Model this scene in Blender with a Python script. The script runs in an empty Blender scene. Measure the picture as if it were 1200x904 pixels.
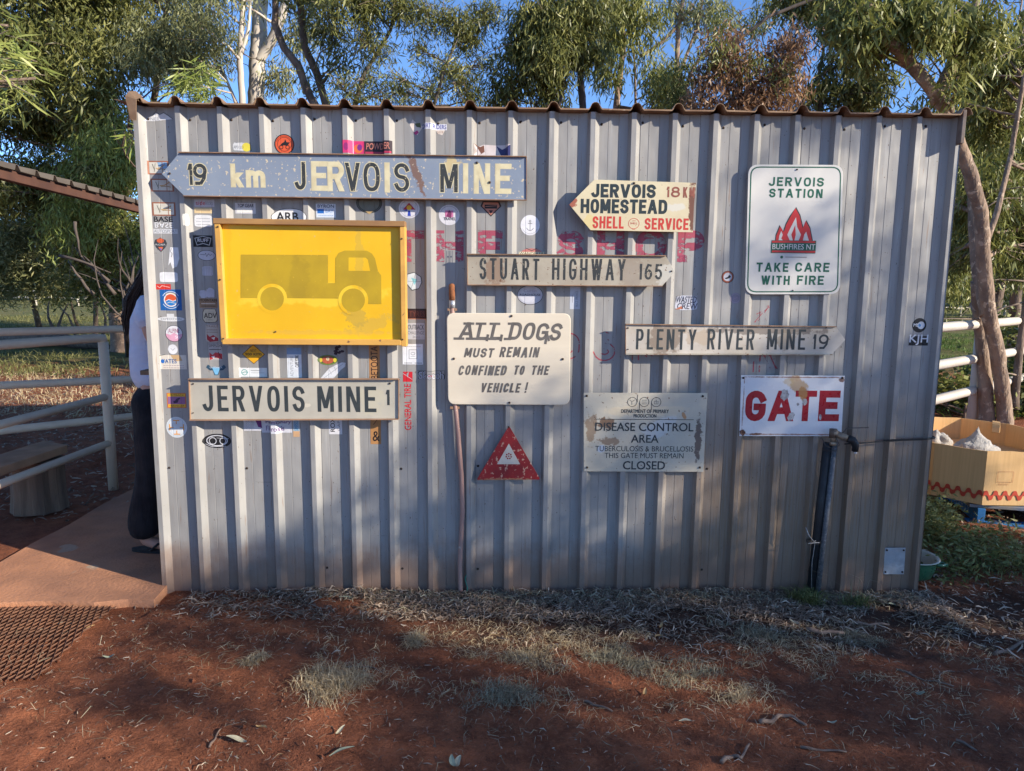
import bpy, bmesh, math, random
import numpy as np
from mathutils import Vector, Matrix, noise
random.seed(7)
rng = np.random.default_rng(11)
R = math.radians
sc = bpy.context.scene
COL = sc.collection

# ------------------------------------------------------------------ camera
CAM = Vector((-0.2137, -3.4185, 1.5246))
YAW, PIT, ROL, FPX = R(1.08), R(8.10), R(0.57), 833.4
cy_, sy_ = math.cos(YAW), math.sin(YAW)
FW = Vector((sy_*math.cos(PIT), cy_*math.cos(PIT), -math.sin(PIT)))
RT0 = Vector((cy_, -sy_, 0)); UP0 = RT0.cross(FW)
RT = RT0*math.cos(ROL) + UP0*math.sin(ROL)
UP = -RT0*math.sin(ROL) + UP0*math.cos(ROL)
cd = bpy.data.cameras.new('camera'); cam = bpy.data.objects.new('camera', cd); COL.objects.link(cam)
cam.matrix_world = Matrix(((RT.x, UP.x, -FW.x, CAM.x), (RT.y, UP.y, -FW.y, CAM.y), (RT.z, UP.z, -FW.z, CAM.z), (0, 0, 0, 1)))
cd.sensor_width = 36; cd.lens = 36*FPX/1200; cd.clip_end = 1500; cd.clip_start = 0.05
sc.camera = cam
# ------------------------------------------------------------------ light
SUN = Vector((1.95, -1.0, 0.84)).normalized()          # towards the sun
SUN_EL = math.asin(SUN.z); SUN_AZ = math.atan2(SUN.x, SUN.y)
w = bpy.data.worlds.new('World'); sc.world = w; w.use_nodes = True
nt = w.node_tree; nt.nodes.clear()
wo = nt.nodes.new('ShaderNodeOutputWorld'); bg = nt.nodes.new('ShaderNodeBackground'); sky = nt.nodes.new('ShaderNodeTexSky')
sky.sky_type = 'NISHITA'; sky.sun_disc = False; sky.sun_elevation = SUN_EL; sky.sun_rotation = SUN_AZ
sky.air_density = 0.85; sky.dust_density = 0.2; sky.ozone_density = 5.0; sky.altitude = 2800
bg.inputs['Strength'].default_value = 0.15
nt.links.new(sky.outputs[0], bg.inputs[0]); nt.links.new(bg.outputs[0], wo.inputs[0])
sd = bpy.data.lights.new('sun', 'SUN'); sd.energy = 4.4; sd.angle = R(0.53); sd.color = (1.0, 0.90, 0.75)
sun = bpy.data.objects.new('sun', sd); COL.objects.link(sun)
sun.rotation_euler = (-SUN).to_track_quat('-Z', 'Y').to_euler(); sun.location = SUN*60
sc.view_settings.view_transform = 'Standard'; sc.view_settings.look = 'None'
sc.view_settings.exposure = 0.98; sc.view_settings.gamma = 1.0

# ------------------------------------------------------------------ pixel -> place
def ray(px, py):
    return (FW + RT*((px-600)/FPX) - UP*((py-452)/FPX))
def onY(px, py, Y=0.0):
    d = ray(px, py); return CAM + d*((Y-CAM.y)/d.y)
def onZ(px, py, Z=0.0):
    d = ray(px, py); return CAM + d*((Z-CAM.z)/d.z)

# ------------------------------------------------------------------ materials
def lin(c):
    return tuple(((v/255)/12.92 if v/255 <= .04045 else (((v/255)+.055)/1.055)**2.4) for v in c)
MATS = {}
class NB:
    def __init__(s, name):
        s.m = bpy.data.materials.new(name); s.m.use_nodes = True; s.t = s.m.node_tree
        s.p = s.t.nodes['Principled BSDF']; s.out = s.t.nodes['Material Output']
        s.tc = s.t.nodes.new('ShaderNodeTexCoord').outputs['Object']
    def n(s, typ, **kw):
        nd = s.t.nodes.new(typ)
        for k, v in kw.items(): setattr(nd, k, v)
        return nd
    def l(s, a, b): s.t.links.new(a, b)
    def mapping(s, scale=(1, 1, 1), rot=(0, 0, 0), loc=(0, 0, 0), src=None):
        m = s.n('ShaderNodeMapping'); m.inputs['Scale'].default_value = scale; m.inputs['Rotation'].default_value = rot
        m.inputs['Location'].default_value = loc; s.l(src or s.tc, m.inputs[0]); return m.outputs[0]
    def noise(s, scale, detail=4, vec=None, rough=.55, dist=0):
        k = s.n('ShaderNodeTexNoise'); k.inputs['Scale'].default_value = scale; k.inputs['Detail'].default_value = detail
        k.inputs['Roughness'].default_value = rough; k.inputs['Distortion'].default_value = dist
        s.l(vec or s.tc, k.inputs['Vector']); return k.outputs[0]
    def ramp(s, fac, a, b, lo=0.0, hi=1.0):
        m = s.n('ShaderNodeMapRange'); m.inputs[1].default_value = a; m.inputs[2].default_value = b
        m.inputs[3].default_value = lo; m.inputs[4].default_value = hi; m.interpolation_type = 'SMOOTHSTEP'
        s.l(fac, m.inputs[0]); return m.outputs[0]
    def math(s, op, a, b=None):
        m = s.n('ShaderNodeMath', operation=op)
        for i, v in enumerate((a, b)):
            if v is None: continue
            if isinstance(v, (int, float)): m.inputs[i].default_value = v
            else: s.l(v, m.inputs[i])
        return m.outputs[0]
    def mix(s, fac, a, b):
        m = s.n('ShaderNodeMix', data_type='RGBA')
        if isinstance(fac, (int, float)): m.inputs[0].default_value = fac
        else: s.l(fac, m.inputs[0])
        for i, v in ((6, a), (7, b)):
            if isinstance(v, tuple): m.inputs[i].default_value = (*v[:3], 1)
            else: s.l(v, m.inputs[i])
        return m.outputs[2]
    def bump(s, h, strength=.3, dist=.01, prev=None):
        b = s.n('ShaderNodeBump'); b.inputs['Strength'].default_value = strength; b.inputs['Distance'].default_value = dist
        s.l(h, b.inputs['Height'])
        if prev is not None: s.l(prev, b.inputs['Normal'])
        return b.outputs[0]
    def fin(s, col, rough=.6, metal=0.0, normal=None, spec=.4):
        if isinstance(col, tuple): s.p.inputs['Base Color'].default_value = (*col[:3], 1)
        else: s.l(col, s.p.inputs['Base Color'])
        if isinstance(rough, (int, float)): s.p.inputs['Roughness'].default_value = rough
        else: s.l(rough, s.p.inputs['Roughness'])
        if isinstance(metal, (int, float)): s.p.inputs['Metallic'].default_value = metal
        else: s.l(metal, s.p.inputs['Metallic'])
        s.p.inputs['Specular IOR Level'].default_value = spec
        if normal is not None: s.l(normal, s.p.inputs['Normal'])
        return s.m

def weather(name, base, alt=None, scale=6, amt=.6, chip=None, chip_scale=60, chip_thr=.66, rough=.6, metal=0.0,
            bump=.15, bump_scale=80, bump_dist=.002, stretch=(1, 1, 1), blobs=(), alpha=None, spec=.35):
    """generic worn surface: two mottled colours, small chips, stains with a place of their own (blobs)"""
    if name in MATS: return MATS[name]
    b = NB(name)
    v = b.mapping(stretch)
    alt = alt or tuple(c*.8 for c in base)
    f = b.ramp(b.noise(scale, 5, v), .35, .68, 0, amt)
    c = b.mix(f, base, alt)
    for (bx, bz, rx, rz, ang, colr, st, sharp) in blobs:
        m = b.mapping((1/rx, 1.0, 1/rz), (0, 0, 0), (-bx/rx, 0, -bz/rz))
        if ang:
            m0 = b.mapping((1, 1, 1), (0, ang, 0), (0, 0, 0), src=b.mapping((1, 1, 1), (0, 0, 0), (-bx, 0, -bz)))
            m = b.mapping((1/rx, 1, 1/rz), src=m0)
        sx = b.n('ShaderNodeSeparateXYZ'); b.l(m, sx.inputs[0])
        d = b.math('SQRT', b.math('ADD', b.math('POWER', b.math('ABSOLUTE', sx.outputs[0]), 2), b.math('POWER', b.math('ABSOLUTE', sx.outputs[2]), 2)))
        nn = b.noise(sharp, 5, None, .65)
        d2 = b.math('ADD', d, b.math('MULTIPLY', b.math('SUBTRACT', nn, .5), 2.6))
        c = b.mix(b.ramp(d2, .75, 1.05, st, 0), c, colr)
    if chip:
        cf = b.ramp(b.noise(chip_scale, 3, None, .6), chip_thr, chip_thr+.03)
        c = b.mix(cf, c, chip)
    nrm = b.bump(b.noise(bump_scale, 4, v), bump, bump_dist) if bump else None
    rr = b.ramp(b.noise(scale*2.3, 3), .3, .7, max(.05, rough-.12), min(1, rough+.12))
    m = b.fin(c, rr, metal, nrm, spec)
    if alpha:
        af = b.ramp(b.noise(alpha[0], 5, b.mapping(alpha[2]), .7), alpha[1], alpha[1]+.06)
        b.l(af, b.p.inputs['Alpha'])
    MATS[name] = m
    return m

def paint(c, name=None, rough=.55):
    """flat print colour with slight fading; c is sRGB 0-255"""
    k = 'print_%d_%d_%d' % tuple(c)
    if k in MATS: return MATS[k]
    l_ = lin(c)
    return weather(k, tuple(v*.95 for v in l_), tuple(min(1, v*.80+.01) for v in l_), 30, .8, rough=rough, bump=0)

# ------------------------------------------------------------------ object helpers
def tag(o, label=None, cat=None, group=None, kind=None):
    if label: o['label'] = label
    if cat: o['category'] = cat
    if group: o['group'] = group
    if kind: o['kind'] = kind
    return o
def empty(name, loc=(0, 0, 0), rz=0.0, label=None, cat=None, group=None):
    o = bpy.data.objects.new(name, None); COL.objects.link(o); o.location = loc; o.rotation_euler = (0, 0, rz)
    o.empty_display_size = .1
    return tag(o, label, cat, group)

class MB:
    """collects faces; build() links ONE mesh object; vertex positions given in the parent's space"""
    def __init__(s): s.v = []; s.f = []; s.mi = []; s.sm = []
    def quad(s, a, b, c, d, m=0, smooth=False):
        k = len(s.v); s.v += [tuple(a), tuple(b), tuple(c), tuple(d)]; s.f.append((k, k+1, k+2, k+3)); s.mi.append(m); s.sm.append(smooth)
    def poly(s, pts, m=0):
        k = len(s.v); s.v += [tuple(p) for p in pts]; s.f.append(tuple(range(k, k+len(pts)))); s.mi.append(m); s.sm.append(False)
    def raw(s, vs, fs, m=0, smooth=False):
        k = len(s.v); s.v += [tuple(p) for p in vs]
        for f in fs: s.f.append(tuple(i+k for i in f)); s.mi.append(m); s.sm.append(smooth)
    def box(s, c, size, rot=None, m=0, taper=1.0):
        hx, hy, hz = size[0]/2, size[1]/2, size[2]/2
        vs = []
        for z, t in ((-hz, 1), (hz, taper)):
            for x, y in ((-hx, -hy), (hx, -hy), (hx, hy), (-hx, hy)): vs.append(Vector((x*t, y*t, z)))
        if rot is not None: vs = [rot @ v for v in vs]
        vs = [v+Vector(c) for v in vs]
        s.raw(vs, [(0, 3, 2, 1), (4, 5, 6, 7), (0, 1, 5, 4), (1, 2, 6, 5), (2, 3, 7, 6), (3, 0, 4, 7)], m)
    def bar(s, p, q, wdt, hgt, up=(0, 0, 1), m=0):
        p, q = Vector(p), Vector(q); d = (q-p); L = d.length; d.normalize(); u = Vector(up); x = d.cross(u).normalized(); u = x.cross(d)
        rot = Matrix((x, d, u)).transposed()
        s.box((p+q)/2, (wdt, L, hgt), rot, m)
    def tube(s, pts, rads, n=8, m=0, cap=True, jit=0.0, smooth=True):
        pts = [Vector(p) for p in pts]
        if not hasattr(rads, '__len__'): rads = [rads]*len(pts)
        k0 = len(s.v); pr = None; ref = None
        for i, p in enumerate(pts):
            t = (pts[min(i+1, len(pts)-1)]-pts[max(i-1, 0)])
            if t.length < 1e-9: t = Vector((0, 0, 1))
            t.normalize()
            if ref is None:
                ref = Vector((1, 0, 0)) if abs(t.x) < .8 else Vector((0, 1, 0))
            a = (ref - t*ref.dot(t)).normalized(); ref = a; b = t.cross(a)
            for j in range(n):
                an = 2*math.pi*j/n; r = rads[i]*(1+(random.uniform(-jit, jit) if jit else 0))
                s.v.append(tuple(p + a*(math.cos(an)*r) + b*(math.sin(an)*r)))
        for i in range(len(pts)-1):
            for j in range(n):
                j2 = (j+1) % n
                s.f.append((k0+i*n+j, k0+i*n+j2, k0+(i+1)*n+j2, k0+(i+1)*n+j)); s.mi.append(m); s.sm.append(smooth)
        if cap:
            s.f.append(tuple(k0+j for j in reversed(range(n)))); s.mi.append(m); s.sm.append(False)
            e = k0+(len(pts)-1)*n; s.f.append(tuple(e+j for j in range(n))); s.mi.append(m); s.sm.append(False)
    def lathe(s, prof, c=(0, 0, 0), n=24, m=0, rot=None, smooth=True):
        k0 = len(s.v); c = Vector(c)
        for r, z in prof:
            for j in range(n):
                a = 2*math.pi*j/n; v = Vector((r*math.cos(a), r*math.sin(a), z))
                if rot is not None: v = rot @ v
                s.v.append(tuple(v+c))
        for i in range(len(prof)-1):
            for j in range(n):
                j2 = (j+1) % n
                s.f.append((k0+i*n+j, k0+i*n+j2, k0+(i+1)*n+j2, k0+(i+1)*n+j)); s.mi.append(m); s.sm.append(smooth)
    def build(s, name, mats, parent=None, bevel=0.0, kind=None, label=None):
        me = bpy.data.meshes.new(name); me.from_pydata(s.v, [], s.f)
        if not isinstance(mats, (list, tuple)): mats = [mats]
        for mm in mats: me.materials.append(mm)
        me.polygons.foreach_set('material_index', s.mi); me.polygons.foreach_set('use_smooth', s.sm); me.update()
        o = bpy.data.objects.new(name, me); COL.objects.link(o)
        if parent is not None: o.parent = parent
        if bevel:
            md = o.modifiers.new('bevel', 'BEVEL'); md.width = bevel; md.segments = 2; md.limit_method = 'ANGLE'; md.angle_limit = R(40)
        if kind: o['kind'] = kind
        if label: o['label'] = label
        return o
def copy_tree(o, parent=None):
    c = o.copy(); COL.objects.link(c); c.parent = parent
    for ch in list(o.children): copy_tree(ch, c)
    return c

# ------------------------------------------------------------------ stroke alphabet for sign lettering
def arc(cx, cy, rx, ry, a0, a1, n=10):
    return [(cx+rx*math.cos(R(a0+(a1-a0)*i/n)), cy+ry*math.sin(R(a0+(a1-a0)*i/n))) for i in range(n+1)]
def sup(n=28, e=.8):
    o = []
    for i in range(n):
        a = 2*math.pi*i/n; c, s = math.cos(a), math.sin(a)
        o.append((.5+.5*math.copysign(abs(c)**e, c), .5+.5*math.copysign(abs(s)**e, s)))
    return o
_S = arc(.5, .76, .5, .24, 15, 270, 12)+arc(.5, .26, .5, .26, 90, -165, 12)[1:]
GL = {  # width, elements: ('L',pts) stroke, ('C',pts) closed stroke, ('D',p,q) slanted bar cut level
 'A': (.62, [('D', (0, 0), (.5, 1)), ('D', (1, 0), (.5, 1)), ('L', [(.24, .3), (.76, .3)])]),
 'B': (.52, [('L', [(0, 0), (0, 1)]), ('L', [(.05, 1), (.6, 1)]+arc(.6, .76, .35, .24, 90, -90)+[(.05, .52)]), ('L', [(.6, .52)]+arc(.62, .26, .38, .26, 90, -90)+[(.05, 0)])]),
 'C': (.52, [('L', arc(.5, .7, .5, .3, 20, 180, 8)+arc(.5, .3, .5, .3, 180, 340, 8))]),
 'D': (.54, [('C', [(0, 0), (0, 1), (.5, 1)]+arc(.5, .65, .5, .35, 80, 0, 6)+arc(.5, .35, .5, .35, 0, -80, 6)+[(.5, 0)])]),
 'E': (.46, [('L', [(1, 1), (0, 1), (0, 0), (1, 0)]), ('L', [(.02, .52), (.84, .52)])]),
 'F': (.46, [('L', [(1, 1), (0, 1), (0, 0)]), ('L', [(.02, .52), (.84, .52)])]),
 'G': (.54, [('L', arc(.5, .7, .5, .3, 20, 180, 8)+arc(.5, .3, .5, .3, 180, 360, 8)+[(1, .46), (.6, .46)])]),
 'H': (.54, [('L', [(0, 0), (0, 1)]), ('L', [(1, 0), (1, 1)]), ('L', [(0, .52), (1, .52)])]),
 'I': (.0, [('L', [(.5, 0), (.5, 1)])]),
 'J': (.46, [('L', [(1, 1), (1, .25)]+arc(.5, .25, .5, .25, 0, -160, 10))]),
 'K': (.54, [('L', [(0, 0), (0, 1)]), ('D', (.05, .35), (.95, 1)), ('D', (1, 0), (.36, .58))]),
 'L': (.44, [('L', [(0, 1), (0, 0), (1, 0)])]),
 'M': (.64, [('L', [(0, 0), (0, 1)]), ('L', [(1, 0), (1, 1)]), ('D', (.06, 1), (.5, .08)), ('D', (.94, 1), (.5, .08))]),
 'N': (.54, [('L', [(0, 0), (0, 1)]), ('L', [(1, 0), (1, 1)]), ('D', (.05, 1), (.95, 0))]),
 'O': (.54, [('C', sup())]),
 'P': (.52, [('L', [(0, 0), (0, 1)]), ('L', [(0, 1), (.6, 1)]+arc(.6, .74, .4, .26, 85, -85)+[(.6, .48), (.05, .48)])]),
 'R': (.52, [('L', [(0, 0), (0, 1)]), ('L', [(0, 1), (.6, 1)]+arc(.6, .75, .4, .25, 85, -85)+[(.6, .5), (.05, .5)]), ('D', (.52, .5), (1, 0))]),
 'S': (.52, [('L', _S)]),
 'T': (.5, [('L', [(0, 1), (1, 1)]), ('L', [(.5, 1), (.5, 0)])]),
 'U': (.54, [('L', [(0, 1), (0, .28)]+arc(.5, .28, .5, .28, 180, 360, 12)+[(1, 1)])]),
 'V': (.58, [('D', (0, 1), (.5, 0)), ('D', (1, 1), (.5, 0))]),
 'W': (.8, [('D', (0, 1), (.27, 0)), ('D', (.5, 1), (.27, 0)), ('D', (.5, 1), (.73, 0)), ('D', (1, 1), (.73, 0))]),
 'Y': (.56, [('D', (0, 1), (.5, .42)), ('D', (1, 1), (.5, .42)), ('L', [(.5, .46), (.5, 0)])]),
 '1': (.16, [('L', [(1, 0), (1, 1)]), ('D', (0, .74), (.9, 1))]),
 '5': (.48, [('L', [(.95, 1), (.12, 1), (.05, .56)]+arc(.5, .32, .5, .3, 120, -150, 14))]),
 '6': (.5, [('C', arc(.5, .3, .5, .3, 0, 345, 18)), ('L', [(.02, .36), (.1, .68), (.42, 1), (.85, .96)])]),
 '8': (.5, [('C', arc(.5, .76, .42, .24, 0, 345, 16)), ('C', arc(.5, .27, .5, .27, 0, 345, 16))]),
 '9': (.5, [('C', arc(.5, .7, .5, .3, 0, 345, 18)), ('L', [(.98, .66), (.88, .3), (.55, .02), (.15, .02)])]),
 'k': (.4, [('L', [(0, 0), (0, 1)]), ('D', (.05, .28), (.9, .66)), ('D', (1, 0), (.3, .42))]),
 'm': (.62, [('L', [(0, 0), (0, .66)]), ('L', [(0, .45)]+arc(.25, .45, .25, .2, 180, 0, 8)+[(.5, 0)]), ('L', [(.5, .45)]+arc(.75, .45, .25, .2, 180, 0, 8)+[(1, 0)])]),
 '.': (.0, [('L', [(.5, 0), (.5, .02)])]),
 '!': (.0, [('L', [(.5, .3), (.5, 1)]), ('L', [(.5, 0), (.5, .02)])]),
 '&': (.6, [('L', [(1, 0), (.2, .7), (.3, .95), (.55, .98), (.7, .8), (.1, .35), (.1, .1), (.4, 0), (.8, .15), (1, .4)])]),
}
def stroke_faces(pts, t, closed=False, cap=True):
    P = [Vector(p) for p in pts]
    Q = [P[0]]
    for p in P[1:]:
        if (p-Q[-1]).length > 1e-5: Q.append(p)
    P = Q; n = len(P)
    if cap and not closed and n > 1:
        P[0] = P[0] + (P[0]-P[1]).normalized()*t/2; P[-1] = P[-1] + (P[-1]-P[-2]).normalized()*t/2
    Lf, Rt = [], []
    for i in range(n):
        if closed: a, b, c = P[i-1], P[i], P[(i+1) % n]
        else: a, b, c = P[max(i-1, 0)], P[i], P[min(i+1, n-1)]
        d1 = (b-a) if (b-a).length > 1e-7 else (c-b); d2 = (c-b) if (c-b).length > 1e-7 else (b-a)
        d1 = d1.normalized(); d2 = d2.normalized()
        n1 = Vector((-d1.y, d1.x)); n2 = Vector((-d2.y, d2.x)); m = (n1+n2)
        m = m.normalized() if m.length > 1e-6 else n1
        k = min(2.0, 1/max(.2, m.dot(n1)))
        Lf.append(b+m*(t/2*k)); Rt.append(b-m*(t/2*k))
    vs = Lf+Rt; fs = []
    for i in range(n if closed else n-1):
        j = (i+1) % n; fs.append((i, n+i, n+j, j))
    return vs, fs
def glyph_faces(ch, x0, z0, wd, h, t):
    """list of (verts2d, faces) for a glyph whose outer box is wd x h"""
    out = []
    iw, ih = max(wd-t, 0), h-t
    X = lambda p: Vector((x0+t/2+p[0]*iw if ch not in 'I.!' else x0+wd/2, z0+t/2+p[1]*ih))
    for e in GL[ch][1]:
        if e[0] == 'L': out.append(stroke_faces([X(p) for p in e[1]], t))
        elif e[0] == 'C': out.append(stroke_faces([X(p) for p in e[1]], t, True))
        else:
            p, q = X(e[1]), X(e[2])
            def ext(a, py):   # push level ends out to the cap line
                return t/2 if py >= .999 else (-t/2 if py <= .001 else 0)
            p = Vector((p.x, p.y+ext(p, e[1][1]))); q = Vector((q.x, q.y+ext(q, e[2][1])))
            d = q-p; s_ = abs(d.y)/max(d.length, 1e-6); hw = min(t/2/max(s_, .35), t*1.2)
            out.append(([Vector((p.x-hw, p.y)), Vector((p.x+hw, p.y)), Vector((q.x+hw, q.y)), Vector((q.x-hw, q.y))], [(0, 1, 2, 3)]))
    return out

_FC = {}
def font_faces(txt):
    if txt in _FC: return _FC[txt]
    cu = bpy.data.curves.new('t', 'FONT'); cu.body = txt; cu.resolution_u = 3; cu.fill_mode = 'FRONT'
    o = bpy.data.objects.new('t', cu); COL.objects.link(o)
    dg = bpy.context.evaluated_depsgraph_get(); me = bpy.data.meshes.new_from_object(o.evaluated_get(dg))
    vs = [Vector((v.co.x, v.co.y)) for v in me.vertices]; fs = [tuple(p.vertices) for p in me.polygons]
    bpy.data.objects.remove(o); bpy.data.curves.remove(cu); bpy.data.meshes.remove(me)
    x0 = min(v.x for v in vs); x1 = max(v.x for v in vs); y0 = min(v.y for v in vs); y1 = max(v.y for v in vs)
    vs = [Vector(((v.x-x0)/(x1-x0), (v.y-y0)/(y1-y0))) for v in vs]
    _FC[txt] = (vs, fs, (x1-x0)/(y1-y0)); return _FC[txt]

class Flat:
    """layers of flat print in (x, z); every element sits a hair above the one before"""
    def __init__(s): s.e = []; s.mats = []; s.ly = []; s.g = []; s.gi = 0
    def grp(s): s.gi += 1
    def mi(s, m):
        if m not in s.mats: s.mats.append(m)
        return s.mats.index(m)
    def add(s, vs, fs, m, step=True):
        vs = [Vector(v) for v in vs]; e = .0006
        bb = (min(v.x for v in vs)-e, max(v.x for v in vs)+e, min(v.y for v in vs)-e, max(v.y for v in vs)+e)
        k = 0
        for (b0, b1, b2, b3), l_ in s.ly:
            if l_ >= k and bb[0] < b1 and bb[1] > b0 and bb[2] < b3 and bb[3] > b2: k = l_+1
        s.ly.append((bb, k)); s.e.append((vs, fs, s.mi(m))); s.g.append(s.gi)
    def poly(s, pts, m): s.add(pts, [tuple(range(len(pts)))], m)
    def rect(s, x0, z0, x1, z1, m): s.poly([(x0, z0), (x1, z0), (x1, z1), (x0, z1)], m)
    def disc(s, cx, cz, rx, rz, m, n=28): s.poly([(cx+rx*math.cos(2*math.pi*i/n), cz+rz*math.sin(2*math.pi*i/n)) for i in range(n)], m)
    def ring(s, cx, cz, rx, rz, t, m, n=32, a0=0, a1=360):
        if a1-a0 >= 360: vs, fs = stroke_faces([(cx+rx*math.cos(2*math.pi*i/n), cz+rz*math.sin(2*math.pi*i/n)) for i in range(n)], t, True)
        else: vs, fs = stroke_faces(arc(cx, cz, rx, rz, a0, a1, 14), t)
        s.add(vs, fs, m)
    def line(s, pts, t, m, closed=False): vs, fs = stroke_faces(pts, t, closed); s.add(vs, fs, m)
    def word(s, txt, x0, z0, x1, z1, t, m, shear=0.0, gap=None, tilt=None, colours=None, jitter=0.0, grow=0.0):
        """stroke lettering fitted to the box; t = stroke width in metres"""
        s.grp(); h = z1-z0; gap = gap if gap is not None else .17*h
        ws = [GL[c][0] if c != ' ' else .3 for c in txt]
        fixed = sum(t for c in txt if c in 'I.!')+gap*(len(txt)-1)
        k = (x1-x0-fixed)/max(1e-6, sum(w_ for w_ in ws)) if sum(ws) > 0 else 1
        x = x0
        for i, (c, w_) in enumerate(zip(txt, ws)):
            wd = t if c in 'I.!' else w_*k
            if c != ' ':
                jz = random.uniform(-jitter, jitter)*h
                mm = colours[i] if colours else m
                for vs, fs in glyph_faces(c, x-grow, z0+jz-grow, wd+2*grow, h+2*grow, t+2*grow):
                    s.add([Vector((v.x+shear*(v.y-z0), v.y)) for v in vs], fs, mm)
            x += wd+gap
    def font(s, txt, x0, z0, x1, z1, m, shear=0.0, rot90=False, bold=0.0, mirror=False):
        vs, fs, asp = font_faces(txt)
        out = []
        for v in vs:
            u, q = v.x, v.y
            if mirror: u, q = u, 1-q
            if rot90: out.append(Vector((x1-q*(x1-x0)-shear*(u-.5)*0, z0+u*(z1-z0))))
            else: out.append(Vector((x0+u*(x1-x0)+shear*q*(z1-z0), z0+q*(z1-z0))))
        s.add(out, fs, m)
        if bold:
            for dx, dz in ((bold, 0), (0, bold), (bold, bold)): s.add([v+Vector((dx, dz)) for v in out], fs, m)
    def build(s, name, parent=None, y=0.0, org=(0, 0, 0), step=.00016, conform=False, kind=None, label=None):
        ox, oy, oz = org
        if not conform:
            o = None
            for gi in sorted(set(s.g)):
                mb = MB()
                for i, (vs, fs, m) in enumerate(s.e):
                    if s.g[i] == gi: mb.raw([(v.x-ox, y-oy-s.ly[i][1]*step, v.y-oz) for v in vs], fs, m)
                o = mb.build(name, s.mats, parent, kind=kind, label=label)
            return o
        bm = bmesh.new()
        for i, (vs, fs, m) in enumerate(s.e):
            bv = [bm.verts.new((v.x, -s.ly[i][1]*step, v.y)) for v in vs]
            for f in fs:
                try: fc = bm.faces.new([bv[j] for j in f]); fc.material_index = m
                except ValueError: pass
        bmesh.ops.triangulate(bm, faces=[f for f in bm.faces if len(f.verts) > 4])
        xs = [v.co.x for v in bm.verts]
        for bx in breaks(min(xs), max(xs)):
            bmesh.ops.bisect_plane(bm, geom=bm.verts[:]+bm.edges[:]+bm.faces[:], plane_co=(bx, 0, 0), plane_no=(1, 0, 0), dist=1e-6)
        for v in bm.verts:
            off = -v.co.y + .0007
            nx = slope_off(v.co.x)
            v.co.y = prof(v.co.x) - off + y
            v.co.x += nx*off - ox; v.co.y -= oy; v.co.z -= oz
        me = bpy.data.meshes.new(name); bm.to_mesh(me); bm.free()
        for mm in s.mats: me.materials.append(mm)
        o = bpy.data.objects.new(name, me); COL.objects.link(o)
        if parent is not None: o.parent = parent
        if kind: o['kind'] = kind
        return o

# ------------------------------------------------------------------ cladding profile (crests at y=0, pans at y=+DEP)
PIT_ = .1905; DEP = .029
_PR = [(0, DEP), (.012, 0), (.034, 0), (.057, DEP), (.0960, DEP), (.0970, DEP+.0014), (.0985, DEP+.0014), (.0995, DEP),
       (.1455, DEP), (.1465, DEP+.0014), (.1480, DEP+.0014), (.1490, DEP), (.1905, DEP)]
def prof(x):
    u = x % PIT_
    for (a, ya), (b, yb) in zip(_PR, _PR[1:]):
        if a <= u <= b: return ya+(yb-ya)*(u-a)/(b-a)
    return DEP
def slope_off(x):
    u = x % PIT_
    if u < .012: return -.9
    if .034 < u < .057: return .8
    return 0
def breaks(x0, x1):
    o = []
    k = math.floor(x0/PIT_)-1
    while k*PIT_ < x1:
        for a, _ in _PR[:-1]:
            xx = k*PIT_+a
            if x0 < xx < x1: o.append(xx)
        k += 1
    return o
# ================================================================== SHED
H = 2.314
XL, XR = -1.8935, 1.939
def ground_h(x, y):
    """gentle relief of the dirt; flat against the shed, the slab and the paths"""
    v = Vector((x*.9, y*.9, 0)); h = .038*noise.noise(v)+.020*noise.noise(v*3.1+Vector((5, 2, 0)))
    if -4.5 < x < 5.5 and -3.5 < y < 2.5:
        h += .012*noise.noise(Vector((x*9, y*9, 3)))+.006*noise.noise(Vector((x*21, y*21, 7)))+.0035*noise.noise(Vector((x*47, y*47, 1)))
    if y < .2:   # litter bank against the wall
        d = (y+.02); h += .012*math.exp(-(d/.10)**2)*(1+.8*noise.noise(Vector((x*5, 0, 9)))) if -1.6 < x < 2.0 else 0
    for (mx, mz, mr, mh) in ((-1.12, -.05, .085, .055), (-.90, -.05, .10, .075), (-.70, -.05, .09, .05), (1.86, -.26, .16, .05), (.9, .0, .07, .04)):
        h += mh*math.exp(-(((x-mx)**2+(y-mz)**2)/mr**2))*(1+.5*noise.noise(Vector((x*30, y*30, 0))))
    if x < -1.85 and y > -.3: h = min(h, -.012) if x > -3.6 and y < 2.6 else h
    if -2.2 < x < 2.4: w_ = math.exp(-(y/.35)**2); h = h*(1-.75*w_)-.030*w_
    r = math.hypot(x, y)
    if r > 60: h += (r-60)*.012*(.6+.5*noise.noise(v*.03))
    return h

# ---- ground sheet (non uniform grid, fine near the camera)
def axis(lo, hi, f0, f1, fine, grow):
    a = list(np.arange(f0, f1, fine)); s = fine; x = f1
    while x < hi: a.append(x); s *= grow; x += s
    a.append(hi); s = fine; x = f0; b = []
    while x > lo: s *= grow; x -= s; b.append(max(x, lo))
    return sorted(set(b+a))
gx = axis(-260, 260, -3.0, 3.2, .022, 1.09); gy = axis(-60, 320, -2.2, .7, .022, 1.07)
nx, ny = len(gx), len(gy)
gv = [(x, y, ground_h(x, y)) for y in gy for x in gx]
gf = [(j*nx+i, j*nx+i+1, (j+1)*nx+i+1, (j+1)*nx+i) for j in range(ny-1) for i in range(nx-1)]
b = NB('red_dirt')
n1 = b.noise(1.3, 6); n2 = b.noise(9, 6, None, .65); n3 = b.noise(70, 5, None, .7); n4 = b.noise(240, 3)
c = b.mix(b.ramp(n1, .35, .65), (.42, .150, .072), (.31, .108, .054))
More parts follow.
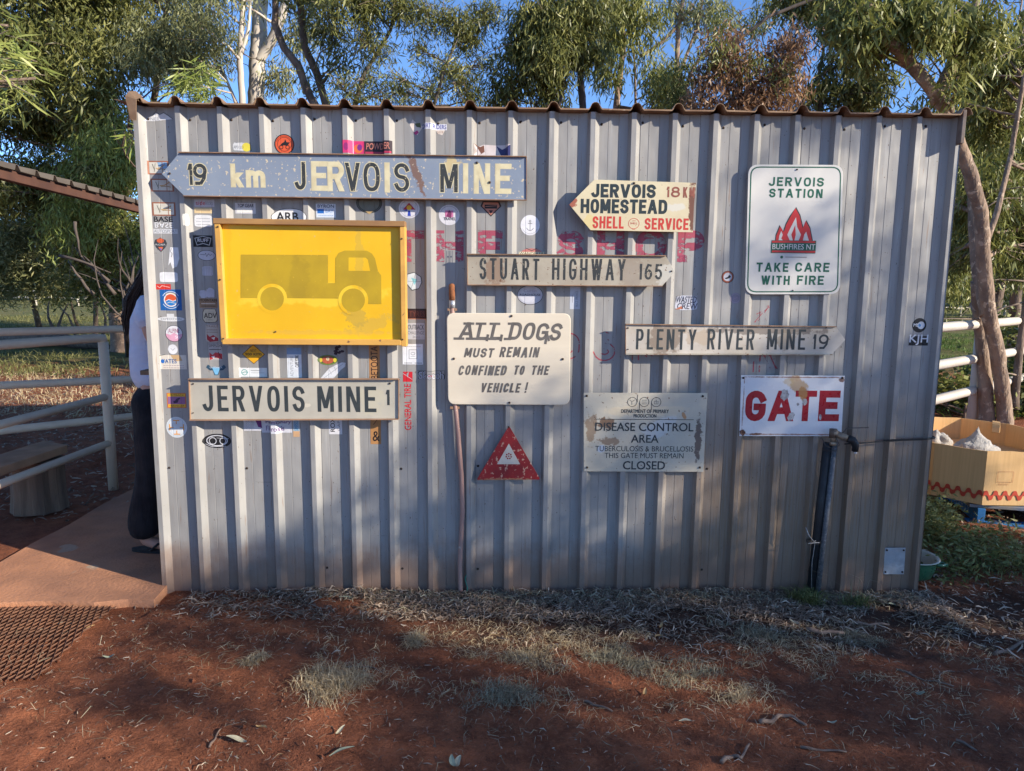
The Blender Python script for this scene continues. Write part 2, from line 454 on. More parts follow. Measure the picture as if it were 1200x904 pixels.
c = b.mix(b.ramp(n2, .38, .62, 0, .7), c, (.17, .062, .034))
c = b.mix(b.ramp(n3, .52, .66, 0, .6), c, (.46, .18, .095))
c = b.mix(b.ramp(n3, .30, .40, .55, 0), c, (.055, .028, .020))
c = b.mix(b.ramp(n4, .68, .74, 0, .6), c, (.42, .33, .25))
sx = b.n('ShaderNodeSeparateXYZ'); b.l(b.tc, sx.inputs[0])
# grassy ground further off; straw-coloured belt then green
gy1 = b.math('ADD', sx.outputs[1], b.math('MULTIPLY', b.math('SUBTRACT', b.noise(.35, 5), .5), 9))
gr = b.mix(b.ramp(b.noise(.8, 6, None, .65), .4, .6), (.16, .15, .055), (.085, .115, .030))
gr = b.mix(b.ramp(b.noise(14, 5, None, .7), .4, .65, 0, .8), gr, (.20, .17, .075))
c = b.mix(b.ramp(gy1, 7.0, 11.0), c, gr)
# litter-brown belt against the shed
lb = b.math('ABSOLUTE', b.math('ADD', b.math('ADD', sx.outputs[1], .28), b.math('MULTIPLY', b.math('SUBTRACT', n2, .5), .5)))
xr_ = b.ramp(b.math('ADD', sx.outputs[0], b.math('MULTIPLY', b.math('SUBTRACT', b.noise(2), .5), 1.5)), -1.6, .3)
c = b.mix(b.math('MULTIPLY', b.ramp(lb, .18, .42, .8, 0), xr_), c, (.075, .052, .038))
nr = b.bump(n3, 1.0, .03); nr = b.bump(n4, .5, .006, nr); nr = b.bump(n2, .35, .03, nr)
M_DIRT = b.fin(c, .95, 0, nr, .15)
g = bpy.data.meshes.new('ground'); g.from_pydata(gv, [], gf); g.materials.append(M_DIRT)
g.polygons.foreach_set('use_smooth', [True]*len(gf)); g.update()
ground = bpy.data.objects.new('ground', g); COL.objects.link(ground); tag(ground, kind='structure')

# ---- concrete path left of the shed
M_CONC = weather('dusty_concrete', (.50, .235, .125), (.34, .165, .095), 3.0, 1, chip=(.42, .30, .21), chip_scale=2.6, chip_thr=.63, rough=.92, bump=.6, bump_scale=60, bump_dist=.008)
pa = [onZ(190, 563, .03), onZ(160, 568, .03), onZ(60, 624, .03), onZ(0, 655, .03), onZ(-260, 790, .03), onZ(-180, 712, .03), onZ(0, 700, .03), onZ(100, 700, .03), onZ(150, 697, .03), onZ(184, 698, .03)]
mb = MB()
# subdivided top with uneven border
top = [(-1.86, -.03), (-1.86, 2.4), (-2.75, 2.4)]
e1 = [onZ(160, 568, .03), onZ(120, 588, .03), onZ(80, 612, .03), onZ(40, 632, .03), onZ(0, 655, .03), onZ(-80, 700, .03)]
e2 = [onZ(-80, 704, .03), onZ(0, 702, .03), onZ(60, 700, .03), onZ(110, 702, .03), onZ(150, 698, .03), onZ(180, 699, .03)]
outl = [(-1.87, -.02), (-1.87, 2.4), (-2.45, 2.4)]+[(p.x+.0, p.y) for p in e1]+[(p.x, p.y) for p in e2]
mb.poly([(x, y, .012) for x, y in outl])
for (a, c_) in zip(outl, outl[1:]+outl[:1]):
    mb.quad((a[0], a[1], -.1), (c_[0], c_[1], -.1), (c_[0], c_[1], .012), (a[0], a[1], .012))
path = mb.build('concrete_path', M_CONC); tag(path, kind='structure')

# ---- shed cladding
b = NB('aged_zinc_sheet')
st = b.mapping((9, 1, .5)); st2 = b.mapping((40, 1, 1.3))
n_big = b.noise(1.1, 4); n_st = b.noise(4, 5, st, .6); n_f = b.noise(90, 4); n_st2 = b.noise(3, 5, st2, .65)
c = b.mix(b.ramp(n_big, .35, .65), (.325, .315, .298), (.262, .254, .242))
c = b.mix(b.ramp(n_st, .45, .7, 0, .45), c, (.24, .232, .22))
c = b.mix(b.ramp(n_st, .28, .40, .3, 0), c, (.48, .465, .44))
c = b.mix(b.ramp(b.noise(26, 4, None, .7), .58, .75, 0, .35), c, (.25, .25, .26))
sx = b.n('ShaderNodeSeparateXYZ'); b.l(b.tc, sx.inputs[0])
# brown splash and run-off on the lower right part
zz = b.math('ADD', sx.outputs[2], b.math('MULTIPLY', b.math('SUBTRACT', b.noise(2.5, 5), .5), .9))
xx = b.math('ADD', sx.outputs[0], b.math('MULTIPLY', b.math('SUBTRACT', b.noise(1.7, 4), .5), .7))
dz = b.math('MULTIPLY', b.ramp(zz, .55, 1.30, 1, 0), b.ramp(xx, .25, .95, 0, 1))
c = b.mix(b.math('MULTIPLY', dz, b.ramp(n_st2, .3, .65, .6, 1)), c, (.235, .16, .10))
zs = b.math('ADD', sx.outputs[2], b.math('MULTIPLY', b.math('SUBTRACT', n_st2, .5), .35))
c = b.mix(b.ramp(zs, .0, .28, .6, 0), c, (.22, .155, .115))
# dark vertical drips, rust spots
sp = b.mapping((55, 1, 4)); dr = b.ramp(b.noise(1.6, 4, sp, .6), .70, .76, 0, .75)
c = b.mix(b.math('MULTIPLY', dr, b.ramp(sx.outputs[2], .15, 1.1, 1, .25)), c, (.11, .085, .07))
c = b.mix(b.ramp(b.noise(120, 2, b.mapping((1, 1, .5))), .715, .74, 0, .85), c, (.10, .05, .03))
# rusty weeping streaks, scuffs and scratches
c = b.mix(b.ramp(b.noise(2.0, 4, b.mapping((26, 1, 1.6), (0, 0, 0), (3, 0, 1)), .7), .60, .72, 0, .6), c, (.21, .12, .07))
c = b.mix(b.ramp(b.noise(5, 6, b.mapping((1.2, 1, 9), (0, .5, 0)), .75), .655, .70, 0, .45), c, (.14, .13, .125))
c = b.mix(b.ramp(b.noise(5, 6, b.mapping((1.2, 1, 10), (0, -.7, 0), (7, 0, 3)), .75), .71, .74, 0, .4), c, (.52, .50, .47))
zb_ = b.math('ADD', sx.outputs[2], b.math('MULTIPLY', b.math('SUBTRACT', b.noise(7, 5, None, .7), .5), .42))
c = b.mix(b.ramp(zb_, .02, .30, .75, 0), c, (.21, .125, .085))
nr = b.bump(b.noise(2.2, 3, b.mapping((1.5, 1, .8))), .9, .03); nr = b.bump(n_f, .12, .001, nr)
M_ZINC = b.fin(c, b.ramp(n_st, .3, .7, .48, .66), .12, nr, .45)
M_RUSTROOF = weather('rusty_roof_sheet', (.30, .20, .125), (.18, .105, .065), 9, .9, chip=(.33, .24, .17), chip_scale=50, chip_thr=.62, rough=.85, metal=.1, bump=.4)
M_TIMBER = weather('old_timber', (.30, .20, .12), (.17, .11, .07), 8, .9, rough=.85, bump=.5, stretch=(1, 1, .15), bump_scale=120)
M_SCREW = weather('rusty_screw', (.06, .04, .03), (.03, .022, .02), 80, .8, rough=.7, metal=.5, bump=0)

shed = empty('corrugated_shed', (0, 0, 0), 0, 'grey ribbed metal shed hung with old road signs, rusty roof edge', 'shed')
SH = [XL, PIT_*-6+.0, PIT_*-2, PIT_*2, PIT_*6, XR]
for k in range(5):
    x0, x1 = SH[k], SH[k+1]
    if k: x0 -= 0
    xs = [x0]+breaks(x0, x1)+[x1]
    mb = MB(); yo = 0
    zt = [H-.002, .9+.0, -.02]
    cols = []
    for x in xs:
        cols.append([(x, prof(x)+yo, z) for z in (H+.004-.002, 1.6, .9, -.09)])
    for a, c_ in zip(cols, cols[1:]):
        for i in range(3): mb.quad(a[i+1], c_[i+1], c_[i], a[i])
    if k:   # lap edge of the sheet: a thin proud lip beside the rib
        xe = SH[k]+.0615
        mb.box((xe-.001, DEP-.0012, H/2), (.0016, .0016, H-.02))
    o = mb.build('cladding_sheet', M_ZINC, shed)
    so = o.modifiers.new('thickness', 'SOLIDIFY'); so.thickness = .0009; so.offset = -1
# side and back walls, ribbed sheets too
DP = 2.5
def flat_sheet(p0, p1, ztop, name):
    mb = MB(); p0, p1 = Vector(p0), Vector(p1); d = (p1-p0); L = d.length; d.normalize(); nrm = Vector((d.y, -d.x, 0))
    us = [0]+breaks(.0001, L)+[L]
    pts = [p0+d*u+nrm*(DEP-prof(u)) for u in us]
    for a, c_, ua, uc in zip(pts, pts[1:], us, us[1:]):
        za = ztop(ua/L); zc = ztop(uc/L)
        mb.quad((a.x, a.y, -.03), (c_.x, c_.y, -.03), (c_.x, c_.y, zc), (a.x, a.y, za))
    return mb.build(name, M_ZINC, shed)
zr = lambda t: H-.02-.16*t
flat_sheet((XL+.03, DP, 0), (XL+.03, .035, 0), lambda t: H-.02-.16*(1-t), 'cladding_sheet')
flat_sheet((XR-.03, .035, 0), (XR-.03, DP, 0), zr, 'cladding_sheet')
flat_sheet((XR-.03, DP, 0), (XL+.03, DP, 0), lambda t: H-.18, 'cladding_sheet')
# corner posts of angle
mb = MB(); mb.box((XL+.022, .055, H/2-.02), (.03, .03, H-.06)); mb.build('corner_post', M_TIMBER, shed)
mb = MB(); mb.box((XR-.03, .06, H/2-.02), (.03, .03, H-.06)); mb.build('corner_post', M_ZINC, shed)
# folded corner flashing at right edge
mb = MB(); mb.quad((XR-.002, -.003, 0), (XR+.004, .03, 0), (XR+.004, .03, H-.02), (XR-.002, -.003, H-.02))
mb.quad((XR+.004, .03, 0), (XR+.0, .10, 0), (XR+.0, .10, H-.02), (XR+.004, .03, H-.02)); mb.build('corner_flashing', M_ZINC, shed)
# thin timber batten and counter end at the left edge
mb = MB(); pL = onY(168, 432, .06); mb.box((XL-.010, .07, .52), (.018, .03, 1.06)); mb.build('edge_batten', M_TIMBER, shed)
pc = onY(176, 436, .10)
mb = MB(); mb.box((XL-.030, .42, pc.z), (.085, .72, .022)); mb.build('counter_ledge', M_TIMBER, shed, bevel=.002)
# roof
RO = .036
RP = []   # roof profile points (x, dz)
hat = [(-.030, 0), (-.022, .010), (-.015, .024), (-.006, .030), (.006, .030), (.015, .024), (.023, .010), (.032, 0)]
x = XL-.055
ks = [k for k in range(-10, 11)]
for k in ks:
    cx = k*PIT_+.028
    if k == -10: cx += .02
    for hx, hz in hat:
        if XL-.07 < cx+hx < XR+.02: RP.append((cx+hx, hz))
RP = sorted(RP); RP = [(XL-.06, .012)]+[p for p in RP if p[0] > XL-.055]+[(XR+.02, 0)]
mb = MB(); rows = []
for ri, (yy, dzr) in enumerate(((-RO, -.004), (-.01, 0), (.3, 0), (DP+.12, 0))):
    row = []
    for i, (x, z) in enumerate(RP):
        wob = .004*noise.noise(Vector((x*7, 0, 2))) if ri == 0 else 0
        row.append((x, yy+(.006*noise.noise(Vector((x*5, 4, 0))) if ri == 0 else 0), H+.006+z*(1.0 if ri else .97)+wob-.064*max(0, yy)))
    rows.append(row)
for a, c_ in zip(rows, rows[1:]):
    for i in range(len(a)-1): mb.quad(a[i], a[i+1], c_[i+1], c_[i])
ro = mb.build('roof_sheet', M_RUSTROOF, shed); so = ro.modifiers.new('t', 'SOLIDIFY'); so.thickness = .0018; so.offset = 1
# turned-down rusty lip between humps
mb = MB()
r0 = rows[0]
for i in range(len(r0)-1):
    if abs(RP[i][1]) < .012 and abs(RP[i+1][1]) < .012:
        a, c_ = r0[i], r0[i+1]
        mb.quad((a[0], a[1]-.001, a[2]+.003), (c_[0], c_[1]-.001, c_[2]+.002), (c_[0], c_[1]-.001, c_[2]-.004), (a[0], a[1]-.001, a[2]-.004))
mb.build('roof_edge_lip', M_RUSTROOF, shed)
# bent barge capping at the left end
mb = MB()
q = lambda px, py, Y: onY(px, py, Y)
a0, a1, a2, a3 = q(147, 113, -.05), q(160, 117, -.05), q(160, 141, -.02), q(153, 140, -.02)
A0, A1 = a0+Vector((0, DP, -.1)), a1+Vector((0, DP, -.1))
mb.quad(a0, a1, a2, a3)
mb.quad(a0, a3, a3+Vector((-.0, .9, -.03)), a0+Vector((0, .9, -.03)))
mb.poly([a0, a0+Vector((.02, -.004, .020)), a0+Vector((.05, -.004, .022)), a1+Vector((.03, -.002, .012)), a1])
mb.quad(a0+Vector((.0, 0, .0)), a0+Vector((0, .9, -.03)), a1+Vector((0, .9, .0)), a1)
o = mb.build('barge_capping', weather('rusty_cap', (.34, .225, .14), (.18, .11, .065), 10, .9, rough=.85, bump=.3), shed)
so = o.modifiers.new('t', 'SOLIDIFY'); so.thickness = .003
mb = MB(); p = q(1127, 140, -.02); mb.box((p.x+.004, -.01, p.z-.035), (.018, .05, .15)); mb.build('barge_capping', weather('grey_cap', (.20, .17, .15), (.12, .08, .06), 10, .9, rough=.8, bump=.2), shed, bevel=.003)
# wall screws as one small part
mb = MB()
for k in range(-10, 10):
    for z in (H-.045, 1.33, .62, .10):
        x = k*PIT_+.068+random.uniform(-.002, .002)
        if z != H-.045 and (k % 2 or random.random() < .35): continue
        if x < XL or x > XR: continue
        mb.lathe([(.0, -.004), (.0035, -.004), (.0042, -.001), (.0065, 0)], (x, DEP-.0004, z+random.uniform(-.01, .01)), 8, rot=Matrix.Rotation(R(-90), 3, 'X'))
mb.build('screws', M_SCREW, shed, kind='stuff')

# small metal cover plate low at the right end
def W(px, py): return onY(px, py, 0)
mb = MB(); cp = [onY(1037, 642, .012), onY(1061, 642, .012), onY(1059, 673, .012), onY(1035, 673, .012)]
mb.raw([(p.x, .010, p.z) for p in cp]+[(p.x, .014, p.z) for p in cp], [(0, 3, 2, 1), (4, 5, 6, 7), (0, 1, 5, 4), (1, 2, 6, 5), (2, 3, 7, 6), (3, 0, 4, 7)])
M_ALU = weather('brushed_plate', (.42, .44, .47), (.33, .34, .36), 20, .8, rough=.45, metal=.5, bump=.1)
plate = mb.build('cover_plate', M_ALU); tag(plate, 'small blank grey metal plate screwed low on the wall, right end', 'plate')
for p in cp:
    c0 = sum(cp, Vector())/4; d = (c0-p)*.18
    m2 = MB(); m2.lathe([(0, -.003), (.005, -.003), (.005, 0)], (p.x+d.x, .010, p.z+d.z), 8, rot=Matrix.Rotation(R(-90), 3, 'X')); m2.build('screw', M_SCREW, plate)

# THE SHOP: brushed pink letters straight on the sheets, half covered by signs
M_PINK = weather('pink_house_paint', (.38, .075, .115), (.29, .055, .085), 14, .8, rough=.6, bump=0, alpha=(26, .43, (1.0, 1, 2.2)))
F = Flat()
def bx(px0, py0, px1, py1, Y=.015):
    ym, xm = (py0+py1)/2, (px0+px1)/2
    return (onY(px0, ym, Y).x, onY(xm, py1, Y).z, onY(px1, ym, Y).x, onY(xm, py0, Y).z)
for ch, x0, x1 in (('T', 457, 497), ('H', 511, 543), ('E', 560, 589), ('S', 654, 684), ('H', 700, 732), ('O', 745, 781), ('P', 795, 826)):
    a = bx(x0, 270, x1, 307)
    F = Flat()
    for vs, fs in glyph_faces(ch, a[0], a[1], a[2]-a[0], a[3]-a[1], .038): F.add(vs, fs, M_PINK)
    F.build('painted_letter', shed, conform=True)
M_RED2 = weather('old_red_paint', (.42, .07, .09), (.30, .05, .07), 20, .8, rough=.6, bump=0, alpha=(22, .48, (1, 1, 1)))
F = Flat()
for ch, x0, y0, x1, y1 in (('D', 655, 391, 679, 421), ('S', 697, 390, 721, 423), ('K', 742, 392, 766, 422), ('R', 885, 392, 912, 436)):
    F = Flat(); a = bx(x0, y0, x1, y1); wd, hh = a[2]-a[0], a[3]-a[1]; t = .030
    for e in GL[ch][1]:   # letters drawn in outline only
        if e[0] in 'LC':
            pts = [Vector((a[0]+t/2+p[0]*(wd-t), a[1]+t/2+p[1]*(hh-t))) for p in e[1]]
            vs, fs = stroke_faces(pts, t, e[0] == 'C'); n = len(vs)//2
            F.line(vs[:n], .006, M_RED2, e[0] == 'C'); F.line(vs[n:], .006, M_RED2, e[0] == 'C')
        else:
            P_, Q_ = [Vector((a[0]+t/2+p[0]*(wd-t), a[1]+t/2+p[1]*(hh-t))) for p in e[1:]]
            F.line([P_-Vector((t/2, 0)), Q_-Vector((t/2, 0))], .006, M_RED2); F.line([P_+Vector((t/2, 0)), Q_+Vector((t/2, 0))], .006, M_RED2)
    F.build('painted_letter', shed, conform=True)
F = Flat(); a = bx(886, 358, 903, 379)
rw = lambda u, v: (a[0]+u*(a[2]-a[0]), a[1]+v*(a[3]-a[1]))
for l_ in (((0, .05), (.45, .5), (.85, .85)), ((0, .05), (.25, .12), (.55, .45), (.85, .85)), ((.1, .5), (.4, .62)), ((.3, .7), (.35, .45)), ((.55, .25), (.95, .4)), ((.65, .1), (.8, .45)), ((.85, .1), (.7, .3)), ((.8, .95), (.95, .98), (.85, .85), (.98, .88))):
    F.line([rw(*p) for p in l_], .0028, M_RED2)
F.build('painted_scribble', shed, conform=True)
# ================================================================== SIGNS
K = lin((38, 42, 44)); CREAM = lin((226, 216, 178)); 
M_INK = weather('sign_black', (.030, .034, .036), (.045, .048, .048), 20, .6, chip=(.40, .36, .25), chip_scale=80, chip_thr=.635, rough=.6, bump=0)
M_INK2 = weather('sign_black_crisp', (.028, .036, .040), (.045, .05, .05), 20, .6, rough=.55, bump=0)
M_GREYINK = weather('brushed_grey_paint', (.095, .085, .078), (.14, .13, .12), 25, .8, rough=.7, bump=0)
M_CREAML = weather('cream_letters', (.62, .56, .36), (.50, .43, .26), 20, .8, chip=(.13, .08, .05), chip_scale=60, chip_thr=.735, rough=.6, bump=0)
M_BOLT = weather('dark_bolt', (.09, .06, .045), (.04, .03, .025), 60, .8, rough=.6, metal=.6, bump=0)
def bolt(parent, px, py, Y, org, r=.006):
    p = onY(px, py, Y); m2 = MB()
    m2.lathe([(0, -.005), (r*.8, -.005), (r, -.003), (r, 0)], (p.x-org[0], Y-org[1]-.0002, p.z-org[2]), 6, rot=Matrix.Rotation(R(-90), 3, 'X'))
    return m2.build('bolt', M_BOLT, parent)
def plate_poly(pts, y0, th, org, mb=None, m=0):
    mb = mb or MB(); n = len(pts)
    mb.raw([(p[0]-org[0], y0-org[1], p[1]-org[2]) for p in pts]+[(p[0]-org[0], y0+th-org[1], p[1]-org[2]) for p in pts],
           [tuple(range(n))]+[tuple(reversed(range(n, 2*n)))]+[(i, n+i, n+(i+1) % n, (i+1) % n) for i in range(n)], m)
    # front polygon must face the viewer
    return mb
def pxpoly(pp, Y): return [(onY(a, b_, Y).x, onY(a, b_, Y).z) for a, b_ in pp]
def sign(name, label, pp, Y, th, mat, bevel=.0008, cat='sign'):
    P_ = pxpoly(pp, Y); cx = sum(p[0] for p in P_)/len(P_); cz = sum(p[1] for p in P_)/len(P_)
    org = (cx, Y, cz); t = empty(name, org, 0, label, cat)
    bd = plate_poly(list(reversed(P_)), Y, th, org).build('sign_plate', mat, t, bevel=bevel)
    return t, org, P_
def word_px(F, Y, txt, x0, y0, x1, y1, tpx, m, **kw):
    a = bx(x0, y0, x1, y1, Y); sc_ = (a[3]-a[1])/(y1-y0)
    F.word(txt, a[0], a[1], a[2], a[3], tpx*sc_, m, **kw)
def font_px(F, Y, txt, x0, y0, x1, y1, m, **kw):
    a = bx(x0, y0, x1, y1, Y); F.font(txt, a[0], a[1], a[2], a[3], m, **kw)
def rounded(pp, r, n=6):
    o = []; N = len(pp)
    for i in range(N):
        p0, p1, p2 = Vector(pp[i-1]), Vector(pp[i]), Vector(pp[(i+1) % N])
        a = p1+(p0-p1).normalized()*r; c_ = p1+(p2-p1).normalized()*r
        for k in range(n+1):
            t = k/n; o.append(tuple(a*(1-t)**2+p1*2*t*(1-t)+c_*t*t))
    return o
def lips(t, P_, org, Y, depth, mat, edges, thick=.004):
    for i, j in edges:
        a, c_ = P_[i], P_[j]; mb = MB()
        mb.bar((a[0]-org[0], -depth/2+.001, a[1]-org[2]), (c_[0]-org[0], -depth/2+.001, c_[1]-org[2]), thick, depth, up=(0, 1, 0))
        mb.build('edge_lip', mat, t)

# ---- 19 km. JERVOIS MINE
Y = -.022
M_BLUE = weather('faded_blue_enamel', (.195, .235, .30), (.235, .275, .33), 5, .8, chip=(.54, .46, .33), chip_scale=55, chip_thr=.61, rough=.5, bump=.15,
                 blobs=[(.62, .055, .05, .035, .3, (.52, .42, .22), .95, 25), (.46, .02, .02, .10, .35, (.17, .085, .05), .85, 35), (.0, .108, .9, .012, 0, (.22, .12, .08), .6, 40), (0, -.108, .9, .010, 0, (.30, .19, .12), .7, 40), (-.765, -.0, .04, .03, 0, (.50, .40, .25), .7, 40)])
M_RUSTEDGE = weather('rusty_edge', (.30, .18, .11), (.16, .09, .06), 15, .9, rough=.8, bump=.2)
t, org, P_ = sign('arrow_road_sign', 'long faded blue arrow sign reading 19 km. JERVOIS MINE, chipped paint', [(189.5, 204), (210, 179), (617, 184), (617, 235), (216, 230)], Y, .0025, M_BLUE)
lips(t, P_, org, Y, .014, M_RUSTEDGE, [(1, 2), (3, 4)]); lips(t, P_, org, Y, .006, M_RUSTEDGE, [(2, 3)], .003)
F = Flat(); kk, cc = M_INK, M_CREAML
tt = 4.4
def w19(txt, x0, y0, x1, y1, cols, tp=tt):
    dark = [c_ is kk for c_ in cols]
    word_px(F, Y, txt, x0, y0, x1, y1, tp, cc, colours=[cc]*len(txt), grow=.0036)
    word_px(F, Y, txt, x0, y0, x1, y1, tp, cc, colours=cols)
w19('1', 220, 192, 225.5, 217, [kk], 3.4); w19('9', 226.5, 192, 242.5, 217.5, [kk], 4)
w19('km', 271, 193, 310, 219, [cc, cc], 4.2); w19('.', 312, 215, 316.5, 219, [kk], 4)
w19('J', 345, 190, 358, 222.5, [kk]); w19('E', 365.5, 190, 383.5, 223, [cc]); w19('R', 384.5, 190.5, 402.5, 223.5, [cc]); w19('V', 404.5, 191, 422, 224, [kk])
w19('O', 426, 190.8, 445, 224.4, [kk]); w19('I', 451.5, 191.5, 457, 225, [cc], 4.6); w19('S', 462, 191.5, 479.5, 225, [kk])
w19('M', 516, 192.5, 536.5, 225.5, [kk]); w19('I', 543.5, 192.5, 549, 226, [cc]); w19('N', 556, 192.5, 573.5, 226.5, [cc]); w19('E', 581, 193, 598.5, 226.5, [cc])
F.build('lettering', t, Y-.0004, org)
bolt(t, 199, 203.5, Y, org, .005); bolt(t, 559, 191, Y, org); bolt(t, 574, 214, Y, org)

# ---- JERVOIS MINE 1
M_OLDWHITE = weather('aged_white_plate', (.44, .41, .335), (.36, .335, .28), 6, .8, chip=(.27, .21, .15), chip_scale=50, chip_thr=.70, rough=.6, bump=.15,
                     blobs=[(.36, -.01, .07, .07, 0, (.47, .43, .31), .6, 18), (.05, -.03, .03, .01, 0, (.55, .50, .40), .8, 40)])
M_BRLIP = weather('brown_lip', (.34, .20, .12), (.24, .14, .09), 12, .9, rough=.75, bump=.2)
t, org, P_ = sign('road_sign', 'aged cream board with raised brown edge reading JERVOIS MINE 1', [(222, 444), (467.5, 444), (467.5, 491), (223.5, 492)], Y, .0025, M_OLDWHITE)
lips(t, P_, org, Y, .020, M_BRLIP, [(0, 1), (2, 3)]); lips(t, P_, org, Y, .010, M_BRLIP, [(1, 2), (3, 0)], .0035)
F = Flat(); word_px(F, Y, 'JERVOIS', 237, 452.3, 357, 482.5, 4.3, M_INK2); word_px(F, Y, 'MINE', 372, 453, 441, 483, 4.3, M_INK2); word_px(F, Y, '1', 452, 457, 456.6, 475, 2.9, M_INK2)
F.build('lettering', t, Y-.0004, org); bolt(t, 226.5, 450, Y, org, .004); bolt(t, 457, 449.5, Y, org, .005); bolt(t, 226.5, 484, Y, org, .003)

# ---- STUART HIGHWAY 165
M_STU = weather('grimy_white_plate', (.40, .36, .285), (.30, .26, .20), 5, .9, chip=(.16, .09, .055), chip_scale=50, chip_thr=.64, rough=.65, bump=.15,
                blobs=[(-.44, 0, .05, .1, 0, (.23, .15, .10), .8, 30), (.05, .05, .12, .03, 0, (.46, .41, .30), .6, 25), (.2, .0, .06, .1, 0, (.24, .19, .15), .5, 30), (.38, -.02, .07, .05, 0, (.50, .48, .42), .8, 18)])
Y2 = -.020
t, org, P_ = sign('arrow_road_sign', 'weathered off-white arrow sign reading STUART HIGHWAY 165', [(547.5, 298), (780, 300), (791, 318.5), (776, 335.5), (548, 334)], Y2, .0025, M_STU)
lips(t, P_, org, Y2, .014, M_RUSTEDGE, [(0, 1), (3, 4)]); lips(t, P_, org, Y2, .006, M_RUSTEDGE, [(4, 0)], .003)
F = Flat(); word_px(F, Y2, 'STUART', 562, 303, 632, 328, 2.9, M_INK); word_px(F, Y2, 'HIGHWAY', 647, 303.5, 733, 328.5, 2.9, M_INK); word_px(F, Y2, '165', 749.5, 309.5, 776, 328, 2.6, M_INK)
F.build('lettering', t, Y2-.0004, org); bolt(t, 787, 318, Y2, org, .004)

# ---- PLENTY RIVER MINE 19
M_PLE = weather('sooty_white_plate', (.52, .48, .42), (.40, .35, .28), 5, .9, chip=(.20, .12, .08), chip_scale=50, chip_thr=.65, rough=.6, bump=.15,
                blobs=[(-.42, 0, .09, .08, 0, (.20, .15, .11), .8, 14), (-.25, .01, .09, .04, 0, (.42, .34, .25), .8, 14), (.05, .045, .3, .02, 0, (.14, .11, .09), .75, 22), (.16, .0, .05, .05, 0, (.30, .24, .17), .7, 18)])
t, org, P_ = sign('arrow_road_sign', 'smoke-stained white arrow sign reading PLENTY RIVER MINE 19', [(733, 380), (979.5, 383), (990.5, 398.5), (975, 415.5), (733, 415)], Y2, .0025, M_PLE)
lips(t, P_, org, Y2, .012, M_RUSTEDGE, [(0, 1)]); lips(t, P_, org, Y2, .012, M_STU, [(3, 4)], .006); lips(t, P_, org, Y2, .006, M_RUSTEDGE, [(4, 0)], .003)
F = Flat(); word_px(F, Y2, 'PLENTY', 745.5, 386, 816, 410, 2.8, M_INK2); word_px(F, Y2, 'RIVER', 829, 386, 884, 410, 2.8, M_INK2); word_px(F, Y2, 'MINE', 899, 386, 944, 410, 2.8, M_INK2); word_px(F, Y2, '19', 952.5, 392, 971, 409.5, 2.4, M_INK2)
F.build('lettering', t, Y2-.0004, org); bolt(t, 736, 384.5, Y2, org, .004); bolt(t, 736, 409.5, Y2, org, .003); bolt(t, 968, 384, Y2, org, .003)

# ---- homestead arrow
Yh = -.035
M_HOM = weather('chipped_cream_enamel', (.62, .545, .36), (.55, .47, .30), 5, .8, chip=(.22, .09, .05), chip_scale=45, chip_thr=.68, rough=.4, bump=.1,
                blobs=[(.275, .0, .018, .14, 0, (.14, .05, .03), .95, 26), (-.285, 0, .02, .03, 0, (.30, .06, .03), .9, 40), (.2, -.02, .06, .018, 0, (.60, .58, .50), .8, 20), (-.21, .10, .05, .02, .6, (.24, .13, .08), .5, 40), (.23, .06, .06, .03, 0, (.56, .48, .33), .7, 14), (-.2, -.09, .03, .04, 0, (.62, .50, .22), .8, 14)])
t, org, P_ = sign('arrow_sign', 'cream pointed enamel sign reading JERVOIS HOMESTEAD SHELL SERVICE', [(667, 240), (696, 211), (701, 210.8), (816, 214.5), (813.5, 240), (812, 272.5), (692, 270)], Yh, .002, M_HOM)
M_SHRED = weather('sign_red', (.50, .045, .03), (.42, .05, .04), 20, .6, rough=.5, bump=0)
M_BRN = weather('brown_brush_paint', (.22, .065, .045), (.26, .09, .06), 30, .9, rough=.6, bump=0, alpha=(60, .36, (1, 1, 1)))
M_NAVYB = weather('sign_blueblack', (.02, .032, .035), (.03, .04, .045), 20, .6, rough=.5, bump=0)
F = Flat(); word_px(F, Yh, 'JERVOIS', 693, 216, 768.5, 232, 3.7, M_NAVYB, gap=.006); word_px(F, Yh, 'HOMESTEAD', 680.5, 233.8, 782, 250.5, 3.6, M_NAVYB, gap=.0055)
word_px(F, Yh, 'SHELL', 694.5, 253.8, 731, 268, 2.5, M_SHRED, gap=.0055); word_px(F, Yh, 'SERVICE', 755.5, 256, 807, 269.5, 2.5, M_SHRED, gap=.0055)
word_px(F, Yh, '18', 781, 219, 797, 231.5, 2.2, M_BRN); word_px(F, Yh, 'KM', 800.5, 219.5, 814, 232, 2.0, M_BRN)
F.grp(); a = bx(736.5, 256, 749, 268.5, Yh); cx, cz, rr = (a[0]+a[2])/2, (a[1]+a[3])/2, (a[2]-a[0])/2
F.ring(cx, cz, rr, rr*.95, .0022, M_SHRED); F.font('SHELL', cx-rr*.68, cz-rr*.12, cx+rr*.68, cz+rr*.22, M_SHRED); F.line([(cx-.005, cz-rr*1.0), (cx+.005, cz-rr*1.0)], .003, M_SHRED); F.line([(cx-.007, cz+rr*.5), (cx+.007, cz+rr*.5)], .0018, M_SHRED)
F.build('lettering', t, Yh-.0004, org); bolt(t, 743, 215, Yh, org, .006)

